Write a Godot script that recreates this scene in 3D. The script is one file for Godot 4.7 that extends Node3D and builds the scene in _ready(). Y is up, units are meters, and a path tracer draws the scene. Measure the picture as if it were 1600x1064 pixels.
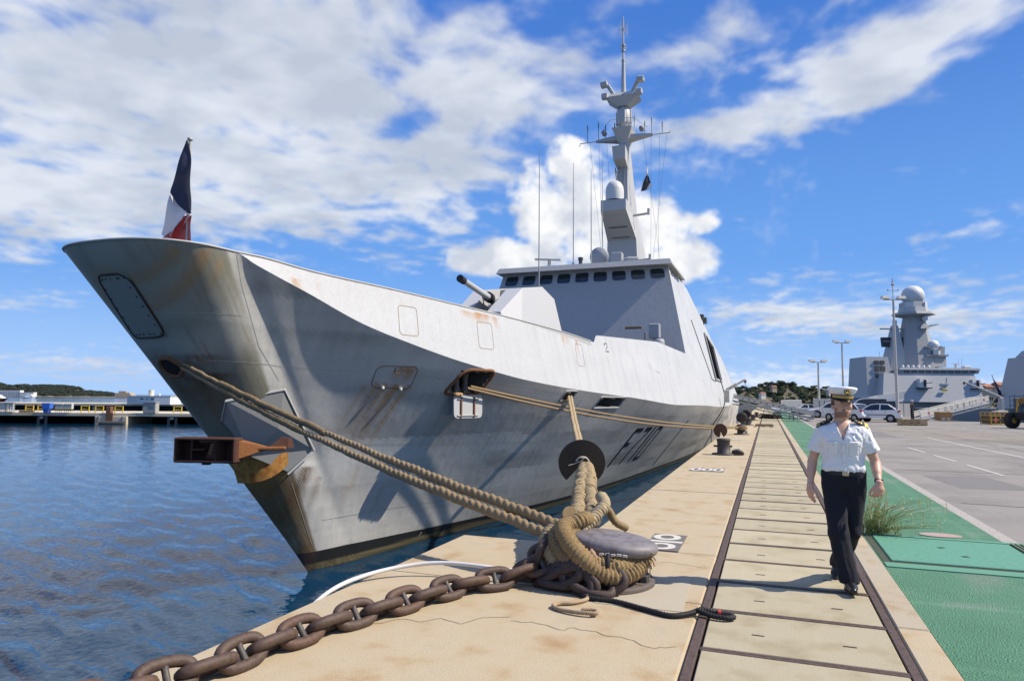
extends Node3D
# A grey frigate moored at a naval quay, an officer walking along the service channel.
# World axes: -Z runs away along the quay, +X inland, y = 0 is the top of the quay, metres.

const SHIP := Vector3(-10.98, -2.7, -7.91)
const RT := Vector3(0.936863, 0, -0.349697)
const FW := Vector3(-0.349697, 0, -0.936863)
var rng := RandomNumberGenerator.new()
var tex := {}
var mcache := {}
var taken := {}

# ------------------------------------------------------------------ mesh building
class MB:
	var st := SurfaceTool.new()
	var g := 1
	var verts := 0
	func _init():
		st.begin(Mesh.PRIMITIVE_TRIANGLES)
		st.set_smooth_group(-1)
	func flat():
		st.set_smooth_group(-1)
	func smooth():
		g += 1
		st.set_smooth_group(g)
	func col(c: Color):
		st.set_color(c)
	func tri(a: Vector3, b: Vector3, c: Vector3):
		st.add_vertex(a); st.add_vertex(c); st.add_vertex(b)
	func quad(a: Vector3, b: Vector3, c: Vector3, d: Vector3):
		tri(a, b, c); tri(a, c, d)
	func qout(a: Vector3, b: Vector3, c: Vector3, d: Vector3, o: Vector3):
		if (b - a).cross(c - a).dot((a + c) * 0.5 - o) < 0.0:
			quad(a, d, c, b)
		else:
			quad(a, b, c, d)
	func tout(a: Vector3, b: Vector3, c: Vector3, o: Vector3):
		if (b - a).cross(c - a).dot((a + b + c) / 3.0 - o) < 0.0:
			tri(a, c, b)
		else:
			tri(a, b, c)
	func box(c: Vector3, s: Vector3, b := Basis(), bev := 0.0):
		flat()
		var h := s * 0.5
		if bev <= 0.0:
			var p := []
			for i in 8:
				p.append(c + b * Vector3(h.x * (1 if i & 1 else -1), h.y * (1 if i & 2 else -1), h.z * (1 if i & 4 else -1)))
			for f in [[0, 1, 3, 2], [4, 5, 7, 6], [0, 1, 5, 4], [2, 3, 7, 6], [0, 2, 6, 4], [1, 3, 7, 5]]:
				qout(p[f[0]], p[f[1]], p[f[2]], p[f[3]], c)
			return
		bev = minf(bev, minf(h.x, minf(h.y, h.z)) * 0.9)
		var q := []
		for i in 8:
			var sg := Vector3(1 if i & 1 else -1, 1 if i & 2 else -1, 1 if i & 4 else -1)
			var inn := Vector3(h.x - bev, h.y - bev, h.z - bev)
			q.append([c + b * (sg * Vector3(h.x, inn.y, inn.z)), c + b * (sg * Vector3(inn.x, h.y, inn.z)), c + b * (sg * Vector3(inn.x, inn.y, h.z))])
		for a in 3:
			var b1 := 1 << ((a + 1) % 3)
			var b2 := 1 << ((a + 2) % 3)
			for s0 in [0, 1 << a]:
				qout(q[s0][a], q[s0 | b1][a], q[s0 | b1 | b2][a], q[s0 | b2][a], c)
			for k in 4:
				var i0 := (b1 if k & 1 else 0) | (b2 if k & 2 else 0)
				var i1 := i0 | (1 << a)
				var m := (a + 1) % 3
				var n := (a + 2) % 3
				qout(q[i0][m], q[i1][m], q[i1][n], q[i0][n], c)
		for i in 8:
			tout(q[i][0], q[i][1], q[i][2], c)
	# eight free corners: bottom ring then top ring, each in order round
	func hexa(p: Array):
		flat()
		var o := Vector3.ZERO
		for v in p:
			o += v / 8.0
		qout(p[0], p[1], p[2], p[3], o); qout(p[4], p[5], p[6], p[7], o)
		for i in 4:
			var j := (i + 1) % 4
			qout(p[i], p[j], p[j + 4], p[i + 4], o)
	func bar(a: Vector3, b: Vector3, w: float, h: float, bev := 0.0):
		var z := (b - a)
		var l := z.length()
		if l < 1e-5:
			return
		z /= l
		var up := Vector3.UP if absf(z.y) < 0.95 else Vector3.RIGHT
		var x := up.cross(z).normalized()
		box((a + b) * 0.5, Vector3(w, h, l), Basis(x, z.cross(x), z), bev)
	func tube(pts: Array, r, seg := 8, caps := true, closed := false, lay := Vector3.ZERO):
		# lay: x = strands, y = pitch, z = depth of the twist
		var n := pts.size()
		if n < 2:
			return
		var t0: Vector3 = (pts[1] - pts[0]).normalized()
		var up := Vector3.UP if absf(t0.y) < 0.9 else Vector3.RIGHT
		var x := up.cross(t0).normalized()
		var rings := []
		var run := 0.0
		for i in n:
			var p: Vector3 = pts[i]
			var t: Vector3
			if closed:
				t = (pts[(i + 1) % n] - pts[(i + n - 1) % n]).normalized()
			else:
				t = (pts[mini(i + 1, n - 1)] - pts[maxi(i - 1, 0)]).normalized()
			x = (x - t * x.dot(t)).normalized()
			var y := t.cross(x)
			var rad: float = r[i] if r is Array else r
			if i > 0:
				run += (pts[i] - pts[i - 1]).length()
			var ring := []
			for k in seg:
				var a := TAU * k / seg
				var rr := rad
				if lay.x > 0:
					rr = rad * (1.0 - lay.z + lay.z * absf(cos(lay.x * 0.5 * (a - TAU * run / lay.y))) * 1.3)
				ring.append(p + (x * cos(a) + y * sin(a)) * rr)
			rings.append(ring)
		smooth()
		var last := n if closed else n - 1
		for i in last:
			var a0: Array = rings[i]
			var a1: Array = rings[(i + 1) % n]
			for k in seg:
				var k2 := (k + 1) % seg
				quad(a0[k], a0[k2], a1[k2], a1[k])
		if caps and not closed:
			flat()
			for k in seg:
				var k2 := (k + 1) % seg
				tri(pts[0], rings[0][k2], rings[0][k])
				tri(pts[n - 1], rings[n - 1][k], rings[n - 1][k2])
	func lathe(xf: Transform3D, prof: Array, seg := 16, sm := true, squash := Vector2.ONE):
		if sm:
			smooth()
		else:
			flat()
		for i in prof.size() - 1:
			var p: Vector2 = prof[i]
			var q: Vector2 = prof[i + 1]
			for k in seg:
				var a := TAU * k / seg
				var b := TAU * (k + 1) / seg
				var p0 := xf * Vector3(p.x * cos(a) * squash.x, p.y, p.x * sin(a) * squash.y)
				var p1 := xf * Vector3(p.x * cos(b) * squash.x, p.y, p.x * sin(b) * squash.y)
				var q0 := xf * Vector3(q.x * cos(a) * squash.x, q.y, q.x * sin(a) * squash.y)
				var q1 := xf * Vector3(q.x * cos(b) * squash.x, q.y, q.x * sin(b) * squash.y)
				if p.x < 1e-6:
					tri(p0, q0, q1)
				elif q.x < 1e-6:
					tri(p0, q0, p1)
				else:
					quad(p0, q0, q1, p1)
	func prism(poly: PackedVector2Array, xf: Transform3D, z0: float, z1: float):
		flat()
		if Geometry2D.is_polygon_clockwise(poly):
			poly.reverse()
		if z0 > z1:
			var t := z0
			z0 = z1
			z1 = t
		var ix := Geometry2D.triangulate_polygon(poly)
		for i in range(0, ix.size(), 3):
			var a := poly[ix[i]]
			var b := poly[ix[i + 1]]
			var c := poly[ix[i + 2]]
			if (b - a).cross(c - a) < 0:
				var t2 := b
				b = c
				c = t2
			tri(xf * Vector3(a.x, a.y, z1), xf * Vector3(b.x, b.y, z1), xf * Vector3(c.x, c.y, z1))
			tri(xf * Vector3(a.x, a.y, z0), xf * Vector3(c.x, c.y, z0), xf * Vector3(b.x, b.y, z0))
		for i in poly.size():
			var a := poly[i]
			var b := poly[(i + 1) % poly.size()]
			quad(xf * Vector3(a.x, a.y, z0), xf * Vector3(b.x, b.y, z0), xf * Vector3(b.x, b.y, z1), xf * Vector3(a.x, a.y, z1))
	# a strip through the points, width w, lying with normal nrm(i)
	func ribbon(pts: Array, nrm: Array, w: float, closed := false):
		flat()
		var n := pts.size()
		var e := []
		for i in n:
			var t: Vector3
			if closed:
				t = (pts[(i + 1) % n] - pts[(i + n - 1) % n])
			else:
				t = (pts[mini(i + 1, n - 1)] - pts[maxi(i - 1, 0)])
			var sd: Vector3 = t.cross(nrm[i]).normalized() * w * 0.5
			e.append([pts[i] - sd, pts[i] + sd])
		for i in (n if closed else n - 1):
			var j := (i + 1) % n
			quad(e[i][0], e[i][1], e[j][1], e[j][0])
	func mesh() -> ArrayMesh:
		st.generate_normals()
		return st.commit()

# a smooth grid with normals of its own; cf gives a colour per vertex
func grid(nu: int, nv: int, f: Callable, cf = null, skip = null, flip := false) -> ArrayMesh:
	var P := PackedVector3Array()
	P.resize(nu * nv)
	var N := PackedVector3Array()
	N.resize(nu * nv)
	var C := PackedColorArray()
	for j in nv:
		for i in nu:
			P[j * nu + i] = f.call(i, j)
	for j in nv:
		for i in nu:
			var du := P[j * nu + mini(i + 1, nu - 1)] - P[j * nu + maxi(i - 1, 0)]
			var dv := P[mini(j + 1, nv - 1) * nu + i] - P[maxi(j - 1, 0) * nu + i]
			var n := du.cross(dv).normalized()
			N[j * nu + i] = -n if flip else n
	if cf != null:
		C.resize(nu * nv)
		for j in nv:
			for i in nu:
				C[j * nu + i] = cf.call(i, j, P[j * nu + i])
	var I := PackedInt32Array()
	for j in nv - 1:
		for i in nu - 1:
			if skip != null and skip.call(i, j):
				continue
			var a := j * nu + i
			if flip:
				I.append_array(PackedInt32Array([a, a + 1, a + nu, a + 1, a + nu + 1, a + nu]))
			else:
				I.append_array(PackedInt32Array([a, a + nu, a + 1, a + 1, a + nu, a + nu + 1]))
	var arr := []
	arr.resize(Mesh.ARRAY_MAX)
	arr[Mesh.ARRAY_VERTEX] = P
	arr[Mesh.ARRAY_NORMAL] = N
	arr[Mesh.ARRAY_INDEX] = I
	if cf != null:
		arr[Mesh.ARRAY_COLOR] = C
	var m := ArrayMesh.new()
	m.add_surface_from_arrays(Mesh.PRIMITIVE_TRIANGLES, arr)
	return m

# ------------------------------------------------------------------ names and metas
func uname(parent: Node, called: String) -> String:
	var key := str(parent.get_instance_id()) + "/" + called
	if not taken.has(key):
		taken[key] = 0
		return called
	taken[key] += 1
	return "%s_%03d" % [called, taken[key]]

func put(called: String, m, mat: Material, parent: Node = self, at := Transform3D()) -> MeshInstance3D:
	var o := MeshInstance3D.new()
	o.name = uname(parent, called)
	o.mesh = m.mesh() if m is MB else m
	o.material_override = mat
	o.transform = at
	parent.add_child(o, true)
	return o

func thing(called: String, label: String, category: String, at := Transform3D(), group := "") -> Node3D:
	var o := Node3D.new()
	o.name = uname(self, called)
	o.transform = at
	add_child(o, true)
	return tag(o, label, category, group)

func tag(o: Node, label: String, category: String, group := "") -> Node:
	o.set_meta("label", label)
	o.set_meta("category", category)
	if group:
		o.set_meta("group", group)
	return o

func structure(called: String, m, mat: Material, parent: Node = self) -> MeshInstance3D:
	var o := put(called, m, mat, parent)
	if parent == self:
		o.set_meta("kind", "structure")
	return o

func copy(o: Node3D, at: Transform3D, label: String) -> Node3D:
	var c: Node3D = o.duplicate()
	var base: String = o.name
	var cut := base.rfind("_0")
	if cut > 0 and base.length() - cut == 4:
		base = base.substr(0, cut)
	c.name = uname(self, base)
	c.transform = at
	add_child(c, true)
	c.set_meta("label", label)
	return c

# a place in the frame that looks along FW: metres to the right, up, and away
func C(r: float, y: float, d: float) -> Vector3:
	return RT * r + FW * d + Vector3(0, y, 0)

func CX(r: float, y: float, d: float, turn := 0.0) -> Transform3D:
	return Transform3D(Basis(RT, Vector3.UP, -FW) * Basis(Vector3.UP, turn), C(r, y, d))

# ------------------------------------------------------------------ materials
func noise(freq: float, oct := 4, seed := 1, type := FastNoiseLite.TYPE_SIMPLEX_SMOOTH) -> FastNoiseLite:
	var n := FastNoiseLite.new()
	n.seed = seed
	n.noise_type = type
	n.frequency = freq
	n.fractal_octaves = oct
	return n

func ntex(key: String, freq: float, oct: int, stops: Array, size := 512, seed := 1, normal := 0.0, type := FastNoiseLite.TYPE_SIMPLEX_SMOOTH) -> Texture2D:
	if tex.has(key):
		return tex[key]
	var t := NoiseTexture2D.new()
	t.width = size
	t.height = size
	t.seamless = true
	t.seamless_blend_skirt = 0.15
	t.noise = noise(freq, oct, seed, type)
	if normal > 0.0:
		t.as_normal_map = true
		t.bump_strength = normal
	elif stops.size():
		var r := Gradient.new()
		var off := PackedFloat32Array()
		var cols := PackedColorArray()
		for s in stops:
			off.append(s[0])
			cols.append((s[1] as Color).linear_to_srgb())
		r.offsets = off
		r.colors = cols
		t.color_ramp = r
	tex[key] = t
	return t

func gr(v: float) -> Color:
	return Color(v, v, v)

func mat(c: Color, rough := 0.7, metal := 0.0, spec := 0.5) -> StandardMaterial3D:
	var key := str(c) + str(rough) + str(metal) + str(spec)
	if mcache.has(key):
		return mcache[key]
	var m := StandardMaterial3D.new()
	m.albedo_color = c.linear_to_srgb()
	m.roughness = rough
	m.metallic = metal
	m.metallic_specular = spec
	mcache[key] = m
	return m

# colour c broken up by a fine and a coarse noise (multiplied), mapped in world space
func worn(c: Color, rough: float, fine: Texture2D, fscale: float, coarse: Texture2D = null, cscale := 0.1, metal := 0.0, bump: Texture2D = null, bs := 1.0) -> StandardMaterial3D:
	var m := StandardMaterial3D.new()
	m.albedo_color = c.linear_to_srgb()
	m.roughness = rough
	m.metallic = metal
	m.albedo_texture = fine
	m.uv1_triplanar = true
	m.uv1_world_triplanar = true
	m.uv1_scale = Vector3.ONE * fscale
	if coarse:
		m.detail_enabled = true
		m.detail_albedo = coarse
		m.detail_blend_mode = BaseMaterial3D.BLEND_MODE_MUL
		m.detail_uv_layer = BaseMaterial3D.DETAIL_UV_2
		m.uv2_triplanar = true
		m.uv2_world_triplanar = true
		m.uv2_scale = Vector3.ONE * cscale
	if bump:
		m.normal_enabled = true
		m.normal_texture = bump
		m.normal_scale = bs
	return m

func pch(xs: Array, ys: Array, x: float) -> float:
	# smooth curve through a table
	var n := xs.size()
	if x <= xs[0]:
		return ys[0]
	if x >= xs[n - 1]:
		return ys[n - 1]
	var i := 0
	while x > xs[i + 1]:
		i += 1
	var h: float = xs[i + 1] - xs[i]
	var d: float = (ys[i + 1] - ys[i]) / h
	var m0 := d
	var m1 := d
	if i > 0:
		var dp: float = (ys[i] - ys[i - 1]) / (xs[i] - xs[i - 1])
		m0 = 0.0 if dp * d <= 0 else 2.0 * dp * d / (dp + d)
	if i < n - 2:
		var dn: float = (ys[i + 2] - ys[i + 1]) / (xs[i + 2] - xs[i + 1])
		m1 = 0.0 if dn * d <= 0 else 2.0 * dn * d / (dn + d)
	var t: float = (x - xs[i]) / h
	var t2: float = t * t
	var t3: float = t2 * t
	return ys[i] * (2 * t3 - 3 * t2 + 1) + m0 * h * (t3 - 2 * t2 + t) + ys[i + 1] * (3 * t2 - 2 * t3) + m1 * h * (t3 - t2)

func curve(p: Array, step: float) -> Array:
	# a smooth path through the points
	var c := Curve3D.new()
	c.bake_interval = step
	for i in p.size():
		var t: Vector3 = (p[mini(i + 1, p.size() - 1)] - p[maxi(i - 1, 0)]) / 6.0
		if i == 0 or i == p.size() - 1:
			t *= 2.0
		c.add_point(p[i], -t, t)
	return Array(c.get_baked_points())

# ------------------------------------------------------------------ sky
const SKW := 3072
const SKH := 1536
# soft-edged regions of cloud: azimuth, elevation, half widths, tilt, weight (degrees)
const SHEET := [[-53, 22, 13, 8, 0, .62], [-41, 27, 13, 7, 0, .50], [-33, 19, 10, 6, 0, .50], [-44, 14.0, 15, 3.2, 0, .46], [-19, 27, 10, 5, 0, .42], [-26, 25, 8, 4, 0, .30], [-60, 13, 7, 3, 0, .40], [-24, 18, 6, 3, 0, .25],
	[-4, 21, 9, 2.6, 14, .46], [7, 23.5, 8, 2.8, 20, .52], [16, 26.5, 9, 2.8, 16, .44], [-3, 27.5, 6, 3, 20, .34], [18, 22, 4, 1.3, 20, .3], [3, 6.6, 12, 2.2, 2, .56], [15, 5.8, 8, 1.1, 4, .44], [10.4, 9.8, 3, 1.4, 30, .26], [-9, 25, 5, 2, 10, .2],
	[-54, 1.8, 10, 1.3, 0, .46], [2, 1.5, 9, 1.2, 0, .62], [20, 1.0, 9, .8, 0, .5], [-38, 8, 5, 1, 0, .2], [-60, 6.2, 5, .5, 0, .4], [-55.5, 25.5, 2.5, 1.0, 0, -.3], [-31, 26, 2.0, 3.0, 40, -.35], [-30, 21.4, 2.6, 1.1, 20, -.3], [-38, 12.0, 5, .8, 0, -.2], [-8, 23.8, 2.6, 1.6, 0, -.3],
	[120, 30, 60, 16, 0, .45], [-130, 25, 50, 14, 0, .5], [60, 14, 30, 6, 0, .42], [180, 12, 50, 6, 0, .42], [40, 42, 22, 10, 20, .45], [-90, 14, 24, 8, 0, .5], [-40, 60, 60, 18, 0, .5], [140, 62, 60, 14, 0, .4]]
const HEAPS := [[-16, 15.5, 4.6, 4.6, 1.05], [-12.5, 13, 5.0, 3.8, 1.1], [-9.4, 13.8, 3.8, 3.4, 1.05], [-21.5, 11.6, 4.2, 1.9, 1.0], [-16, 19, 2.4, 2.4, .95], [-5.2, 14.3, 2.6, 1.3, .85], [-7.5, 11, 4.4, 2.2, .95]]
var sky_rows: Array = []

func sky_row(j: int) -> void:
	var el := PI * (0.5 - (j + 0.5) / SKH)
	var row := PackedByteArray()
	row.resize(SKW * 3)
	var n1 := noise(1.7, 5, 11)
	var n2 := noise(5.0, 5, 23)
	var n6 := noise(0.6, 3, 29)
	var n3 := noise(0.17, 6, 37)
	var n5 := noise(0.9, 4, 41)
	var n4 := noise(0.9, 3, 53)
	var e := rad_to_deg(el)
	var ce := cos(el)
	var se := sin(el)
	var top := Color(.036, .125, .40)
	var mid := Color(.10, .245, .54)
	var low := Color(.25, .385, .60)
	var base := low.lerp(mid, smoothstep(0.0, 0.2, se)).lerp(top, smoothstep(0.12, 0.55, se))
	for i in SKW:
		var c := base
		var az := (i + 0.5) / SKW * 360.0
		if az > 180.0:
			az -= 360.0
		if el <= 0.0:
			c = Color(.05, .09, .14)
		else:
			var a := deg_to_rad(az)
			var q := Vector2(sin(a), -cos(a)) * ce / (se + 0.10)
			var cov := -0.30
			for b in SHEET:
				var dx: float = (az - b[0])
				if absf(dx) > b[2] * 2.6:
					continue
				var dy: float = e - b[1]
				dx *= ce
				if b[4] != 0:
					var r := deg_to_rad(b[4])
					var t := dx * cos(r) + dy * sin(r)
					dy = -dx * sin(r) + dy * cos(r)
					dx = t
				cov += b[5] * exp(-(dx * dx / (b[2] * b[2]) + dy * dy / (b[3] * b[3])))
			if cov > -0.52:
				var wx := n4.get_noise_2d(q.x * 1.1 + 9.0, q.y * 1.1) * 0.1
				var wy := n4.get_noise_2d(q.x * 1.1 - 19.0, q.y * 1.1 + 7.0) * 0.1
				# mottled high cloud, a little drawn out across the view
				var v := n1.get_noise_2d(q.x * 1.0 + wx * .5, q.y * 1.0 + wy * .5) * 0.36 + n2.get_noise_2d(q.x * 1.2 + wx, q.y * 1.1 + wy) * 0.38 + n6.get_noise_2d(q.x, q.y) * 0.25
				var d := smoothstep(-0.06, 0.52, cov + v + 0.06)
				if d > 0.0:
					var sh := clampf(0.5 + 1.1 * n1.get_noise_2d(q.x * .8 + 3.0, q.y * .8 + 5.0) + .5 * n2.get_noise_2d(q.x, q.y * 1.2), 0.0, 1.0)
					var w := Color(.35, .38, .43).lerp(Color(.50, .52, .555), sh)
					if e < 4.0:
						w = w.lerp(Color(.30, .36, .49) if az < -30 else Color(.52, .57, .64), 1.0 - e / 4.0)
					c = c.lerp(w, d * 0.90)
			if az > -32.0 and az < 4.0 and e > 1.0 and e < 26.0:
				var dens := 0.0
				for b in HEAPS:
					var dx: float = (az - b[0]) / b[2]
					var dy: float = (e - b[1]) / (b[3] * (1.0 if e > b[1] else 0.8))
					dens = maxf(dens, b[4] * 1.0 - (dx * dx + dy * dy) * 0.70)
				if dens > -0.35:
					var t := n3.get_noise_2d(az, e * 1.1) * 0.85 + n5.get_noise_2d(az, e * 1.1) * 0.22
					var d := smoothstep(0.04, 0.72, dens + t) * smoothstep(-0.08, 0.22, dens)
					if d > 0.0:
						var lit := clampf(0.55 + (e - 13.0) * 0.06 + n3.get_noise_2d(az * 1.4 + 7.0, e * 1.6 + 3.0) * 1.2 + (az + 14.0) * 0.03, 0.0, 1.0)
						c = c.lerp(Color(.38, .41, .47).lerp(Color(.60, .605, .61), lit), d)
		row[i * 3] = int(clampf(c.r, 0, 1) ** 0.4545 * 255.0)
		row[i * 3 + 1] = int(clampf(c.g, 0, 1) ** 0.4545 * 255.0)
		row[i * 3 + 2] = int(clampf(c.b, 0, 1) ** 0.4545 * 255.0)
	sky_rows[j] = row

func build_sky() -> void:
	sky_rows.resize(SKH)
	var half := SKH / 2
	var id := WorkerThreadPool.add_group_task(sky_row, half)
	WorkerThreadPool.wait_for_group_task_completion(id)
	var ground := PackedByteArray()
	for i in SKW:
		ground.append_array([64, 86, 106])
	var all := PackedByteArray()
	for j in SKH:
		all.append_array(sky_rows[j] if j < half else ground)
	var im := Image.create_from_data(SKW, SKH, false, Image.FORMAT_RGB8, all)
	sky_rows.clear()
	var sm := PanoramaSkyMaterial.new()
	sm.panorama = ImageTexture.create_from_image(im)
	var e := Environment.new()
	e.background_mode = Environment.BG_SKY
	e.sky = Sky.new()
	e.sky.sky_material = sm
	e.tonemap_mode = Environment.TONE_MAPPER_LINEAR
	e.tonemap_exposure = 1.68
	e.sdfgi_enabled = true
	e.ssao_enabled = true
	e.ssil_enabled = true
	var w := WorldEnvironment.new()
	w.name = "environment"
	w.environment = e
	add_child(w)

func build_camera() -> void:
	var cam := Camera3D.new()
	cam.name = "camera"
	cam.transform = Transform3D(Basis(Vector3(0.937057, 0.007478, -0.349096), Vector3(0.022361, 0.996433, 0.081368), Vector3(0.348459, -0.084053, 0.933548)), Vector3(0, 1.7, 0))
	cam.fov = 52.99
	cam.near = 0.1
	cam.far = 8000.0
	cam.current = true
	add_child(cam)

func build_sun() -> void:
	var sun := DirectionalLight3D.new()
	sun.name = "sun"
	sun.light_energy = 1.2
	sun.light_color = Color(1.0, 0.955, 0.89)
	sun.light_angular_distance = 0.5
	sun.shadow_enabled = true
	add_child(sun)
	sun.look_at_from_position(Vector3(1.62, 1.70, -0.38) * 20.0, Vector3.ZERO)

# ------------------------------------------------------------------ water and quay
func build_water() -> void:
	# swell fine near the quay, coarser with distance; rows spread outward from the camera's foot
	var nr := 330
	var na := 420
	var a := noise(0.42, 3, 71)
	var b := noise(1.5, 3, 72)
	var f := func(i: int, j: int) -> Vector3:
		var r := 2.0 * pow(1.0187, j) if j < nr - 1 else 7000.0
		var t := deg_to_rad(-118.0 + 140.0 * i / (na - 1))
		var x := sin(t) * r
		var z := -cos(t) * r
		var fade := clampf(1.0 - (r - 60.0) / 240.0, 0.0, 1.0)
		var wx := x + 0.35 * z
		var wz := z - 0.35 * x
		var h := a.get_noise_2d(wx * 1.0, wz * 2.3) * 0.065 + b.get_noise_2d(wx * 0.9, wz * 2.2) * 0.025
		return Vector3(x, -2.7 + h * fade, z)
	var m := StandardMaterial3D.new()
	m.albedo_color = Color(.004, .032, .072).linear_to_srgb()
	m.roughness = 0.04
	m.metallic_specular = 0.355
	m.normal_enabled = true
	m.normal_texture = ntex("ripple", 0.014, 2, [], 1024, 5, 7.0)
	m.normal_scale = 0.30
	m.uv1_triplanar = true
	m.uv1_world_triplanar = true
	m.uv1_scale = Vector3(0.24, 0.24, 0.36)
	structure("water", grid(na, nr, f, null, null, false), m)

func concrete_mat() -> StandardMaterial3D:
	var fine := ntex("concrete_fine", 0.05, 5, [[0.0, gr(.45)], [.30, gr(.78)], [.45, gr(.93)], [.6, gr(1.0)], [1.0, gr(1.0)]], 1024, 3)
	var coarse := ntex("concrete_stain", 0.011, 6, [[0.0, Color(.78, .62, .44)], [.22, Color(.90, .82, .70)], [.40, Color(.985, .96, .92)], [.7, Color(1, 1, 1)], [1.0, Color(.92, .94, .95)]], 1024, 9)
	return worn(Color(.46, .38, .255), 0.85, fine, 1.5, coarse, 0.16, 0.0, ntex("grain", 0.16, 3, [], 512, 4, 4.0), 0.16)

func build_quay() -> void:
	var conc := concrete_mat()
	var b := MB.new()
	b.box(Vector3(-2.07, -2.0, -1.475), Vector3(3.06, 4.0, 12.95), Basis(), 0.03)
	var apron := structure("quay_apron", b, conc)
	b = MB.new()
	b.box(Vector3(-1.345, -2.002, -87.95), Vector3(1.61, 3.996, 160.0), Basis(), 0.03)
	structure("quay_apron", b, conc)
	# ground behind the channel, one sheet of old asphalt
	var asph := worn(Color(.30, .28, .255), 0.9, ntex("asphalt_fine", 0.22, 3, [[0.0, gr(.25)], [.34, gr(.6)], [.5, gr(.9)], [.62, gr(1.0)], [1.0, gr(1.0)]], 1024, 6), 0.8, ntex("asphalt_coarse", 0.012, 5, [[0.0, gr(.72)], [.4, gr(.9)], [.6, gr(1.0)], [1.0, Color(1, .97, .92)]], 1024, 7), 0.035, 0.0, ntex("grain", 0.16, 3, [], 512, 4, 4.0), 0.6)
	b = MB.new()
	b.prism(PackedVector2Array([Vector2(1.1, 8), Vector2(70, 8), Vector2(70, -58), Vector2(24, -66.5), Vector2(15.0, -69), Vector2(13.5, -150), Vector2(10, -172), Vector2(1.1, -172)]), Transform3D(Basis(Vector3.RIGHT, Vector3(0, 0, 1), Vector3(0, 1, 0)), Vector3.ZERO), -3.5, -0.012)
	structure("asphalt_yard", b, asph)
	b = MB.new()
	b.box(Vector3(0.165, -0.3, -82), Vector3(1.41, 0.45, 180))
	structure("channel_bed", b, mat(Color(.06, .05, .045), 0.9))
	# kerb of the channel in cast lengths
	var kerb := thing_structure("channel_kerb")
	var kf := [conc, worn(Color(.42, .365, .27), 0.85, tex["concrete_fine"], 1.1, tex["concrete_stain"], 0.2)]
	var z := 3.0
	var k := 0
	while z > -170.0:
		var l := rng.randf_range(2.6, 3.4) if z > -40 else 12.0
		b = MB.new()
		b.box(Vector3(0.985, -0.15 + rng.randf_range(-.003, .003), z - l * 0.5), Vector3(0.225, 0.312, l - 0.008), Basis(), 0.012)
		put("kerb_length", b, kf[k % 2], kerb)
		z -= l
		k += 1
	# covers of the channel and the steel angle frame between them
	var ch := thing_structure("service_channel")
	var cover_mats := []
	for i in 5:
		var t: float = 1.0 + [0.0, -.09, .05, -.05, .08][i]
		cover_mats.append(worn(Color(.435 * t, .385 * t, .262 * t), 0.9, tex["concrete_fine"], 1.3 + .2 * i, ntex("cover_stain", 0.008, 5, [[0.0, Color(.80, .76, .70)], [.35, Color(.93, .91, .87)], [.55, Color(1, 1, 1)], [1.0, Color(1.04, 1.03, 1.0)]], 512, 15), 0.3 + .07 * i, 0.0, tex["grain"], 0.5))
	var steel := worn(Color(.085, .062, .055), 0.75, ntex("rust_mottle", 0.02, 5, [[0.0, Color(.5, .42, .4)], [.45, Color(.9, .8, .75)], [.6, Color(1.1, .95, .85)], [1.0, Color(1.5, 1.0, .7)]], 512, 14), 1.5)
	var dark := mat(Color(.03, .026, .022), 0.9)
	z = -2.2
	k = 0
	var first_z := z
	while z > -150.0:
		var l := 0.93 + rng.randf_range(-.02, .02) if z > -62 else 3.0
		var gap := 0.085
		var drop := rng.randf_range(-.004, .004)
		b = MB.new()
		b.box(Vector3(0.165, -0.035 + drop, z - l * 0.5), Vector3(1.25, 0.07, l - gap), Basis(Vector3(0, 0, 1), rng.randf_range(-.002, .002)), 0.006)
		var cv := put("concrete_cover", b, cover_mats[rng.randi() % 5], ch)
		if z > -16.0:
			for hx in [-0.16, 0.44]:
				b = MB.new()
				var hz := z - l * 0.42 + rng.randf_range(-.04, .04)
				b.box(Vector3(hx + 0.06, 0.0005 + drop, hz), Vector3(0.085, 0.006, 0.014), Basis(Vector3.UP, rng.randf_range(-.06, .06)))
				put("lifting_slot", b, dark, cv)
		b = MB.new()
		b.box(Vector3(0.165, -0.02, z + .019), Vector3(1.27, 0.045, 0.034), Basis(), 0.004)
		b.box(Vector3(0.165, -0.021, z - .019), Vector3(1.27, 0.045, 0.034), Basis(), 0.004)
		b.box(Vector3(0.165, -0.026, z), Vector3(1.268, 0.04, 0.02))
		put("cross_angle", b, steel, ch)
		z -= l
		k += 1
	for s in [-0.507, 0.835]:
		b = MB.new()
		var zz := 2.0
		while zz > -150.0:
			var l2 := 3.2 if zz > -40 else 12.0
			var j := rng.randf_range(-.006, .006)
			b.box(Vector3(s + j, -0.02, zz - l2 * 0.5), Vector3(0.062, 0.05, l2 - .004), Basis(), 0.004)
			zz -= l2
		put("side_angle", b, steel, ch)
	# nearest covers, under the camera's feet
	for n in 4:
		b = MB.new()
		b.box(Vector3(0.165, -0.035, -2.2 + 0.93 * (n + .5)), Vector3(1.25, 0.07, 0.875), Basis(), 0.006)
		put("concrete_cover", b, cover_mats[n], ch)
	# green walkway and painted lines
	var green_fine := ntex("green_fine", 0.25, 2, [[0.0, Color(.10, .14, .12)], [.30, Color(.35, .42, .38)], [.45, Color(.78, .80, .78)], [.6, Color(.95, .95, .93)], [1.0, Color(1, 1, 1)]], 1024, 16)
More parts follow.
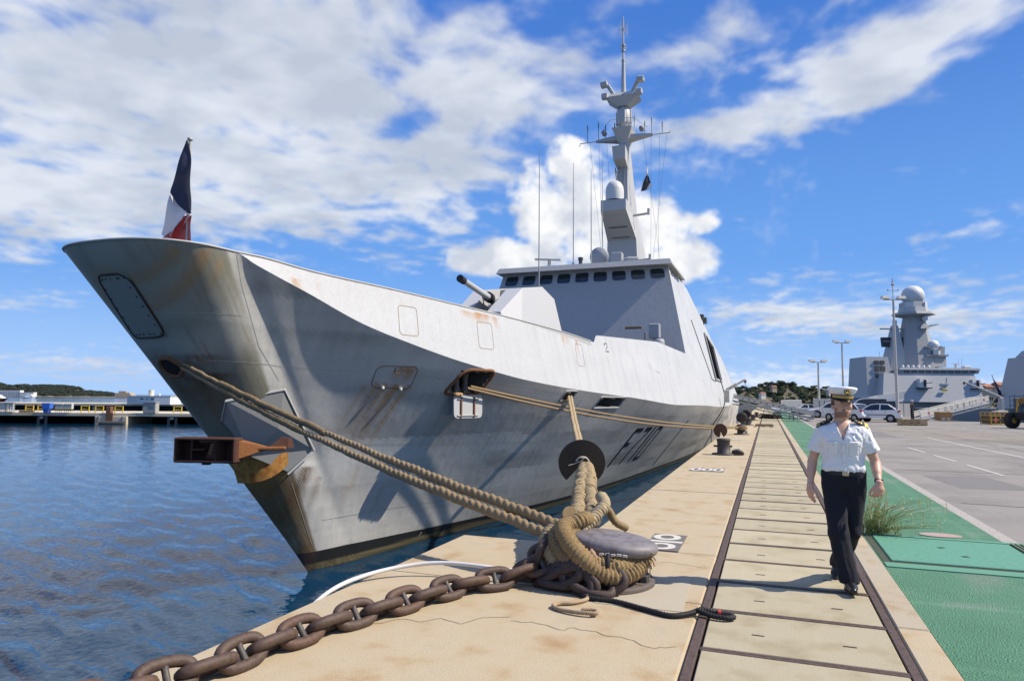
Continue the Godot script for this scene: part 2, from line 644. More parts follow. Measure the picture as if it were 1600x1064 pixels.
	var green_coarse := ntex("green_coarse", 0.012, 5, [[0.0, Color(.42, .80, .62)], [.45, Color(.52, .92, .75)], [.62, Color(.56, .95, .78)], [.72, Color(.85, .98, .95)], [1.0, Color(1, 1, 1)]], 512, 17)
	var green := worn(Color(.215, .315, .235), 0.9, green_fine, 0.65, green_coarse, 0.09, 0.0, tex["grain"], 1.4)
	b = MB.new()
	b.box(Vector3(1.875, -0.05, -26.5), Vector3(1.55, 0.092, 69.0 - 8.0))
	structure("green_walkway", b, green)
	b = MB.new()
	b.box(Vector3(1.875, -0.05, -110), Vector3(1.55, 0.092, 104.0))
	structure("green_walkway", b, green)
	var paint := worn(Color(.56, .53, .48), 0.8, ntex("paint_wear", 0.09, 4, [[0.0, gr(.35)], [.35, gr(.6)], [.5, gr(.95)], [1.0, gr(1.0)]], 512, 19), 1.2)
	var yellow := worn(Color(.50, .36, .13), 0.8, tex["paint_wear"], 0.8)
	b = MB.new()
	b.box(Vector3(2.74, -0.012, -80), Vector3(0.17, 0.013, 150))
	tag(put("painted_line", b, worn(Color(.43, .40, .36), 0.85, tex["paint_wear"], 0.7)), "long worn pale edge line painted between green walkway and asphalt", "painted line")
	lines(paint, yellow)
	# joints and patches cast in the apron
	var patch := worn(Color(.425, .375, .28), 0.9, tex["concrete_fine"], 1.4)
	var j := thing_structure("apron_joints")
	for zj in [-6.05, -13.2, -21, -29, -37]:
		b = MB.new()
		var x0 := -3.6 if zj > -7.9 else -2.15
		b.box(Vector3((x0 - .54) * .5, 0.0005, zj), Vector3(-.54 - x0, 0.003, 0.012))
		put("joint", b, mat(Color(.14, .11, .085), 0.95), j)
	for q in [[-3.3, -4.4, -1.9, -5.1], [-1.9, -5.1, -.6, -4.9], [-.6, -7.3, -2.6, -7.75], [-.6, -10.4, -2.1, -11.2], [-.7, -15.5, -2.1, -15.1], [-.6, -19.0, -2.1, -18.4], [-2.9, -2.4, -.6, -3.2]]:
		b = MB.new()
		var cp := []
		var cn := []
		for i in 30:
			var u := i / 29.0
			var w := .12 * hn.get_noise_2d(u * 9.0, q[0] * 31.0) + .04 * hn2.get_noise_2d(u * 40.0, q[1] * 7.0)
			cp.append(Vector3(lerpf(q[0], q[2], u) + w * .4, .0022, lerpf(q[1], q[3], u) + w))
			cn.append(Vector3.UP)
		b.ribbon(cp, cn, .006)
		put("crack", b, mat(Color(.12, .095, .07), .95), j)
	b = MB.new()
	b.box(Vector3(-1.05, 0.001, -6.3), Vector3(0.72, 0.006, 1.1), Basis(Vector3.UP, .03))
	put("mortar_patch", b, patch, j)
	hatches(conc)
	# tar seams, cracks and repairs in the asphalt
	var yj := thing_structure("yard_repairs")
	var tar := mat(Color(.055, .05, .045), .8)
	for q in [[3.0, -19.6, 16.0, -19.2, .05], [3.4, -30.0, 14.0, -28.6, .04], [8.5, -58, 8.2, -14, .05], [3.0, -13.6, 12.0, -12.9, .04], [13, -60, 12.6, -12, .05]]:
		b = MB.new()
		var pts := []
		var nn := []
		for i in 25:
			var u := i / 24.0
			pts.append(Vector3(lerpf(q[0], q[2], u) + rng.randf_range(-.04, .04), -0.0085, lerpf(q[1], q[3], u) + rng.randf_range(-.04, .04)))
			nn.append(Vector3.UP)
		b.ribbon(pts, nn, q[4])
		put("tar_seam", b, tar, yj)
	var ptch := worn(Color(.20, .19, .18), .92, tex["asphalt_fine"], 1.1)
	for q in [[4.1, -17.2, 1.3, 2.4, .1], [7.6, -21.5, 2.6, 1.4, -.05], [10.5, -34, 3.0, 5.0, .15], [5.2, -40, 1.2, 6.0, 0]]:
		b = MB.new()
		b.box(Vector3(q[0], -0.0125, q[1]), Vector3(q[2], .006, q[3]), Basis(Vector3.UP, q[4]))
		put("asphalt_patch", b, ptch, yj)

func thing_structure(called: String) -> Node3D:
	var o := Node3D.new()
	o.name = uname(self, called)
	o.set_meta("kind", "structure")
	add_child(o, true)
	return o

func lines(paint: Material, yellow: Material) -> void:
	var bay := "worn white dashes of the lane line on the asphalt"
	var zs := [[-28.9, -26.3], [-25.2, -22.8], [-21.8, -19.0]]
	for i in 3:
		var m := MB.new()
		m.bar(Vector3(4.83 + .09 * i, -0.009, zs[i][0]), Vector3(4.9 + .1 * i, -0.009, zs[i][1]), 0.1, 0.012)
		tag(put("lane_dash", m, paint), ["farthest short white dash of the lane line behind the officer's shoulder", "middle white dash of the lane line beside the officer", "nearest and longest white dash of the lane line on the asphalt"][i], "painted line", bay)
	var m := MB.new()
	m.bar(Vector3(2.9, -0.010, -31.6), Vector3(12.5, -0.010, -30.6), 0.55, 0.008)
	tag(put("painted_band", m, worn(Color(.36, .335, .29), 0.85, tex["paint_wear"], 0.6)), "wide faded cream band painted across the yard behind the officer", "painted line")
	m = MB.new()
	m.bar(Vector3(7.0, -0.0095, -37), Vector3(7.5, -0.0095, -20), 0.12, 0.011)
	tag(put("painted_line", m, paint), "thin long white line crossing the yard towards the right edge", "painted line")
	var yl := [[Vector3(6.0, 0, -46.5), Vector3(14, 0, -36.5)], [Vector3(5.9, 0, -43.5), Vector3(14, 0, -34.0)], [Vector3(6.2, 0, -36.2), Vector3(14.5, 0, -31.6)], [Vector3(7.6, 0, -51.5), Vector3(15, 0, -35.0)], [Vector3(6.5, 0, -39.5), Vector3(12.5, 0, -33.0)]]
	var yn := ["faded yellow stripe second farthest of the hatched yard markings", "faded yellow stripe in the middle of the hatched yard markings", "nearest yellow stripe, ending beside the white line at right", "farthest yellow stripe, running towards the yellow handler", "short yellow stripe just beyond the nearest one"]
	for i in 5:
		m = MB.new()
		m.bar(yl[i][0] + Vector3(0, -0.0085 + .0001 * i, 0), yl[i][1] + Vector3(0, -0.0085 + .0001 * i, 0), 0.16, 0.009)
		tag(put("yellow_stripe", m, yellow), yn[i], "painted line", "yellow stripes on the yard")
	# numbers painted at the edge of the apron
	var grey := worn(Color(.145, .135, .125), 0.85, tex["concrete_fine"], 1.5)
	var white := worn(Color(.66, .64, .58), 0.8, tex["paint_wear"], 2.5)
	var spots := [[Vector3(-1.17, 0.003, -8.45), 0.40, "grey berth plate with two white zeros painted beside the big bollard"], [Vector3(-1.40, 0.003, -17.4), 0.8, "faded berth number painted on the apron before the second bollard"], [Vector3(-1.25, 0.003, -25.5), 0.7, "worn berth number painted just beyond the second bollard"], [Vector3(-1.2, 0.003, -31.0), 0.8, "almost worn off berth number near the roped third bollard"]]
	for i in 4:
		var t := thing("berth_number", spots[i][2], "painted number", Transform3D(Basis(), spots[i][0]), "painted berth numbers")
		var w: float = spots[i][1]
		if i < 2:
			m = MB.new()
			m.box(Vector3(0, 0, 0), Vector3(w, 0.004, 0.95) if i == 0 else Vector3(w, 0.004, .8))
			put("ground_plate", m, grey, t)
		var n := 2 if i == 0 else 3
		for q in n:
			m = MB.new()
			var cx := -0.02
			var cz := -0.27 + 0.54 * q
			var rx := 0.125
			var rz := 0.14
			if i > 0:
				cx = -0.26 + .26 * q
				cz = 0.0
				rx = 0.1
				rz = 0.3
			var pts := []
			var nn := []
			for a in 20:
				pts.append(Vector3(cx + cos(TAU * a / 20) * rx, 0.006, cz + sin(TAU * a / 20) * rz * (1.0 if i == 0 else (.62 + .38 * absf(sin(TAU * a / 20.0))))))
				nn.append(Vector3.UP)
			m.ribbon(pts, nn, 0.085, true)
			put("digit", m, white, t)
		if i == 0:
			m = MB.new()
			m.box(Vector3(-0.0, 0.0042, 0), Vector3(0.38, 0.004, 0.09))
			put("dividing_bar", m, white, t)

func hatches(conc: Material) -> void:
	var hg := worn(Color(.105, .29, .19), 0.6, ntex("hatch_wear", 0.03, 4, [[0.0, gr(.75)], [.4, gr(.95)], [1.0, gr(1.1)]], 512, 21), 0.9)
	var edge := mat(Color(.045, .06, .035), 0.85)
	var hole := mat(Color(.012, .012, .01), 0.9)
	var t := thing("green_floor_hatch", "green painted steel floor hatch in two leaves beside the weed", "floor hatch", Transform3D(Basis(), Vector3(1.12, 0.002, -9.88)))
	var m := MB.new()
	m.box(Vector3(0.83, -0.03, 0.78), Vector3(1.66, 0.06, 1.56))
	m.box(Vector3(2.32, -0.031, 0.70), Vector3(1.28, 0.058, 1.62))
	put("frame", m, edge, t)
	m = MB.new()
	m.box(Vector3(0.80, 0.004, 0.80), Vector3(1.44, 0.028, 1.40), Basis(), 0.008)
	var leaf := put("hatch_leaf", m, hg, t)
	for p in [Vector3(0.72, 0.0185, 0.62), Vector3(0.86, 0.0185, 1.05)]:
		m = MB.new()
		m.box(p, Vector3(0.07, 0.003, 0.05), Basis(Vector3.UP, .4))
		put("lifting_hole", m, hole, leaf)
	m = MB.new()
	m.box(Vector3(2.30, 0.004, 0.74), Vector3(1.12, 0.028, 1.40), Basis(), 0.008)
	put("hatch_leaf", m, hg, t)
	m = MB.new()
	for x in [1.565, 1.61, 1.665]:
		m.box(Vector3(x, 0.006, 0.78), Vector3(0.022, 0.03, 1.5))
	put("hinge_strip", m, mat(Color(.10, .14, .085), 0.8), t)
	for q in [[1.68, .2], [-.06, .10]]:
		m = MB.new()
		m.box(Vector3(1.45, -0.025, q[0]), Vector3(2.9, 0.06, q[1]))
		put("green_surround", m, mat(Color(.10, .265, .17), 0.7), t)
	m = MB.new()
	m.lathe(Transform3D(Basis(), Vector3(2.03, -0.004, -10.22)), [Vector2(.24, 0.0), Vector2(.24, .010), Vector2(.0, .010)], 24, false, Vector2(1, .6))
	var mh := tag(put("manhole_cover", m, worn(Color(.40, .30, .26), 0.85, tex["concrete_fine"], 2.0)), "pinkish round manhole cover set in the green path beyond the hatch", "manhole cover")
	m = MB.new()
	m.box(Vector3(3.05, -0.01, -9.85), Vector3(0.75, 0.02, 0.32))
	m.box(Vector3(3.2, -0.0085, -9.35), Vector3(0.42, 0.02, 0.75), Basis(Vector3.UP, .5))
	tag(put("concrete_strip", m, conc), "pale concrete strip ending the asphalt at the hatch corner", "paving")

# ------------------------------------------------------------------ the near frigate (ship axes: lat to port, h above the waterline, s aft of the bow)
const T0 := 0.57
const KT := 0.8943
const BS := [0.57, 0.5765, 0.5961, 0.6286, 0.6828, 0.7656, 0.885, 1.0492, 1.2463, 1.4777, 1.7524, 2.06, 2.6, 3.2, 4, 6, 8, 10, 15, 20, 25, 30, 35, 40, 50, 58, 70, 90, 125]
const BB := [0.0, 0.279, 0.484, 0.664, 0.854, 1.046, 1.233, 1.405, 1.539, 1.633, 1.687, 1.73, 1.93, 2.13, 2.42, 3.1, 3.72, 4.27, 5.35, 6.15, 6.75, 7.12, 7.38, 7.54, 7.7, 7.65, 7.35, 6.9, 6.2]
const WS := [0.0, 0.3, 1.6, 3.75, 5.65, 12.9, 24.65, 40.0, 55.0, 90.0, 118.0]
const WB := [0.0, 0.14, .47, .83, 1.22, 2.78, 4.1, 5.34, 6.0, 6.3, 5.5]
const KS := [0.57, 2.09, 2.46, 3.39, 4.86, 5.86, 8.02, 10.93, 14.83, 18.91, 26.21, 34.44, 48.75, 125]
const KH := [7.1, 7.07, 6.9, 6.56, 6.0, 5.74, 5.3, 4.91, 4.64, 4.46, 4.13, 4.05, 3.84, 3.84]
const DS := [0.57, 2.05, 2.48, 3.82, 5.72, 8.3, 10.58, 13.86, 16.16]
const DH := [7.1, 7.09, 7.085, 6.98, 6.92, 6.81, 6.73, 6.58, 6.43]
const TS := [16.48, 24.72, 32.6, 34.4, 38.8, 42.8, 46.2, 50.8, 56.3, 60.0, 80.0, 125.0]
const TH := [6.69, 7.08, 7.05, 12.66, 12.66, 12.3, 11.5, 10.75, 9.87, 9.6, 9.4, 5.2]
var hn := noise(0.5, 4, 101)
var hn2 := noise(1.7, 3, 102)
var ship: Node3D

func S(lat: float, h: float, s: float) -> Vector3:
	return Vector3(lat, h, -s)
func bk(s: float) -> float:
	return pch(BS, BB, s)
func hk(s: float) -> float:
	return pch(KS, KH, s)
func hull_pt(t: float, v: float) -> Vector3:
	# v 0 at the waterline, 1 at the knuckle
	var b := bk(t)
	var w := pch(WS, WB, (t - T0) * KT)
	var h := hk(t)
	return S(lerpf(w, b, v), h * v, lerpf(6.85 + (t - T0) * KT, t, v))
func hull_at(st: float, h: float, off := 0.0) -> Vector3:
	var v := h / 5.0
	var t := st
	for i in 8:
		t = maxf(T0, (st - (1 - v) * (6.85 - T0 * KT)) / ((1 - v) * KT + v))
		v = clampf(h / hk(t), -.2, 1.0)
	var p := hull_pt(t, v)
	if off != 0.0:
		p += hull_n(t, v) * off
	return p
func hull_n(t: float, v: float) -> Vector3:
	var du := hull_pt(t + .05, v) - hull_pt(maxf(t - .05, T0), v)
	var dv := hull_pt(t, v + .02) - hull_pt(t, v - .02)
	var n := du.cross(dv).normalized()
	return n if n.x > 0 else -n
func hull_nat(st: float, h: float) -> Vector3:
	var v := h / 5.0
	var t := st
	for i in 8:
		t = maxf(T0, (st - (1 - v) * (6.85 - T0 * KT)) / ((1 - v) * KT + v))
		v = clampf(h / hk(t), -.2, 1.0)
	return hull_n(t, v)
func side_slope(s: float) -> float:
	return lerpf(.205, .224, clampf((s - 10.0) / 10.0, 0, 1))
func side_at(s: float, h: float, off := 0.0) -> Vector3:
	var p := S(bk(s) - side_slope(s) * (h - hk(s)), h, s)
	if off != 0.0:
		p += Vector3(0.974, 0.22, 0) * off
	return p
func side_top(s: float) -> float:
	if s <= 16.16:
		return pch(DS, DH, s)
	var i := 0
	if s < TS[0]:
		return lerpf(6.43, 6.69, (s - 16.16) / .32)
	while i < TS.size() - 2 and s > TS[i + 1]:
		i += 1
	return lerpf(TH[i], TH[i + 1], clampf((s - TS[i]) / (TS[i + 1] - TS[i]), 0, 1))

# rust and dirt that has run down from fittings: station, top, length, width, strength, colour index
const RUNS := [[6.17, 4.7, 1.5, 0.07, 0.75, 0], [6.37, 4.7, 1.9, 0.05, 0.9, 0], [6.64, 4.66, 1.7, 0.1, 0.95, 0], [6.97, 4.64, 2.1, 0.06, 0.95, 0], [6.47, 5.09, 0.35, 0.1, 0.9, 0], [6.74, 5.09, 0.4, 0.13, 0.95, 0], [5.92, 4.64, 1.2, 0.05, 0.6, 0], [7.07, 2.64, 1.4, 0.06, 0.35, 0], [1.8, 6.85, 1.0, 0.08, 0.25, 0], [1.45, 6.95, 2.2, 0.1, 0.4, 0], [1.1, 6.95, 1.6, 0.08, 0.4, 0], [1.55, 7.05, 3.5, 0.05, 0.35, 0], [2.45, 5.15, 2.0, 0.25, 0.5, 1], [2.75, 4.79, 2.2, 0.22, 0.7, 1], [3.05, 4.54, 1.6, 0.2, 0.4, 1], [9.12, 3.89, 1.9, 0.07, 0.3, 2], [8.62, 3.89, 2.2, 0.06, 0.25, 2], [13.6, 4.34, 0.9, 0.1, 0.35, 0], [17.3, 4.12, 0.25, 0.3, 0.6, 0], [11.22, 3.64, 1.8, 0.12, 0.22, 2], [14.7, 4.34, 3.0, 0.1, 0.22, 3], [18.2, 4.24, 3.0, 0.14, 0.22, 3], [20.9, 4.34, 2.8, 0.1, 0.25, 3], [23.7, 4.24, 3, 0.12, 0.25, 3], [5.02, 2.44, 2.2, 0.2, 0.5, 1], [5.52, 2.74, 2.3, 0.22, 0.75, 1], [6.02, 2.44, 2.2, 0.1, 0.35, 1], [8.22, 2.04, 1.5, 0.07, 0.35, 2]]
# the same on the bright upper strip
const TOPRUNS := [[3.3, 6.74, 0.55, 0.09, 0.55, 0], [3.85, 6.74, 0.8, 0.03, 0.15, 0], [5.62, 6.64, 0.6, 0.03, 0.1, 0], [8.57, 6.66, 0.18, 0.25, 0.5, 0], [8.97, 6.66, 0.3, 0.2, 0.75, 0], [9.32, 6.66, 0.22, 0.13, 0.7, 0], [9.72, 6.64, 0.35, 0.1, 0.6, 0], [13.6, 6.54, 0.5, 0.07, 0.6, 0], [14.6, 6.49, 0.75, 0.08, 0.65, 0], [13.9, 6.44, 0.3, 0.15, 0.35, 0], [15.5, 6.44, 1.4, 0.1, 0.2, 2], [11.82, 6.54, 1.1, 0.09, 0.16, 2], [12.7, 6.54, 1.3, 0.08, 0.14, 2], [17.2, 6.04, 1.2, 0.1, 0.18, 2], [20.2, 6.14, 1.5, 0.14, 0.16, 3], [22.7, 5.94, 1.4, 0.2, 0.2, 3], [26.7, 6.24, 1.8, 0.16, 0.16, 3], [29.7, 6.64, 2.0, 0.2, 0.15, 3], [32.7, 7.04, 2.4, 0.2, 0.16, 3]]
const RUNC := [Color(.40, .195, .045), Color(.115, .066, .028), Color(.27, .235, .14), Color(.22, .23, .245)]

func stain(c: Color, list: Array, s: float, h: float) -> Color:
	for r in list:
		var d: float = r[1] - h
		if d < -0.03 or d > r[2]:
			continue
		var wob := hn2.get_noise_2d(h * 1.2, r[0] * 7.0) * 0.04
		var x: float = (s - r[0] - wob) / r[3]
		if absf(x) > 2.2:
			continue
		var k: float = r[4] * exp(-x * x) * (1.0 - d / r[2]) * (0.75 + .9 * clampf(hn2.get_noise_2d(s * 14.0, h * 1.1) + .5, 0, 1))
		c = c.lerp(RUNC[r[5]], clampf(k, 0, 1))
	return c

func hull_color(p: Vector3) -> Color:
	var s := -p.z
	var h := p.y
	# bands of touched-up paint laid on with the roller, and drips
	var band := hn.get_noise_2d(s * 0.22, h * 2.3)
	var drip := hn2.get_noise_2d(s * 3.2 + h * 1.1, h * 0.30)
	var patch := hn.get_noise_2d(s * 0.20 + 40.0, floorf((h + .12 * floorf(s / 6.3)) / 0.58) * 9.0)
	var k := 1.0 + 0.26 * band + 0.14 * drip + 0.55 * patch
	var c := Color(.53, .52, .485) * k
	# pale scum left by washing higher up
	c = c.lerp(Color(.57, .565, .535), clampf(hn.get_noise_2d(s * .5, h * .8 + 30.0) * 1.2, 0, .5))
	# the nose plate is stained brown green
	var nose := clampf(1.0 - (s - (6.85 - .8845 * h) - .30 - .13 * h) / .10, 0, 1)
	var ns := clampf(.42 + .8 * hn.get_noise_2d(s * .9 + 7.0, h * .5), 0, 1) + clampf((4.9 - h) / 5.0, 0, .35)
	c = c.lerp(Color(.185, .178, .125), clampf(nose * (ns + .3), 0, .92))
	c = c.lerp(Color(.20, .135, .045), clampf(nose * smoothstep(3.3, 2.6, h) * (.55 + .8 * hn.get_noise_2d(s * 1.4, h * 1.1)), 0, .85))
	c = c.lerp(Color(.155, .085, .035), clampf(nose * (hn2.get_noise_2d((s + .8845 * h) * 5.0, h * .35 + 70.0) * 0.9 + lerpf(.50, -.16, smoothstep(2.4, 4.2, h))), 0, .5))
	# bow cheeks a little green grey
	c = c.lerp(Color(.27, .275, .225), clampf((4.2 - s) / 3.2, 0, 1) * .5)
	# rust creeping from the anchor
	var da := Vector2(s - 4.35, h - 2.95).length()
	c = c.lerp(Color(.36, .19, .045), clampf((1.35 - da) * 1.4 + hn2.get_noise_2d(s * 4, h * 4) * .8, 0, .8) * (1.0 if h < 3.3 and s < 5.1 else 0.0))
	c = stain(c, RUNS, s, h)
	# fouling at the waterline
	c = c.lerp(Color(.20, .19, .12), clampf((0.75 - h) * 1.6, 0, 1) * .25)
	return c

func top_color(p: Vector3) -> Color:
	var s := -p.z
	var h := p.y
	var k := 1.0 + 0.05 * hn.get_noise_2d(s * .35, h * 1.5) + 0.05 * hn2.get_noise_2d(s * 2.6, h * .35)
	var c := Color(.49, .50, .50) * k
	c = c.lerp(Color(.40, .415, .435), clampf(hn2.get_noise_2d(s * 1.5 + 11.0, h * .16) * 1.8 - .15, 0, .55) * clampf((s - 9) / 8, 0, 1))
	c = stain(c, TOPRUNS, s, h)
	var edge := clampf(1.0 - (side_top(s) - h) / .05, 0, 1) * clampf(hn2.get_noise_2d(s * 1.5, 3.0) * 2.2, 0, 1) * (1.0 if s < 16 else 0.0)
	return c.lerp(Color(.27, .15, .07), edge * .7)

func paint_vc(rough: float) -> StandardMaterial3D:
	var m := StandardMaterial3D.new()
	m.vertex_color_use_as_albedo = true
	m.roughness = rough
	m.metallic_specular = 0.45
	m.albedo_texture = ntex("paint_fine", 0.03, 5, [[0.0, gr(.86)], [.45, gr(.97)], [1.0, gr(1.04)]], 512, 31)
	m.uv1_triplanar = true
	m.uv1_world_triplanar = true
	m.uv1_scale = Vector3(.8, .5, .8)
	m.normal_enabled = true
	m.normal_texture = ntex("plate_dents", 0.008, 3, [], 512, 32, 5.0)
	m.normal_scale = 0.30
	return m

func in_box(p: Vector3, b: Array) -> bool:
	return -p.z > b[0] and -p.z < b[1] and p.y > b[2] and p.y < b[3]

const PORTS := [[8.18, 9.25, 4.55, 5.08], [13.35, 13.95, 4.38, 4.60], [16.1, 18.3, 4.12, 4.42]]

func build_frigate() -> void:
	ship = thing("frigate", "large grey frigate moored bow first with rust runs and F710 on her side", "warship", Transform3D(Basis(), SHIP))
	var hullm := paint_vc(0.5)
	# --- hull
	var ss := []
	for i in 90:
		ss.append(T0 + 1.9 * pow(i / 89.0, 2.0))
	for i in 300:
		ss.append(T0 + 1.9 + (i + 1) * 0.085)
	for i in 60:
		ss.append(T0 + 27.4 + (i + 1) * 1.6)
	var nv := 96
	var v0 := .075
	var fp := func(i: int, j: int) -> Vector3: return hull_pt(ss[i], lerpf(v0, 1.0, j / (nv - 1.0)))
	var hull := grid(ss.size(), nv, fp, func(_i, _j, p): return hull_color(p), func(i, j):
		var p: Vector3 = fp.call(i, j)
		var q: Vector3 = fp.call(i + 1, j + 1)
		var c := (p + q) * 0.5
		for b in PORTS:
			if in_box(c, b): return true
		return false, false)
	put("hull", hull, hullm, ship)
	var s2 := []
	for i in 60:
		s2.append(T0 + 1.9 * pow(i / 59.0, 2.0))
	for i in 80:
		s2.append(T0 + 1.9 + (i + 1) * 1.5)
	var mir := func(p: Vector3) -> Vector3: return Vector3(-p.x, p.y, p.z)
	put("hull", grid(s2.size(), 24, func(i, j): return mir.call(hull_pt(s2[i], lerpf(v0, 1.0, j / 23.0))), func(_i, _j, p): return hull_color(Vector3(-p.x, p.y, p.z)), null, true), hullm, ship)
	# boot topping, black above a fouled band
	var boot := StandardMaterial3D.new()
	boot.vertex_color_use_as_albedo = true
	boot.roughness = 0.6
	var bc := func(_i, _j, p: Vector3) -> Color:
		var c := Color(.014, .013, .014)
		var e := .20 + .05 * hn2.get_noise_1d(p.z * 2.0)
		if p.y < e:
			c = Color(.075, .062, .03).lerp(Color(.16, .135, .07), clampf(.5 + hn2.get_noise_2d(p.z * 5, p.y * 9), 0, 1))
		if p.y < .03:
			c = Color(.03, .03, .018)
		return c.lerp(Color(.10, .05, .045), clampf((7.0 + p.z) * 1.2, 0, .6))
	for sd in [1, -1]:
		put("boot_topping", grid(s2.size(), 24, func(i, j):
			var p := hull_pt(s2[i], lerpf(-.12, v0, j / 23.0))
			return Vector3(p.x * sd, p.y, p.z), bc, null, sd < 0), boot, ship)
	# --- bright upper strip with the superstructure side aft of it
	var s3 := []
	var x := 2.06
	while x < 16.1:
		s3.append(x); x += 0.11
	s3.append_array([16.16, 16.48])
	x = 16.7
	while x < 32.5:
		s3.append(x); x += 0.24
	s3.append(32.6)
	for k in 10:
		s3.append(32.6 + 1.8 * (k + 1) / 10.0)
	x = 34.9
	while x < 61.0:
		s3.append(x); x += 0.5
	for k in 16:
		s3.append(61.0 + 4.0 * k)
	var side := func(i: int, j: int) -> Vector3:
		var s: float = s3[i]
		var a := hk(s)
		var h := lerpf(a, side_top(s), j / 47.0)
		return side_at(s, h)
	var topm := paint_vc(0.5)
	put("upper_side", grid(s3.size(), 48, side, func(_i, _j, p): return top_color(p), func(i, j):
		var p: Vector3 = side.call(i, j)
		var q: Vector3 = side.call(i + 1, j + 1)
		var c := (p + q) * .5
		return -c.z > 47.6 and -c.z < 55.6 and c.y > 6.0 and c.y < 9.6 - (-c.z - 47.6) * .06, false), topm, ship)
	put("upper_side", grid(s3.size(), 8, func(i, j):
		var s: float = s3[i]
		return mir.call(side_at(s, lerpf(hk(s), side_top(s), j / 7.0))), func(_i, _j, p): return top_color(p), null, true), topm, ship)
	var grey := worn(Color(.40, .40, .39), 0.55, tex["paint_fine"], 0.6, null, 1, 0, tex["plate_dents"], .2)
	var grey2 := worn(Color(.33, .345, .365), 0.55, tex["paint_fine"], 0.7)
	var deckm := worn(Color(.12, .125, .13), 0.9, tex["paint_fine"], 1.0)
	# bulwark cap and the inside face of the bulwark
	var m := MB.new()
	var cap := []
	x = T0
	while x < 16.16:
		cap.append(S(bk(x) - .205 * maxf(0.0, pch(DS, DH, x) - hk(x)), pch(DS, DH, x), x))
		x += .008 if x < .7 else (.03 if x < 1.2 else (.12 if x < 3 else .4))
	var rim := []
	for i in range(cap.size() - 1, 0, -1):
		rim.append(mir.call(cap[i]))
	rim.append_array(cap)
	m.tube(rim, 0.022, 6)
	put("bulwark_cap", m, worn(Color(.42, .42, .40), 0.6, tex["paint_fine"], 2.0), ship)
	m = MB.new()
	m.smooth()
	for i in rim.size() - 1:
		var a: Vector3 = rim[i]
		var b: Vector3 = rim[i + 1]
		var lo := func(p: Vector3) -> Vector3:
			var t := -p.z
			var q := hull_pt(t, .86) if t < 2.1 else side_at(t, lerpf(p.y, hk(t), .8))
			return Vector3(signf(p.x) * maxf(0.0, q.x - .12), q.y, q.z - .14)
		m.quad(a, b, lo.call(b), lo.call(a))
	put("bulwark_inside", m, grey, ship)
	m = MB.new()
	for i in 40:
		var sa := 2.4 + i * .9
		var sb := sa + .9
		var wa := hull_at(sa, 5.6).x - .15 if sa < 6.0 else bk(sa) - .35
		var wb := hull_at(sb, 5.6).x - .15 if sb < 6.0 else bk(sb) - .35
		m.quad(S(-wa, 5.6, sa), S(wa, 5.6, sa), S(wb, 5.6, sb), S(-wb, 5.6, sb))
	put("foredeck", m, deckm, ship)
	# raised bulwark facet with the number 2 that leads up to the bridge wall
	m = MB.new()
	var fa := side_at(16.48, 6.71, .01)
	var fb := S(6.0, 7.2, 25.8)
	var fc := side_at(23.9, 5.6, .02)
	var fd := side_at(32.5, 7.05, .0)
	for sd in [1, -1]:
		m = MB.new()
		var w := [fa, fb, fc]
		if sd < 0:
			w = [mir.call(fa), mir.call(fc), mir.call(fb)]
		m.tri(w[0], w[2], w[1])
		var w2 := [fb, fc, fd]
		if sd < 0:
			w2 = [mir.call(fb), mir.call(fd), mir.call(fc)]
		m.tri(w2[0], w2[1], w2[2])
		put("bulwark_facet", m, worn(Color(.45, .455, .45), 0.5, tex["paint_fine"], .8), ship)
	# --- bridge block
	m = MB.new()
	var bl := side_at(32.6, 7.05)
	var tl := side_at(34.4, 12.66)
	var wl := S(tl.x + .10, 12.12, 34.05)
	var front := func(u: float, w: float) -> Vector3:
		# u -1 port ... 1 starboard, w 0 foot ... 1 top
		var half := lerpf(bl.x, tl.x, w)
		return S(-u * half, lerpf(7.05, 12.66, w), lerpf(32.6, 34.4, w))
	m.quad(front.call(1, 0), front.call(-1, 0), front.call(-1, 1), front.call(1, 1))
	m.quad(S(-bl.x, 5.6, 32.2), S(bl.x, 5.6, 32.2), front.call(-1, 0), front.call(1, 0))
	put("bridge_front", m, worn(Color(.37, .37, .365), 0.55, ntex("front_streak", 0.02, 4, [[0.0, gr(.9)], [.5, gr(.98)], [1.0, gr(1.04)]], 512, 33), .35, null, 1, 0, tex["plate_dents"], .2), ship)
	for k in 9:
		# nine front windows, panes set into rounded frames
		var uc := -0.868 + k * 0.2165
		var win := MB.new()
		var pane := MB.new()
		var n: Vector3 = (front.call(-1, 1) - front.call(-1, 0)).cross(Vector3.RIGHT).normalized()
		if n.z < 0: n = -n
		var pts := []
		var nn := []
		var poly := []
		for q in 20:
			var a := TAU * q / 20.0
			var cx := signf(cos(a)) * pow(absf(cos(a)), .42)
			var cy := signf(sin(a)) * pow(absf(sin(a)), .42)
			var p: Vector3 = front.call(uc + cx * .083, .905 + cy * .062)
			pts.append(p + n * .012)
			poly.append(p + n * .006)
			nn.append(n)
		win.ribbon(pts, nn, .05, true)
		var wf := put("window", win, grey2, ship)
		var ctr: Vector3 = front.call(uc, .905) + n * .006
		pane.flat()
		for q in 20:
			pane.tout(ctr, poly[q], poly[(q + 1) % 20], ctr - n)
		var gl := mat(Color(.018, .026, .028), 0.06, 0.0, .6)
		put("pane", pane, gl, wf)
		if k in [0, 2, 3, 4, 5, 6]:
			var wp := MB.new()
			wp.bar(ctr + Vector3(-.30, .19, .03), ctr + Vector3(-.34, -.14, .05), .018, .018)
			put("wiper", wp, mat(Color(.02, .02, .02), .6), wf)
	m = MB.new()
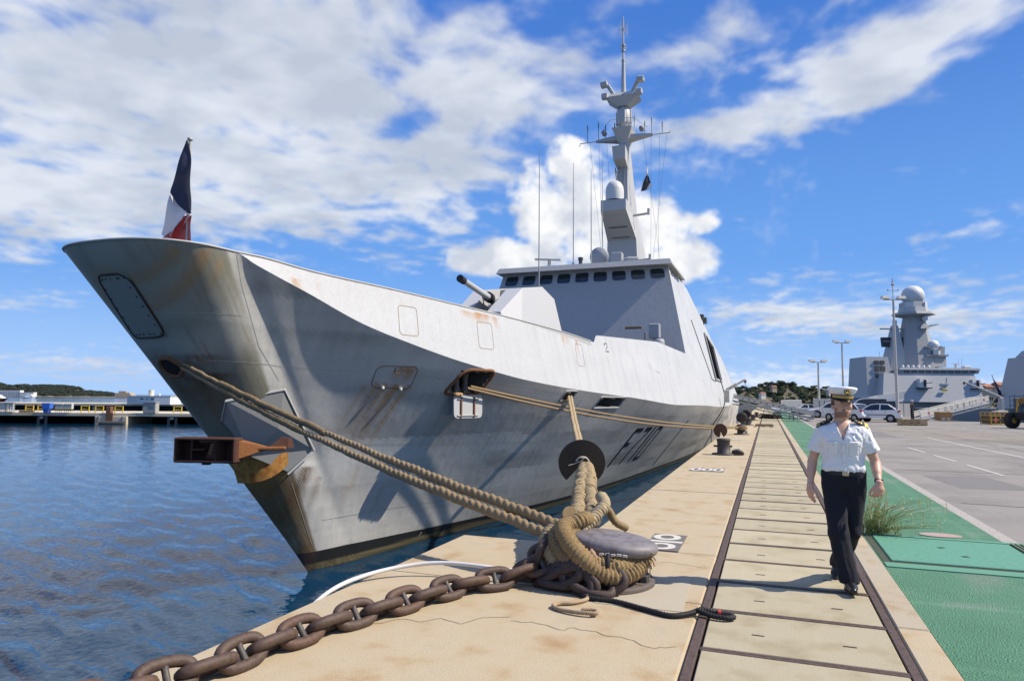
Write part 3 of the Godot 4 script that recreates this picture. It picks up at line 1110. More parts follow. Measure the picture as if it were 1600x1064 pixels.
	m.hexa([S(-5.75, 12.62, 33.75), S(5.75, 12.62, 33.75), S(5.85, 12.62, 40.2), S(-5.85, 12.62, 40.2), S(-5.6, 12.98, 33.95), S(5.6, 12.98, 33.95), S(5.7, 12.98, 40.0), S(-5.7, 12.98, 40.0)])
	put("bridge_roof", m, grey, ship)
	# bridge wing windows just under the roof on the port side
	for k in 3:
		var s0 := 34.75 + k * 1.15
		m = MB.new()
		m.qout(side_at(s0, 12.1, .02), side_at(s0 + .9, 12.1, .02), side_at(s0 + .9, 12.52, .02), side_at(s0, 12.52, .02), Vector3(0, 12, -s0))
		put("wing_window", m, mat(Color(.018, .026, .028), 0.06, 0.0, .6), ship)
	# decks behind, roofs of the lower blocks
	m = MB.new()
	for i in range(9, TS.size() - 1):
		var s0: float = TS[i]
		var s1: float = TS[i + 1]
		m.quad(mir.call(side_at(s0, TH[i])), side_at(s0, TH[i]), side_at(s1, TH[i + 1]), mir.call(side_at(s1, TH[i + 1])))
	for i in range(3, 9):
		m.quad(mir.call(side_at(TS[i], TH[i])), side_at(TS[i], TH[i]), side_at(TS[i + 1], TH[i + 1]), mir.call(side_at(TS[i + 1], TH[i + 1])))
	put("upper_deck", m, deckm, ship)
	# boat bay in the side, with its framed edge
	m = MB.new()
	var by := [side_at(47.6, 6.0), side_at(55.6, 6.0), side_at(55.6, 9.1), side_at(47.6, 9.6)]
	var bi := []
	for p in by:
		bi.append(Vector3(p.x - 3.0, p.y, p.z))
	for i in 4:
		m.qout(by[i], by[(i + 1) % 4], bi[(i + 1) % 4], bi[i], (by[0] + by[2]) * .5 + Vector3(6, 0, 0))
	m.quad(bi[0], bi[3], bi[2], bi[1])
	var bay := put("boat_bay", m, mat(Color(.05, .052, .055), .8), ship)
	m = MB.new()
	for i in 4:
		m.bar(by[i] + Vector3(.05, 0, 0), by[(i + 1) % 4] + Vector3(.05, 0, 0), .16, .16, .02)
	put("bay_frame", m, grey, bay)
	m = MB.new()
	m.bar(side_at(39.7, 9.8, .02), side_at(44.5, 5.9, .02), .05, .03)
	m.bar(side_at(44.5, 5.9, .02), side_at(47.5, 5.8, .02), .05, .03)
	put("panel_seam", m, mat(Color(.09, .09, .09), .8), ship)
	for q in [[50.4, 10.9, .5], [49.2, 11.1, .35]]:
		m = MB.new()
		m.box(side_at(q[0], q[1], .08), Vector3(q[2], q[2], q[2] * 1.3), Basis(), .04)
		put("side_camera", m, mat(Color(.07, .075, .08), .6), ship)
	# hoses and cables hanging over the side
	m = MB.new()
	m.tube(curve([side_at(49, 9.5, .1), side_at(49.5, 7, .2), side_at(49.2, 4.2, .2), hull_at(48.2, 2.2, .15), hull_at(47.0, 1.3, 1.2), S(9.0, 2.75, 44)], .3), .04, 6)
	put("shore_cable", m, mat(Color(.012, .012, .012), .7), ship)
	fittings(grey, grey2)
	hull_details()
	gun(grey)
	mast(grey, grey2)

func outline(mapf: Callable, a: Array, r: float) -> Array:
	# rounded quadrilateral a (station, height corners in order) mapped to the plating
	var out := []
	for i in 4:
		var p: Vector2 = a[i]
		var q: Vector2 = a[(i + 1) % 4]
		var o: Vector2 = a[(i + 3) % 4]
		var d1 := (o - p).normalized() * r
		var d2 := (q - p).normalized() * r
		for k in 5:
			var t := k / 4.0
			out.append((p + d1) * (1 - t) * (1 - t) + p * 2 * t * (1 - t) + (p + d2) * t * t)
	return out.map(func(v): return mapf.call(v.x, v.y))

func hull_details() -> void:
	var seam := worn(Color(.40, .40, .36), 0.55, tex["paint_fine"], 2.0)
	var rust := worn(Color(.20, .10, .045), 0.9, ntex("rust_mottle", 0.02, 5, []), 2.0)
	var dark := mat(Color(.03, .026, .024), .8)
	var plate := worn(Color(.375, .385, .38), 0.5, tex["paint_fine"], 1.5)
	var hp := func(s, h): return hull_at(s, h, .004)
	# weld seams of the shell plating
	var lines_ := [[[2.09, 7.05], [2.4, 6.5], [3.2, 5.4], [4.11, 4.6]], [[5.28, 2.41], [6.0, 1.5], [6.7, .6]], [[1.64, 5.94], [2.1, 5.95], [2.70, 5.96]], [[2.4, 5.09], [3.27, 5.07], [4.5, 5.0], [5.7, 4.98]], [[7.2, 4.93], [8.05, 4.86]], [[9.4, 4.8], [11.5, 4.66], [13.2, 4.53]], [[5.6, 3.3], [7.5, 3.2], [10.5, 3.05], [14.5, 2.95], [19.5, 2.9]], [[6.6, 1.35], [8, 1.35], [11, 1.3], [15, 1.25]], [[22, 2.2], [27, 2.1], [34, 2.0]]]
	for l in lines_:
		var p := []
		var n := []
		for i in l.size() - 1:
			for k in 6:
				var t := k / 6.0
				var s: float = lerpf(l[i][0], l[i + 1][0], t)
				var h: float = lerpf(l[i][1], l[i + 1][1], t)
				p.append(hull_at(s, h, .005))
				n.append(hull_nat(s, h))
		var m := MB.new()
		m.ribbon(p, n, .014)
		put("weld_seam", m, seam, ship)
	# a closed-up hull door in the stern part of the shell
	var m := MB.new()
	m.bar(hull_at(33.0, 3.2, .02), hull_at(32.6, .6, .02), .05, .03)
	put("plate_edge", m, dark, ship)
	# bolted plate high on the nose
	bow_plate(dark)
	# hatch one with hinges
	var q := [Vector2(5.85, 5.12), Vector2(6.88, 5.14), Vector2(7.08, 4.60), Vector2(6.03, 4.63)]
	var o := outline(hp, q, .16)
	m = MB.new()
	m.ribbon(o, o.map(func(_p): return hull_nat(6.4, 4.85)), .022, true)
	var hat := put("hull_hatch", m, rust, ship)
	for t in [[6.32, 4.64], [6.80, 4.62]]:
		m = MB.new()
		m.box(hull_at(t[0], t[1], .03), Vector3(.06, .07, .08), Basis(), .01)
		put("hinge", m, mat(Color(.55, .55, .52), .5), hat)
	m = MB.new()
	m.bar(hull_at(6.3, 5.1, .01), hull_at(6.36, 4.98, .01), .016, .016)
	m.bar(hull_at(6.36, 4.98, .01), hull_at(6.5, 4.97, .01), .016, .016)
	put("handle", m, rust, hat)
	# doors outlined on the upper strip
	for d in [[6.0, 6.6, 6.55, 5.85], [8.85, 9.5, 6.45, 5.72], [14.45, 15.0, 6.25, 5.5]]:
		var qq := [Vector2(d[0], d[2]), Vector2(d[1], d[2]), Vector2(d[1] - .08, d[3]), Vector2(d[0] - .08, d[3])]
		var oo := outline(func(s, h): return side_at(s, h, .004), qq, .10)
		m = MB.new()
		m.ribbon(oo, oo.map(func(_p): return Vector3(.974, .22, 0)), .016, true)
		put("side_hatch", m, worn(Color(.27, .20, .11), .8, tex["paint_fine"], 3.0), ship)
	# the mooring ports
	for i in 3:
		var b: Array = PORTS[i]
		var ed := [hull_at(b[0], b[2]), hull_at(b[1], b[2]), hull_at(b[1], b[3]), hull_at(b[0], b[3])]
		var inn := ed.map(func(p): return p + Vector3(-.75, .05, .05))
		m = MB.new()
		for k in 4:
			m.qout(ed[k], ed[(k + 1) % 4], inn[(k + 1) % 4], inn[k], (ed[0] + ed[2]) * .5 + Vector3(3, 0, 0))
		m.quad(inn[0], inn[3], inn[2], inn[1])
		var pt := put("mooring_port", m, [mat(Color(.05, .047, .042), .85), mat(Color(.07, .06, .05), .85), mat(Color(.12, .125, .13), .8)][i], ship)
		var g := .05
		var qq := [Vector2(b[0] - g, b[3] + g), Vector2(b[1] + g, b[3] + g), Vector2(b[1] + g, b[2] - g), Vector2(b[0] - g, b[2] - g)]
		if i == 0:
			qq[0].x += .12
			qq[3].x -= .02
		var oo := outline(hp, qq, .20 if i == 0 else .06)
		m = MB.new()
		m.tube(oo + [oo[0]], .05 if i == 0 else .03, 6, false)
		put("port_rim", m, rust if i == 0 else plate, pt)
		if i == 0:
			for k in 3:
				m = MB.new()
				m.lathe(Transform3D(Basis(), hull_at(8.48 + k * .3, 4.57) + Vector3(-.26, 0, 0)), [Vector2(.0, .52), Vector2(.09, .52), Vector2(.12, .48), Vector2(.085, .34), Vector2(.085, .16), Vector2(.13, .04), Vector2(.13, 0)], 14)
				put("fairlead_roller", m, worn(Color(.17, .165, .155), .5, tex["rust_mottle"], 3.0, null, 1.0), pt)
			m = MB.new()
			m.box(hull_at(8.75, 4.50, .03), Vector3(.12, .1, .95), Basis(), .03)
			put("port_sill", m, worn(Color(.40, .26, .13), .8, tex["rust_mottle"], 2.0), pt)
		if i == 1:
			for k in 2:
				m = MB.new()
				m.tube([hull_at(13.5 + k * .3, 4.38) + Vector3(-.12, 0, 0), hull_at(13.5 + k * .3, 4.62) + Vector3(-.12, 0, 0)], .06, 10)
				put("fairlead_roller", m, worn(Color(.25, .20, .15), .5, tex["rust_mottle"], 3.0), pt)
			m = MB.new()
			m.box(hull_at(13.7, 4.34, .03), Vector3(.12, .08, .6), Basis(), .02)
			put("port_sill", m, worn(Color(.40, .30, .18), .8, tex["rust_mottle"], 2.0), pt)
	# the hinged lid hanging below the first port
	var lid := [Vector2(8.32, 4.48), Vector2(9.38, 4.48), Vector2(9.38, 3.86), Vector2(8.34, 3.86)]
	var lx: float = hull_at(8.75, 4.5).x + .10
	var lidf := func(s, h): return S(lx + (s - 8.75) * .34, h, s)
	var lo := outline(lidf, lid, .14)
	m = MB.new()
	var poly := PackedVector2Array()
	var ex := (lidf.call(9.3, 4) - lidf.call(8.3, 4)).normalized() as Vector3
	for p in lo:
		poly.append(Vector2((p - lidf.call(8.32, 3.8)).dot(ex), p.y - 3.8))
	var lxf := Transform3D(Basis(ex, Vector3.UP, ex.cross(Vector3.UP)), lidf.call(8.32, 3.8))
	m.prism(poly, lxf, -.02, .02)
	var lp := put("port_lid", m, worn(Color(.46, .465, .455), .5, tex["paint_fine"], 2.0), ship)
	m = MB.new()
	for t in [[.27, 0], [.78, 0]]:
		m.box(lxf * Vector3(t[0], .35, .04), Vector3(.05, .56, .04), lxf.basis, .006)
	put("lid_stiffener", m, rust, lp)
	m = MB.new()
	for t in [.56, .13]:
		m.box(lxf * Vector3(.54, t, .035), Vector3(.82, .035, .03), lxf.basis, .006)
	put("lid_bar", m, worn(Color(.42, .42, .40), .5, tex["paint_fine"], 2.0), lp)
	# hawse pipe at the nose
	m = MB.new()
	var hc := nose_pt(-3.0, .70, 0.0)
	var hnn := Vector3(.1, -.5, .86)
	var ring := []
	for k in 24:
		ring.append(nose_pt(-4.5 + cos(TAU * k / 24) * 9.5, .70 + sin(TAU * k / 24) * .024, .02))
	m.tube(ring, .04, 8, false, true)
	var hw := put("hawse_pipe", m, rust, ship)
	m = MB.new()
	m.smooth()
	for k in 24:
		m.tout(nose_pt(-4.5, .70, .035), ring[k], ring[(k + 1) % 24], hc - hnn)
	put("hawse_mouth", m, mat(Color(.012, .009, .008), .9), hw)
	anchor_pocket()
	numbers()
	# number 2 on the bulwark
	m = MB.new()
	var two := []
	for t in [[17.0, 3.98 + 2.7 - .26], [17.05, 6.50], [17.2, 6.54], [17.32, 6.48], [17.28, 6.40], [17.0, 6.22], [17.36, 6.22]]:
		two.append(side_at(t[0] + .1, t[1] - .05, .02))
	m.ribbon(two, two.map(func(_p): return Vector3(.974, .22, 0)), .03)
	put("deck_number", m, mat(Color(.03, .03, .03), .6), ship)
	# draught marks
	m = MB.new()
	for t in [[10.9, .42], [10.85, .22]]:
		m.ribbon([hull_at(t[0], t[1], .006), hull_at(t[0] + .09, t[1] + .09, .006), hull_at(t[0] + .02, t[1] + .12, .006)], [hull_nat(11, .4), hull_nat(11, .4), hull_nat(11, .4)], .022)
	put("draught_mark", m, mat(Color(.55, .55, .5), .6), ship)

func nose_pt(a: float, v: float, off: float) -> Vector3:
	# on the rounded stem: a degrees round from the centre line (port positive), v from waterline to rail
	var r := deg_to_rad(absf(a))
	var t := T0 + 1.49 * (1.0 - pow(cos(r), .8))
	var p := hull_pt(t, v)
	if a < 0.0:
		p.x = -p.x
	if off != 0.0:
		p += Vector3(sin(deg_to_rad(a)) * .75, -.5, .8).normalized() * off
	return p

func bow_plate(dark: Material) -> void:
	# bolted cover on the rounded stem
	var f := func(u: float, w: float, o: float) -> Vector3:
		# squared circle: rounds the corners of the cover
		var a := lerpf(lerpf(-15.0, 5.5, u), lerpf(-24.0, 7.5, u), w)
		return nose_pt(a, lerpf(.928, .778, w), o)
	var pl := put("bow_plate", grid(12, 12, func(i, j): return f.call(i / 11.0, j / 11.0, .02), null, null, true), worn(Color(.26, .275, .25), .5, tex["paint_fine"], 1.2), ship)
	var rim := []
	for k in 48:
		var a := TAU * k / 48.0
		var x := signf(cos(a)) * pow(absf(cos(a)), .3)
		var y := signf(sin(a)) * pow(absf(sin(a)), .3)
		rim.append(f.call(.5 + .5 * x, .5 + .5 * y, .015))
	var m := MB.new()
	m.tube(rim, .022, 6, false, true)
	put("plate_gasket", m, mat(Color(.035, .025, .018), .8), pl)
	for k in 24:
		var t := k / 6.0
		var e := t - floorf(t)
		var uv := [Vector2(.08 + .84 * e, .06), Vector2(.92, .06 + .88 * e), Vector2(.92 - .84 * e, .94), Vector2(.08, .94 - .88 * e)][int(t)] as Vector2
		var bm := MB.new()
		bm.box(f.call(uv.x, uv.y, .03), Vector3.ONE * .028, Basis(Vector3.UP, .5), .008)
		put("bolt", bm, dark, pl)

func numbers() -> void:
	# F 710 painted on the flare: strokes in (station, height) on the plating
	var ink := mat(Color(.012, .012, .014), .5)
	var H0 := 1.35
	var H1 := 3.1
	var stroke := func(m: MB, pts: Array, w: float):
		var p := []
		var n := []
		for i in pts.size() - 1:
			for k in 4:
				var t: Vector2 = (pts[i] as Vector2).lerp(pts[i + 1], k / 4.0)
				p.append(hull_at(t.x, t.y, .006)); n.append(hull_nat(t.x, t.y))
		var l: Vector2 = pts[-1]
		p.append(hull_at(l.x, l.y, .006)); n.append(hull_nat(l.x, l.y))
		m.ribbon(p, n, w)
	var fill := func(m: MB, a: float, b: float, h0: float, h1: float):
		m.quad(hull_at(a, h0, .006), hull_at(b, h0, .006), hull_at(b, h1, .006), hull_at(a, h1, .006))
	var m := MB.new()
	fill.call(m, 22.6, 22.82, H0, H1); fill.call(m, 22.8, 23.7, H1 - .2, H1); fill.call(m, 22.8, 23.35, 2.24, 2.44)
	put("hull_letter", m, ink, ship)
	m = MB.new()
	fill.call(m, 24.05, 25.0, H1 - .2, H1)
	stroke.call(m, [Vector2(24.9, H1 - .12), Vector2(24.4, 2.2), Vector2(24.25, H0)], .19)
	put("hull_letter", m, ink, ship)
	m = MB.new()
	fill.call(m, 25.45, 25.67, H0, H1)
	put("hull_letter", m, ink, ship)
	m = MB.new()
	fill.call(m, 26.1, 26.3, H0 + .1, H1 - .1); fill.call(m, 26.95, 27.15, H0 + .1, H1 - .1); fill.call(m, 26.17, 27.08, H0, H0 + .19); fill.call(m, 26.17, 27.08, H1 - .19, H1)
	put("hull_letter", m, ink, ship)

func anchor_pocket() -> void:
	# diamond of raised plating round the anchor housing, with the folded plates inside it
	var P := func(s, h, o): return hull_at(s, h, o)
	var m := MB.new()
	var corner := [P.call(3.15, 4.36, .10), P.call(4.09, 4.58, .10), P.call(5.47, 3.21, .12), P.call(5.0, 2.70, .12), P.call(4.5, 2.7, .10), P.call(3.40, 3.95, .10)]
	for i in [0, 1, 2]:
		m.bar(corner[i], corner[i + 1], .022, .05, .006)
	m.bar(corner[5], corner[0], .022, .04, .006)
	var frame := put("anchor_housing", m, worn(Color(.40, .41, .40), .45, tex["paint_fine"], 1.5), ship)
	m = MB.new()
	# upper plates in darker grey to stand for shade, lighter folded plate below
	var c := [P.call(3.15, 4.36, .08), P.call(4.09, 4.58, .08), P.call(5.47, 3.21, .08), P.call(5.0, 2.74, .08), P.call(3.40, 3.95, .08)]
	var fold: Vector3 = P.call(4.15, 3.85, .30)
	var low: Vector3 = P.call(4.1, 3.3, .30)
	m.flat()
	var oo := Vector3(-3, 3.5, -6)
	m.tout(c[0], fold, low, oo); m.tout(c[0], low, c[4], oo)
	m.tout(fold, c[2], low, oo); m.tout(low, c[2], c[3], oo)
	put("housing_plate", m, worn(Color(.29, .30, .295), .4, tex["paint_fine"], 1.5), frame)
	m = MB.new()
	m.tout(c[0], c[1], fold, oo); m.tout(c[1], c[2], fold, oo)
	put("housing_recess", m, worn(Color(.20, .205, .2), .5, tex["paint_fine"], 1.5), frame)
	# rusty bolster lip under the anchor
	m = MB.new()
	var lip := []
	for k in 13:
		var t := k / 12.0
		lip.append([P.call(lerpf(3.62, 4.8, t), lerpf(3.25, 3.2, t), .06), P.call(lerpf(3.95, 4.9, t), lerpf(3.0, 2.92, t) - .26 * sin(PI * t), .10 + .22 * sin(PI * t)), P.call(lerpf(3.97, 4.92, t), lerpf(2.95, 2.87, t) - .28 * sin(PI * t), .0)])
	m.smooth()
	for k in 12:
		m.qout(lip[k][0], lip[k + 1][0], lip[k + 1][1], lip[k][1], oo)
	m.smooth()
	for k in 12:
		m.qout(lip[k][1], lip[k + 1][1], lip[k + 1][2], lip[k][2], oo)
	put("bolster_lip", m, worn(Color(.42, .215, .05), .75, ntex("bolster", 0.012, 4, [[0.0, Color(.45, .3, .2)], [.4, Color(.8, .6, .45)], [.55, Color(1, 1, 1)], [1.0, Color(1.3, 1.5, 2.2)]], 512, 41), .9), frame)

func build_anchor() -> void:
	var rust := worn(Color(.07, .027, .016), .9, ntex("anchor_rust", 0.02, 5, [[0.0, Color(.5, .45, .45)], [.5, Color(1, 1, 1)], [1.0, Color(1.6, 1.3, 1.1)]], 512, 44), 1.8)
	var orange := worn(Color(.25, .095, .028), .85, tex["anchor_rust"], 1.8)
	var at := SHIP + S(0.50, 3.32, 2.75)
	var t := thing("anchor", "rusty brown anchor with boxed crown housed at the bow", "anchor", Transform3D(Basis(Vector3.UP, deg_to_rad(14)), at))
	var w := 1.30
	var h := .50
	var d := .34
	var m := MB.new()
	for s in [-1, 1]:
		m.box(Vector3(s * (w * .5 - .03), 0, -d * .5), Vector3(.06, h, d), Basis(), .028)
		m.box(Vector3(0, s * (h * .5 - .028), -d * .5), Vector3(w - .03, .056, d), Basis(), .024)
	m.box(Vector3(0, 0, -d + .02), Vector3(w - .05, h - .05, .04))
	put("crown", m, rust, t)
	m = MB.new()
	m.box(Vector3(-.30, 0, -.13), Vector3(.03, h - .06, .24), Basis(Vector3.UP, .25))
	m.box(Vector3(.26, 0, -.13), Vector3(.03, h - .06, .24), Basis(Vector3.UP, -.35))
	m.box(Vector3(-.15, .015, -.12), Vector3(.28, .03, .22))
	m.box(Vector3(.12, -.12, -.15), Vector3(.22, .12, .16), Basis(), .02)
	put("crown_rib", m, rust, t)
	m = MB.new()
	m.box(Vector3(.12, .02, -.12), Vector3(.10, .26, .14), Basis(Vector3(0, 0, 1), -.25), .02)
	put("tripping_palm", m, worn(Color(.16, .07, .03), .85, tex["anchor_rust"], 2.0), t)
	m = MB.new()
	m.box(Vector3(.07, .19, -.10), Vector3(.42, .10, .16), Basis(), .03)
	put("crown_pin", m, rust, t)
	m = MB.new()
	m.tube([Vector3(-.66, .0, -.1), Vector3(-.56, .0, -.1)], .02, 8)
	m.box(Vector3(0, -.27, -.12), Vector3(.16, .04, .1), Basis(), .01)
	put("lug", m, rust, t)
	# flukes and shank running back to the hull
	m = MB.new()
	m.hexa([Vector3(.56, -.20, -.06), Vector3(.56, -.20, -.32), Vector3(1.0, -.02, -.62), Vector3(1.0, -.02, -.50), Vector3(.56, .22, -.06), Vector3(.56, .22, -.32), Vector3(1.0, .06, -.62), Vector3(1.0, .06, -.50)])
	put("fluke", m, orange, t)
	m = MB.new()
	m.box(Vector3(.95, .02, -.50), Vector3(.95, .07, .14), Basis(Vector3.UP, .35), .02)
	put("shank", m, orange, t)
	m = MB.new()
	m.hexa([Vector3(1.05, .0, -.75), Vector3(1.45, .0, -.95), Vector3(1.42, .02, -.70), Vector3(1.05, .02, -.55), Vector3(1.25, .24, -.82), Vector3(1.42, .22, -.88), Vector3(1.40, .22, -.78), Vector3(1.25, .24, -.74)])
	put("fluke", m, rust, t)

func fittings(grey: Material, grey2: Material) -> void:
	# deck equipment that shows over the bulwark, ahead of the bridge on the port side
	var m := MB.new()
	m.box(S(5.0, 8.3, 31.6), Vector3(.62, .85, .5), Basis(), .05)
	var sn := put("sensor_mount", m, grey2, ship)
	m = MB.new()
	m.lathe(Transform3D(Basis(), S(5.2, 7.05, 31.6)), [Vector2(.0, .78), Vector2(.30, .78), Vector2(.36, .66), Vector2(.36, .12), Vector2(.30, 0)], 16)
	put("drum_base", m, grey2, sn)
	m = MB.new()
	m.tube(curve([S(4.85, 7.7, 30.9), S(4.7, 7.5, 30.8), S(4.9, 7.1, 30.8)], .08), .03, 6)
	m.box(S(4.55, 7.75, 31.1), Vector3(.1, .9, .2), Basis(), .02)
	put("bracket", m, mat(Color(.14, .15, .155), .6), sn)
	m = MB.new()
	m.box(S(3.75, 8.55, 31.75), Vector3(1.0, .16, .1), Basis(), .03)
	put("name_board", m, mat(Color(.16, .12, .07), .7), ship)
	# roof gear
	m = MB.new()
	m.bar(S(-3.9, 14.0, 36.4), S(-1.9, 13.75, 36.0), .14, .14, .03)
	m.tube([S(-2.8, 13.0, 36.2), S(-2.8, 13.9, 36.2)], .12, 8)
	put("navigation_radar", m, mat(Color(.52, .49, .40), .5), ship)
	m = MB.new()
	m.lathe(Transform3D(Basis(Vector3.RIGHT, PI / 2), S(.15, 14.35, 38.5)), [Vector2(0, .12), Vector2(.62, .10), Vector2(.68, 0), Vector2(.5, -.1), Vector2(0, -.3)], 18)
	m.box(S(.15, 13.5, 38.7), Vector3(.35, 1.1, .3), Basis(), .03)
	put("dish", m, grey2, ship)
	m = MB.new()
	m.box(S(1.5, 13.9, 38.2), Vector3(.75, 1.1, .6), Basis(), .05)
	m.box(S(2.15, 13.75, 38.2), Vector3(.4, .6, .4), Basis(), .05)
	m.tube([S(2.5, 13.0, 38.0), S(2.5, 13.9, 38.0)], .16, 8)
	m.tube([S(2.3, 13.85, 37.6), S(3.0, 13.85, 37.8)], .16, 10)
	put("sighting_gear", m, mat(Color(.34, .35, .35), .55), ship)
	m = MB.new()
	m.tube([S(-.75, 12.98, 36.8), S(-.75, 13.8, 36.8)], .13, 10)
	m.tube([S(-.75, 13.8, 36.8), S(-.75, 14.0, 36.8)], .17, 10)
	put("lamp_post", m, mat(Color(.06, .06, .06), .6), ship)
	for w in [[-1.5, 5.6, 30.0, 19.3, .045], [-.9, 12.9, 35.5, 20.2, .04], [.0, 12.9, 36.8, 20.1, .04], [.05, 12.9, 40.0, 21.8, .04]]:
		m = MB.new()
		m.tube([S(w[0], w[1], w[2]), S(w[0], w[1] + .5, w[2])], .10, 8)
		m.tube([S(w[0], w[1] + .45, w[2]), S(w[0], (w[1] + w[3]) * .5, w[2]), S(w[0], w[3], w[2])], [w[4], w[4] * .8, w[4] * .4], 6)
		put("whip_antenna", m, mat(Color(.30, .31, .31), .5), ship)

func gun(grey: Material) -> void:
	var white := worn(Color(.46, .465, .465), .5, tex["paint_fine"], 1.0, null, 1, 0, tex["plate_dents"], .15)
	var m := MB.new()
	for sd in [1, -1]:
		# cheek: profile in (station, height), outer face leaning in towards the top
		var lo := [[17.45, 7.30], [18.3, 7.05], [24.4, 7.05], [24.5, 7.7], [24.6, 9.35], [22.9, 9.72], [19.7, 9.17], [17.4, 7.85]]
		var latf := func(h: float, s: float) -> float: return lerpf(1.62, 1.0, clampf((h - 7.3) / 2.4, 0, 1)) - (0.45 * clampf((18.3 - s) / .9, 0, 1))
		var a := []
		var b := []
		for p in lo:
			a.append(S(sd * latf.call(p[1], p[0]), p[1], p[0]))
			b.append(S(sd * .42, p[1], p[0]))
		var ctr := S(sd * .9, 8.3, 21)
		m.flat()
		for i in a.size():
			var j := (i + 1) % a.size()
			m.qout(a[i], a[j], b[j], b[i], ctr)
		for f in [[0, 1, 7], [1, 6, 7], [1, 2, 3], [1, 3, 6], [3, 5, 6], [3, 4, 5]]:
			m.tout(a[f[0]], a[f[1]], a[f[2]], ctr)
			m.tout(b[f[0]], b[f[1]], b[f[2]], ctr)
	var g := put("gun_turret", m, white, ship)
	m = MB.new()
	m.hexa([S(-.42, 7.1, 19.0), S(.42, 7.1, 19.0), S(.42, 7.1, 24.3), S(-.42, 7.1, 24.3), S(-.42, 8.5, 19.6), S(.42, 8.5, 19.6), S(.42, 9.55, 24.3), S(-.42, 9.55, 24.3)])
	put("mantlet", m, grey, g)
	m = MB.new()
	for k in 3:
		m.box(S(.0, 9.2 + .03 * k, 21.3 + k * .75), Vector3(.9, .34, .5), Basis(), .04)
	put("hood", m, worn(Color(.42, .38, .30), .7, tex["paint_fine"], 1.5), g)
	m = MB.new()
	m.hexa([S(-.4, 7.0, 17.9), S(.4, 7.0, 17.9), S(.4, 7.0, 19.2), S(-.4, 7.0, 19.2), S(-.3, 8.1, 18.8), S(.3, 8.1, 18.8), S(.3, 8.3, 19.4), S(-.3, 8.3, 19.4)])
	put("gaiter", m, mat(Color(.02, .02, .02), .8), g)
	m = MB.new()
	var mz := S(0, 8.98, 15.67)
	var bz := S(0, 8.48, 20.25)
	m.tube([bz, bz.lerp(mz, .33)], .20, 16)
	m.tube([bz.lerp(mz, .33), bz.lerp(mz, .92)], [.135, .12], 16)
	put("barrel", m, worn(Color(.44, .445, .445), .4, tex["paint_fine"], 1.0), g)
	m = MB.new()
	m.tube([bz.lerp(mz, .31), bz.lerp(mz, .37)], .225, 16)
	m.tube([bz.lerp(mz, .915), bz.lerp(mz, .99)], .15, 16)
	put("muzzle_cover", m, mat(Color(.018, .018, .02), .6), g)
	m = MB.new()
	m.tube(curve([bz.lerp(mz, .5) + Vector3(0, -.12, 0), S(.1, 8.1, 18.0), S(.2, 7.4, 18.4)], .15), .025, 6)
	put("cable", m, mat(Color(.03, .03, .03), .7), g)

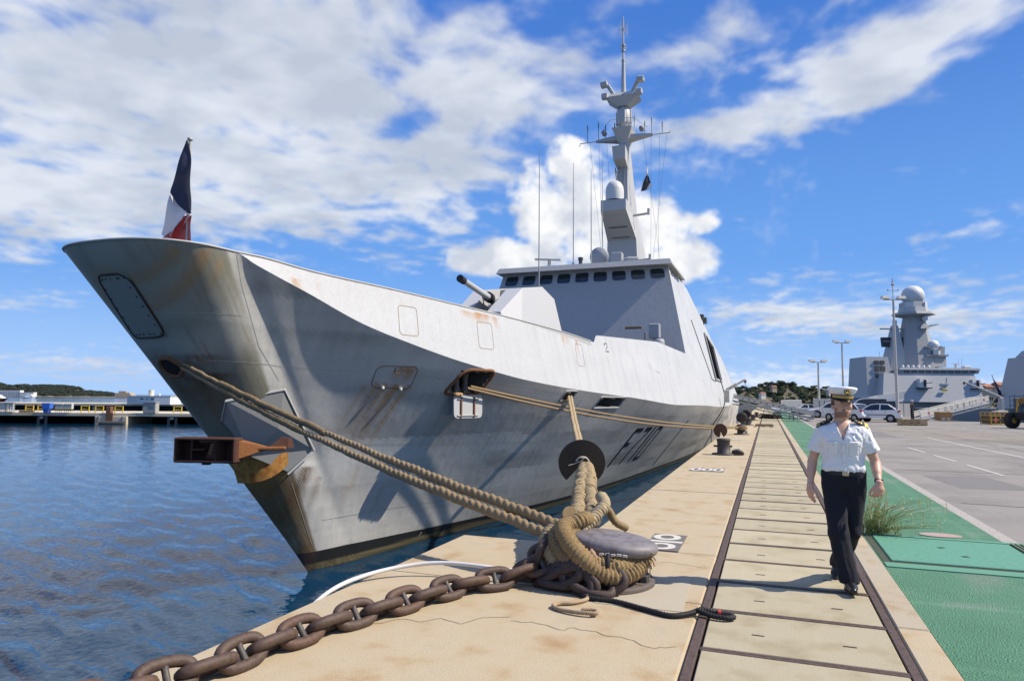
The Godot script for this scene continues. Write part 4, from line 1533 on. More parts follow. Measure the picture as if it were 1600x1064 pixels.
func mast(grey: Material, grey2: Material) -> void:
	grey = worn(Color(.45, .45, .435), 0.55, tex["paint_fine"], 0.6)
	grey2 = worn(Color(.43, .43, .42), 0.55, tex["paint_fine"], 0.7)
	var m := MB.new()
	# tower with its raked overhang
	m.hexa([S(-1.35, 12.9, 47.4), S(1.35, 12.9, 47.4), S(1.5, 12.9, 53.5), S(-1.5, 12.9, 53.5), S(-1.2, 17.5, 47.3), S(1.2, 17.5, 47.3), S(1.1, 17.5, 52.0), S(-1.1, 17.5, 52.0)])
	m.hexa([S(-1.2, 17.5, 47.3), S(1.2, 17.5, 47.3), S(1.1, 17.5, 52.0), S(-1.1, 17.5, 52.0), S(-1.0, 19.15, 44.0), S(1.0, 19.15, 44.0), S(.9, 19.4, 51.0), S(-.9, 19.4, 51.0)])
	m.hexa([S(-1.0, 19.15, 44.0), S(1.0, 19.15, 44.0), S(.9, 19.4, 51.0), S(-.9, 19.4, 51.0), S(-1.0, 20.0, 44.0), S(1.0, 20.0, 44.0), S(.8, 20.05, 50.6), S(-.8, 20.05, 50.6)])
	put("mast_tower", m, grey, ship)
	m = MB.new()
	for t in [[.18, 18.9, 44.6], [.5, 18.2, 45.8], [.86, 17.65, 47.0]]:
		m.box(S(0, t[1] - .02, t[2]), Vector3(1.5, .03, .08))
	put("vent_slot", m, mat(Color(.03, .03, .03), .8), ship)
	m = MB.new()
	m.lathe(Transform3D(Basis(), S(0, 20.05, 44.6)), [Vector2(.72, 0), Vector2(.72, .85), Vector2(.66, 1.15), Vector2(.5, 1.42), Vector2(.27, 1.58), Vector2(0, 1.63)], 28)
	put("satellite_dome", m, worn(Color(.60, .60, .58), .45, tex["paint_fine"], 1.0), ship)
	m = MB.new()
	m.hexa([S(-.55, 20.0, 47.2), S(.55, 20.0, 47.2), S(.75, 20.0, 50.6), S(-.75, 20.0, 50.6), S(-.33, 26.2, 48.1), S(.33, 26.2, 48.1), S(.38, 26.2, 49.3), S(-.38, 26.2, 49.3)])
	put("mast_trunk", m, grey2, ship)
	m = MB.new()
	m.hexa([S(-.5, 24.1, 46.4), S(.5, 24.1, 46.4), S(.45, 23.6, 48.2), S(-.45, 23.6, 48.2), S(-.55, 25.15, 46.2), S(.55, 25.15, 46.2), S(.4, 25.15, 48.2), S(-.4, 25.15, 48.2)])
	put("radar_housing", m, grey, ship)
	m = MB.new()
	for s in [-.22, .22]:
		m.tube([S(s, 20.1, 47.0), S(s, 26.2, 47.75)], .025, 5)
	for k in 16:
		m.tube([S(-.22, 20.4 + k * .36, 47.03 + k * .044), S(.22, 20.4 + k * .36, 47.03 + k * .044)], .018, 4)
	for k in 3:
		for s in [-.4, .4]:
			m.tube([S(s * .7, 22.0 + k * .5, 46.9), S(s, 23.5, 46.7)], .04, 5)
	put("ladder", m, mat(Color(.22, .225, .23), .6), ship)
	m = MB.new()
	for sd in [1, -1]:
		m.hexa([S(sd * .3, 26.35, 48.1), S(sd * 2.45, 26.55, 48.45), S(sd * 2.45, 26.55, 48.7), S(sd * .3, 26.35, 49.2), S(sd * .3, 26.8, 48.1), S(sd * 2.45, 26.7, 48.45), S(sd * 2.45, 26.7, 48.7), S(sd * .3, 26.8, 49.2)])
		m.tube([S(sd * 2.4, 26.62, 48.55), S(sd * 3.85, 26.6, 48.55), S(sd * 3.9, 26.75 if sd > 0 else 26.35, 48.55)], .04, 6)
	m.hexa([S(-.35, 26.0, 48.2), S(.35, 26.0, 48.2), S(.4, 26.0, 49.3), S(-.4, 26.0, 49.3), S(-.85, 27.25, 47.5), S(.85, 27.25, 47.5), S(.85, 27.25, 49.5), S(-.85, 27.25, 49.5)])
	put("yard", m, grey, ship)
	m = MB.new()
	for t in [[-3.19, 26.6, 28.2], [-2.22, 26.6, 28.35], [-1.59, 26.7, 28.05], [1.78, 26.7, 27.9], [2.36, 26.6, 28.15], [3.25, 26.6, 27.65], [.9, 27.4, 28.5], [-.8, 27.4, 28.1]]:
		m.tube([S(t[0], t[1], 48.55), S(t[0], t[2], 48.55)], .032, 5)
		m.tube([S(t[0], t[2] - .5, 48.55), S(t[0], t[2] - .1, 48.55)], .055, 6)
	for sd in [1, -1]:
		m.tube([S(sd * 1.0, 27.9, 47.5), S(sd * 2.0, 27.3, 48.5)], .02, 4)
		m.tube([S(sd * .3, 27.9, 47.4), S(sd * 1.0, 27.9, 47.5)], .02, 4)
		m.lathe(Transform3D(Basis(Vector3.RIGHT, PI / 2), S(sd * 1.6, 27.05, 48.0)), [Vector2(.0, .2), Vector2(.2, .2), Vector2(.22, -.2), Vector2(.0, -.1)], 12)
	put("yard_antenna", m, mat(Color(.26, .265, .27), .6), ship)
	m = MB.new()
	m.lathe(Transform3D(Basis(), S(0, 27.2, 48.5)), [Vector2(.42, 0), Vector2(.32, .35), Vector2(.52, .55), Vector2(.6, .8), Vector2(.6, 1.6), Vector2(.45, 1.9), Vector2(.33, 2.0), Vector2(.33, 2.3)], 16)
	for k in 6:
		m.box(S(cos(k) * .58, 28.35, 48.5 + sin(k) * .58), Vector3(.22, 1.2, .22), Basis(Vector3.UP, -k), .04)
	put("antenna_drum", m, worn(Color(.46, .46, .45), .5, tex["paint_fine"], 1.5), ship)
	m = MB.new()
	m.hexa([S(-.5, 29.3, 48.0), S(.5, 29.3, 48.0), S(.5, 29.3, 49.0), S(-.5, 29.3, 49.0), S(-1.4, 30.05, 47.6), S(1.4, 30.05, 47.6), S(1.4, 30.05, 49.4), S(-1.4, 30.05, 49.4)])
	m.hexa([S(-1.4, 30.05, 47.6), S(1.4, 30.05, 47.6), S(1.4, 30.05, 49.4), S(-1.4, 30.05, 49.4), S(-1.0, 30.4, 47.9), S(1.0, 30.4, 47.9), S(1.0, 30.4, 49.1), S(-1.0, 30.4, 49.1)])
	put("top_platform", m, grey, ship)
	for sd in [1, -1]:
		m = MB.new()
		m.bar(S(sd * .75, 30.3, 48.2), S(sd * 1.3, 31.3, 48.1), .34, .28, .05)
		m.box(S(sd * 1.55, 31.3, 47.9), Vector3(.62, .42, .6), Basis(Vector3(0, 0, 1), sd * -.15), .06)
		put("jammer_horn", m, grey2, ship)
		m = MB.new()
		m.box(S(sd * 1.45, 30.15, 47.7), Vector3(.55, .5, .5), Basis(), .06)
		put("jammer_box", m, grey, ship)
	m = MB.new()
	m.tube([S(0, 30.3, 48.5), S(0, 33.4, 48.5)], [.22, .14], 10)
	m.tube([S(0, 33.3, 48.5), S(0, 34.9, 48.5), S(0, 37.5, 48.5)], [.09, .085, .04], 8)
	for h in [33.4, 34.3, 34.8]:
		m.tube([S(0, h, 48.5), S(0, h + .15, 48.5)], .17, 10)
	for k in 6:
		var d := Vector3(cos(k * TAU / 6), 0, sin(k * TAU / 6))
		m.tube([S(0, 36.35, 48.5), S(0, 36.35, 48.5) + d * .38], .02, 4)
		m.tube([S(0, 35.8, 48.5) + d * .38, S(0, 36.9, 48.5) + d * .38], .02, 4)
		m.tube([S(0, 34.7, 48.5), S(0, 34.75, 48.5) + d * .26], .018, 4)
		m.tube([S(0, 34.5, 48.5) + d * .26, S(0, 35.0, 48.5) + d * .26], .018, 4)
	put("pole_mast", m, mat(Color(.40, .405, .40), .5), ship)
	m = MB.new()
	for t in [[1.1, 19.5, 47.5], [1.3, 15.8, 48]]:
		m.bar(S(.9, t[1], t[2]), S(2.2, t[1] + .1, t[2]), .12, .16)
		m.tube([S(2.2, t[1], t[2]), S(2.2, t[1] + .5, t[2])], .12, 8)
	m.bar(S(-.9, 15.4, 47.6), S(-2.0, 15.4, 47.6), .12, .16)
	put("light_arm", m, grey2, ship)
	# halyards and stays
	m = MB.new()
	for t in [[-3.0, 26.6, -1.8, 13], [-2.2, 26.5, -2.0, 13], [-1.5, 26.5, -1.0, 15], [2.3, 26.5, 2.0, 13], [3.0, 26.5, 2.6, 13], [1.6, 26.6, 3.2, 13], [3.6, 26.5, 1.9, 13.5]]:
		m.tube([S(t[0], t[1], 48.6), S(t[2], t[3], 49.5)], .011, 3)
	put("halyard", m, mat(Color(.2, .2, .2), .8), ship)
	m = MB.new()
	m.box(S(2.7, 13.6, 52.5), Vector3(1.3, 1.6, 1.5), Basis(), .1)
	put("roof_locker", m, grey2, ship)
	# jackstaff
	m = MB.new()
	m.tube([S(.12, 5.6, 2.5), S(.0, 9.6, 2.52)], [.035, .026], 8)
	m.lathe(Transform3D(Basis(), S(0, 9.6, 2.52)), [Vector2(.03, 0), Vector2(.055, .02), Vector2(.055, .06), Vector2(0, .08)], 10)
	put("jackstaff", m, mat(Color(.36, .35, .32), .5), ship)

func build_flags() -> void:
	# the jack hangs in folds from the top of its staff
	var cl := func(c: Color): 
		var mm := mat(c, .85)
		mm.backlight_enabled = true
		mm.backlight = Color(.25, .25, .25)
		return mm
	var t := thing("flag", "blue white and red flag drooping from the staff at the bow", "flag", Transform3D(Basis(), SHIP + S(0, 0, 2.45)))
	var sheet := func(left: Array, right: Array, z0: float, amp: float, ph: float) -> ArrayMesh:
		var n := 24
		return grid(14, n, func(i, j):
			var v: float = j / (n - 1.0) * (left.size() - 1)
			var k := mini(int(v), left.size() - 2)
			var f := v - k
			var a: Vector2 = (left[k] as Vector2).lerp(left[k + 1], f)
			var b: Vector2 = (right[k] as Vector2).lerp(right[k + 1], f)
			var u: float = i / 13.0
			var p := a.lerp(b, u)
			var w := amp * sin(u * 5.0 + ph + v * .6) * clampf((9.6 - p.y) / .8, .1, 1.0)
			return Vector3(p.x * 1.25 - .03, p.y, z0 + w + .02 * sin(p.y * 7.0 + u * 3.0)), null, null, true)
	put("blue_band", sheet.call([Vector2(.03, 9.58), Vector2(-.03, 9.28), Vector2(-.12, 8.9), Vector2(-.21, 8.52), Vector2(.0, 8.2), Vector2(.16, 8.04)], [Vector2(.085, 9.56), Vector2(.14, 9.2), Vector2(.18, 8.85), Vector2(.2, 8.5), Vector2(.235, 8.3), Vector2(.265, 8.07)], .05, .05, 0.0), cl.call(Color(.014, .018, .052)), t)
	put("white_band", sheet.call([Vector2(-.21, 8.56), Vector2(-.27, 8.2), Vector2(-.34, 7.9), Vector2(-.40, 7.66), Vector2(-.27, 7.59)], [Vector2(-.19, 8.58), Vector2(.0, 8.25), Vector2(.15, 8.06), Vector2(.08, 7.95), Vector2(-.2, 7.62)], .03, .045, 1.0), cl.call(Color(.62, .60, .63)), t)
	put("white_band", sheet.call([Vector2(-.3, 7.85), Vector2(-.27, 7.62), Vector2(-.2, 7.5)], [Vector2(.16, 8.07), Vector2(.15, 7.98), Vector2(.0, 7.75)], -.03, .03, 2.0), cl.call(Color(.50, .46, .50)), t)
	put("red_band", sheet.call([Vector2(.02, 8.0), Vector2(-.2, 7.72), Vector2(-.38, 7.6), Vector2(-.36, 7.2)], [Vector2(.16, 8.03), Vector2(.17, 7.85), Vector2(.19, 7.6), Vector2(.2, 7.2)], -.02, .05, .5), cl.call(Color(.36, .022, .03)), t)
	var f := thing("signal_flag", "small dark pennant with a white corner fluttering beside the mast", "flag", Transform3D(Basis(), SHIP + S(1.9, 21.6, 48.6)))
	put("dark_field", sheet.call([Vector2(-.02, 1.6), Vector2(-.25, .9), Vector2(-.38, .2)], [Vector2(.15, 1.5), Vector2(.28, .9), Vector2(.0, .35)], .0, .06, 0.0), cl.call(Color(.02, .02, .03)), f)
	put("white_corner", sheet.call([Vector2(.05, 2.3), Vector2(-.02, 1.6)], [Vector2(.08, 2.3), Vector2(.15, 1.5)], .0, .03, 0.0), cl.call(Color(.6, .6, .6)), f)
	put("white_corner", sheet.call([Vector2(.2, .85), Vector2(.0, .35)], [Vector2(.4, .7), Vector2(.05, .3)], .0, .03, 0.0), cl.call(Color(.6, .6, .6)), f)

# ------------------------------------------------------------------ bollards, ropes, chain
var rope_tan: StandardMaterial3D
var rope_old: StandardMaterial3D
var rope_serve: StandardMaterial3D

func sag(a: Vector3, b: Vector3, drop: float, step: float, off := Vector3.ZERO, wig := 0.0) -> Array:
	var n := maxi(2, int((b - a).length() / step))
	var out := []
	for i in n + 1:
		var t := i / float(n)
		var w := Vector3(hn2.get_noise_2d(t * 9.0, off.y * 50.0), hn2.get_noise_2d(t * 9.0, 20.0 + off.y * 50.0), 0) * wig
		out.append(a.lerp(b, t) + Vector3(0, -4.0 * drop * t * (1 - t), 0) + off + w)
	return out

func rope(called: String, pts: Array, r, mat_: Material, parent: Node, pitch := .14, seg := 12, strands := 3, depth := .24) -> MeshInstance3D:
	var m := MB.new()
	m.tube(pts, r, seg, true, false, Vector3(strands, pitch, depth))
	return put(called, m, mat_, parent)

func served(called: String, pts: Array, r: float, mat_: Material, parent: Node) -> MeshInstance3D:
	# a rope wound over with twine, every turn standing out
	var rr := []
	var p := []
	for i in pts.size():
		p.append(pts[i])
		rr.append(r * (1.08 + .16 * hn2.get_noise_2d(i * .55, r * 100.0)))
	var m := MB.new()
	m.tube(p, rr, 14, true, false, Vector3(2, .075, .17))
	return put(called, m, mat_, parent)

func disc(called: String, label: String, at: Vector3, along: Vector3, r: float, c: Material, slot_dir: float) -> void:
	# rat guard: a round plate with a wedge cut out, threaded on the ropes
	var z := along.normalized()
	var x := Vector3.UP.cross(z).normalized()
	var t := thing(called, label, "rat guard", Transform3D(Basis(x, z.cross(x), z), at), "rat guards on the mooring ropes")
	var poly := PackedVector2Array()
	for k in 41:
		var a := slot_dir + .28 + (TAU - .56) * k / 40.0
		poly.append(Vector2(cos(a), sin(a)) * r)
	poly.append(Vector2(cos(slot_dir), sin(slot_dir)) * r * .12)
	var m := MB.new()
	m.prism(poly, Transform3D(), -.012, .012)
	put("plate", m, c, t)
	var tw := mat(Color(.55, .5, .4), .8)
	m = MB.new()
	for k in 3:
		var a := 1.2 + k * 2.0
		m.tube(curve([Vector3(.0, .04, .03), Vector3(cos(a) * .11, sin(a) * .09, .05), Vector3(cos(a + .4) * .2, sin(a) * .1 - .02, .05)], .03), .007, 5)
	m.tube(curve([Vector3(-.08, .03, .03), Vector3(-.03, .08, .04), Vector3(.05, .08, .04), Vector3(.1, .02, .03)], .02), .011, 5)
	put("lashing", m, tw, t)

func bollard_mesh(t: Node3D, big: bool) -> void:
	var iron := worn(Color(.052, .045, .042), .62, ntex("iron_wear", 0.02, 5, [[0.0, Color(.5, .4, .35)], [.5, Color(1, 1, 1)], [1.0, Color(2.0, 1.7, 1.6)]], 512, 51), 2.0)
	if big:
		var top := worn(Color(.185, .17, .175), .55, ntex("bollard_top", 0.012, 5, [[0.0, Color(.72, .7, .72)], [.5, Color(1, 1, 1)], [1.0, Color(1.25, 1.22, 1.2)]], 512, 52), 1.6, tex["iron_wear"], .8)
		var m := MB.new()
		m.lathe(Transform3D(), [Vector2(.50, 0), Vector2(.50, .035), Vector2(.485, .05), Vector2(.33, .055), Vector2(0, .055)], 40)
		put("base_plate", m, worn(Color(.095, .075, .065), .7, tex["iron_wear"], 2.0), t)
		for k in 8:
			var a := TAU * k / 8 + .2
			m = MB.new()
			m.lathe(Transform3D(Basis(Vector3.UP, a), Vector3(cos(a) * .42, .05, sin(a) * .42)), [Vector2(.055, 0), Vector2(.055, .055), Vector2(.045, .06), Vector2(0, .06)], 6, false)
			put("bolt", m, iron, t)
		m = MB.new()
		m.lathe(Transform3D(), [Vector2(.34, .05), Vector2(.25, .11), Vector2(.21, .2), Vector2(.22, .28), Vector2(.3, .34)], 28)
		put("post", m, iron, t)
		# the head leans out inland like a thick tongue
		m = MB.new()
		var prof := [Vector2(0, -.085), Vector2(.16, -.085), Vector2(.27, -.07), Vector2(.325, -.035), Vector2(.34, 0), Vector2(.33, .035), Vector2(.29, .062), Vector2(.19, .075), Vector2(0, .08)]
		m.lathe(Transform3D(Basis(Vector3(0, 0, 1), -.10), Vector3(.13, .365, .04)), prof, 36, true, Vector2(1.22, .98))
		put("head", m, top, t)
		m = MB.new()
		for k in 5:
			m.box(Vector3(.10 + .052 * k, .335 + .004 * (k % 2), .41 - .002 * k), Vector3(.04, .02, .014), Basis(Vector3(0, 0, 1), .3 - .1 * k), .003)
		put("paint_chip", m, mat(Color(.5, .48, .44), .7), t)
	else:
		var m := MB.new()
		m.lathe(Transform3D(), [Vector2(.36, 0), Vector2(.36, .04), Vector2(.20, .06), Vector2(.19, .40), Vector2(.205, .42), Vector2(.21, .48), Vector2(.17, .50), Vector2(0, .50)], 24)
		put("post", m, iron, t)
		m = MB.new()
		m.tube([Vector3(-.30, .26, 0), Vector3(.26, .26, 0)], .03, 8)
		put("crossbar", m, iron, t)
		m = MB.new()
		m.box(Vector3(.42, .05, .02), Vector3(.34, .1, .22), Basis(Vector3.UP, .4), .03)
		m.tube(curve([Vector3(.25, .1, .1), Vector3(.42, .14, .12), Vector3(.55, .08, .05), Vector3(.46, .1, -.08)], .04), .045, 8)
		put("shackle", m, iron, t)

func build_mooring() -> void:
	var strand := ntex("strand", 0.06, 4, [[0.0, Color(.38, .34, .28)], [.38, Color(.72, .68, .6)], [.55, Color(1, 1, 1)], [1.0, Color(1.3, 1.28, 1.2)]], 512, 55)
	var fray := ntex("grain", 0.16, 3, [])
	rope_tan = worn(Color(.30, .215, .115), .9, strand, 3.0, null, 1, 0, fray, 1.0)
	rope_old = worn(Color(.235, .165, .082), .95, strand, 2.5, null, 1, 0, fray, 1.2)
	rope_serve = worn(Color(.30, .21, .10), .95, ntex("serving", 0.05, 4, [[0.0, Color(.30, .25, .2)], [.36, Color(.7, .65, .55)], [.55, Color(1, 1, 1)], [1.0, Color(1.35, 1.3, 1.2)]], 512, 56), 2.2, null, 1, 0, fray, 1.5)
	var b1 := thing("mooring_bollard", "big iron bollard with a leaning grey head, wound with ropes and chain", "bollard", Transform3D(Basis(Vector3.UP, .0), Vector3(-1.5, 0, -6.45)), "bollards along the quay edge")
	bollard_mesh(b1, true)
	var spots := [[-1.30, -22.4, "black iron bollard standing bare with a rusty crossbar, second along the quay"], [-1.22, -35.6, "bollard with the two spring ropes made fast round it"], [-1.22, -49.0, "small dark bollard before the fender discs, fourth along the quay"], [-1.13, -60.3, "small dark bollard, fifth along the quay"], [-1.0, -71.7, "farthest dark bollard beside the cable heap"]]
	var b2 := thing("mooring_bollard", spots[0][2], "bollard", Transform3D(Basis(), Vector3(spots[0][0], 0, spots[0][1])), "bollards along the quay edge")
	bollard_mesh(b2, false)
	for i in range(1, 5):
		copy(b2, Transform3D(Basis(Vector3.UP, i * 1.3), Vector3(spots[i][0], 0, spots[i][1])), spots[i][2])
	# --- pair from the bow
	var bow := SHIP + S(.14, 4.98, 2.44)
	for k in 2:
		var end := [Vector3(-1.86, .40, -6.26), Vector3(-1.80, .47, -6.36)][k] as Vector3
		var t := thing("mooring_rope", ["lower of the two thick brown ropes from the bow to the big bollard", "upper of the two thick brown ropes from the bow to the big bollard"][k], "rope", Transform3D(), "mooring ropes of the frigate")
		var p := sag(bow + Vector3(.06 * k, .03 - .05 * (1 - k), .0), end, .13 if k == 0 else .11, .018, Vector3(0, .01 * k, 0), .02)
		var n := p.size()
		var s0 := int(n * ([.20, .18][k] as float))
		var s1 := int(n * ([.50, .55][k] as float))
		rope("rope", p.slice(0, s0), .034, rope_tan, t, .16)
		served("serving", p.slice(s0, s1), .045, rope_old, t)
		var rr := []
		for i in range(s1 - 1, n):
			rr.append(lerpf(.038, .052, clampf(float(i - s1) / (n - s1) * 1.8, 0, 1)))
		rope("rope", p.slice(s1 - 1, n), rr, rope_tan, t, .30, 15, 3, .24)
	# --- breast pair through the rat guard
	var br := SHIP + S(4.95, 4.46, 13.55)
	for k in 2:
		var mid := Vector3(-2.30 + .05 * k, .80, -8.95)
		var end := [Vector3(-1.78, .50, -6.62), Vector3(-1.64, .50, -6.72)][k] as Vector3
		var t := thing("mooring_rope", ["left of the two pale ropes hanging through the large black disc", "right of the two pale ropes hanging through the large black disc"][k], "rope", Transform3D(), "mooring ropes of the frigate")
		rope("rope", sag(br + Vector3(.05 * k, 0, -.12 * k), mid, .12, .03, Vector3.ZERO, .01), .042, worn(Color(.40, .31, .18), .9, strand, 3.0), t, .3, 9)
		served("serving", sag(mid, end, -.02, .013, Vector3(0, .001 * k, 0), .03), .070, worn(Color(.36, .28, .165), .95, tex["serving"], 3.0, null, 1, 0, fray, 1.2), t)
	disc("rat_guard", "large black round rat guard on the ropes above the big bollard", Vector3(-2.36, .84, -9.05), Vector3(.30, -.16, .95), .315, mat(Color(.022, .017, .015), .55), -2.0)
	# --- spring pair to the third bollard
	var sp := SHIP + S(3.55, 4.66, 8.6)
	for k in 2:
		var t := thing("mooring_rope", ["upper of the two long ropes from the open hull port to the small brown disc", "lower of the two long ropes from the open hull port to the small brown disc"][k], "rope", Transform3D(), "mooring ropes of the frigate")
		rope("rope", sag(sp + Vector3(.06, .04 - .05 * k, -.1 + .2 * k), Vector3(-1.32, .36 - .02 * k, -35.5), .26 + .10 * k, .045), .036, rope_tan, t, .22, 9)
		var m := MB.new()
		var loop := []
		for a in 30:
			loop.append(Vector3(-1.22 + cos(a * .42) * .25, .30 + .06 * k + .03 * sin(a * .6), -35.6 + sin(a * .42) * .25))
		m.tube(loop, .045, 8)
		put("turns", m, rope_tan, t)
	disc("rat_guard", "small rusty brown round rat guard at the far end of the long ropes", Vector3(-1.93, .36, -31.2), Vector3(.28, -.08, -1), .30, worn(Color(.12, .055, .03), .8, tex["iron_wear"], 1.5), -1.75)
	# --- coils of the served ropes round the big bollard
	var c := Vector3(-1.5, 0, -6.45)
	var lb := thing("rope_eye", "thick wound rope eyes looped round the post of the big bollard", "rope", Transform3D())
	var k1 := [Vector3(-1.80, .34, -6.28), Vector3(-1.93, .40, -6.22), Vector3(-1.90, .50, -6.30), Vector3(-1.74, .54, -6.42)]
	served("eye", curve([Vector3(-1.72, .52, -6.55), Vector3(-1.80, .50, -6.24), Vector3(-1.70, .41, -6.06), Vector3(-1.56, .30, -5.98), Vector3(-1.42, .20, -5.99), Vector3(-1.27, .15, -6.06), Vector3(-1.14, .18, -6.22), Vector3(-1.10, .25, -6.42), Vector3(-1.20, .3, -6.7)], .012), .074, rope_serve, lb)
	served("eye", curve([Vector3(-1.75, .48, -6.6), Vector3(-1.88, .44, -6.26), Vector3(-1.80, .33, -6.10), Vector3(-1.66, .25, -6.03), Vector3(-1.52, .24, -6.06), Vector3(-1.34, .24, -6.12), Vector3(-1.2, .26, -6.24), Vector3(-1.16, .28, -6.5)], .012), .062, rope_old, lb)
	served("eye", curve([Vector3(-1.70, .50, -6.7), Vector3(-1.93, .46, -6.42), Vector3(-1.97, .35, -6.22), Vector3(-1.86, .24, -6.14), Vector3(-1.72, .17, -6.14), Vector3(-1.62, .15, -6.2)], .012), .066, worn(Color(.36, .28, .165), .95, tex["serving"], 3.0, null, 1, 0, fray, 1.2), lb)
	served("eye", curve([Vector3(-1.52, .30, -6.14), Vector3(-1.38, .31, -6.13), Vector3(-1.22, .31, -6.2), Vector3(-1.14, .33, -6.38), Vector3(-1.2, .33, -6.66)], .012), .055, rope_old, lb)
	served("knot", curve([Vector3(-1.85, .42, -6.40), Vector3(-1.76, .52, -6.36), Vector3(-1.66, .55, -6.5), Vector3(-1.70, .48, -6.66), Vector3(-1.84, .50, -6.6), Vector3(-1.82, .60, -6.5)], .012), .066, rope_serve, lb)
	served("knot", curve([Vector3(-1.70, .44, -6.46), Vector3(-1.60, .56, -6.66), Vector3(-1.55, .64, -6.85), Vector3(-1.62, .70, -7.0)], .012), .055, worn(Color(.44, .36, .23), .95, tex["serving"], 3.0, null, 1, 0, fray, 1.2), lb)
	served("eye", curve([Vector3(-1.74, .46, -6.42), Vector3(-1.76, .42, -6.16), Vector3(-1.62, .36, -6.04), Vector3(-1.48, .27, -6.02), Vector3(-1.34, .24, -6.05), Vector3(-1.2, .22, -6.16), Vector3(-1.13, .24, -6.4)], .012), .06, rope_serve, lb)
	served("eye", curve([Vector3(-1.9, .40, -6.5), Vector3(-2.0, .30, -6.32), Vector3(-1.95, .20, -6.2), Vector3(-1.84, .13, -6.12)], .012), .062, rope_old, lb)
	rope("stray_end", curve([Vector3(-1.62, .62, -6.9), Vector3(-1.56, .56, -7.05), Vector3(-1.50, .44, -7.1), Vector3(-1.40, .36, -7.2)], .03), .04, rope_tan, lb, .1)
	rope("whipping", curve([Vector3(-1.50, .36, -6.06), Vector3(-1.44, .30, -6.02), Vector3(-1.42, .27, -6.04), Vector3(-1.47, .24, -6.05), Vector3(-1.49, .31, -6.02)], .02), .022, worn(Color(.42, .27, .2), .9, strand, 5.0), lb, .05, 9)
	var m := MB.new()
	m.tube(curve([Vector3(-1.34, .335, -6.05), Vector3(-1.33, .27, -5.99), Vector3(-1.36, .20, -6.0), Vector3(-1.4, .16, -6.02)], .02), .022, 8)
	put("black_lashing", m, mat(Color(.014, .013, .014), .8), lb)
	m = MB.new()
	for i in 9:
		var a := i * .7
		m.tube(curve([Vector3(-1.08, .29, -6.32), Vector3(-1.03 + .03 * cos(a), .30 + .05 * sin(a), -6.3 + .03 * sin(a * 2)), Vector3(-1.01 + .05 * cos(a), .27 + .08 * sin(a), -6.28)], .02), .008, 4)
	m.tube(curve([Vector3(-1.05, .28, -6.3), Vector3(-1.01, .2, -6.27), Vector3(-1.02, .1, -6.25)], .03), .007, 4)
	put("frayed_end", m, rope_tan, lb)
	# thin rope tail, black rope, white hose
	var t2 := thing("rope_tail", "thin tan rope end hanging from the bollard and curling on the concrete", "rope", Transform3D())
	rope("rope", curve([Vector3(-1.52, .24, -6.05), Vector3(-1.50, .10, -5.98), Vector3(-1.50, .03, -5.90), Vector3(-1.46, .02, -5.76), Vector3(-1.54, .02, -5.62), Vector3(-1.64, .02, -5.56), Vector3(-1.67, .02, -5.48), Vector3(-1.60, .02, -5.41), Vector3(-1.47, .025, -5.37), Vector3(-1.36, .03, -5.36)], .012), .017, worn(Color(.40, .30, .19), .9, strand, 6.0), t2, .05, 9, 3, .3)
	rope("doubled_end", curve([Vector3(-1.36, .03, -5.36), Vector3(-1.29, .03, -5.38), Vector3(-1.31, .035, -5.43), Vector3(-1.42, .03, -5.42)], .012), .017, worn(Color(.36, .26, .16), .9, strand, 6.0), t2, .05, 9, 3, .3)
	var t3 := thing("black_rope", "black rope running over the concrete to a loop on the steel rail", "rope", Transform3D())
	rope("rope", curve([Vector3(-1.66, .30, -6.03), Vector3(-1.65, .12, -5.98), Vector3(-1.60, .025, -5.93), Vector3(-1.44, .022, -5.80), Vector3(-1.22, .022, -5.78), Vector3(-.96, .022, -5.66), Vector3(-.74, .022, -5.57), Vector3(-.60, .03, -5.66), Vector3(-.52, .045, -5.74), Vector3(-.42, .03, -5.74), Vector3(-.31, .028, -5.73), Vector3(-.28, .028, -5.69), Vector3(-.33, .028, -5.65), Vector3(-.44, .03, -5.66), Vector3(-.55, .05, -5.70)], .012), .021, worn(Color(.014, .013, .014), .75, strand, 5.0), t3, .07, 9, 3, .3)
	m = MB.new()
	m.tube([Vector3(-.40, .04, -5.725), Vector3(-.375, .04, -5.73)], .024, 8)
	put("red_whipping", m, mat(Color(.45, .05, .03), .7), t3)
	m = MB.new()
	m.tube(curve([Vector3(-3.95, -.45, -4.7), Vector3(-3.70, -.12, -4.95), Vector3(-3.60, .02, -5.2), Vector3(-3.52, .06, -5.55), Vector3(-3.28, .10, -5.86), Vector3(-2.92, .13, -6.02), Vector3(-2.4, .12, -6.06), Vector3(-1.74, .075, -6.12)], .05), .019, 8)
	tag(put("white_hose", m, mat(Color(.62, .60, .57), .45)), "white hose arching over the quay edge to the bollard", "hose")
	build_chain()

func link_mesh(l: float, w: float, d: float) -> Array:
	# oval link and its stud
	var pts := []
	for k in 28:
		var a := TAU * k / 28
		var x := cos(a)
		var y := sin(a)
		pts.append(Vector3(signf(x) * pow(absf(x), .85) * (l * .5 - d * .5), 0, signf(y) * pow(absf(y), .7) * (w * .5 - d * .5)))
	var m := MB.new()
	m.tube(pts, d * .5, 10, false, true)
	var s := MB.new()
	s.tube([Vector3(0, 0, -w * .5 + d * .6), Vector3(0, 0, -w * .16), Vector3(0, 0, w * .16), Vector3(0, 0, w * .5 - d * .6)], [d * .42, d * .3, d * .3, d * .42], 8)
	return [m.mesh(), s.mesh()]

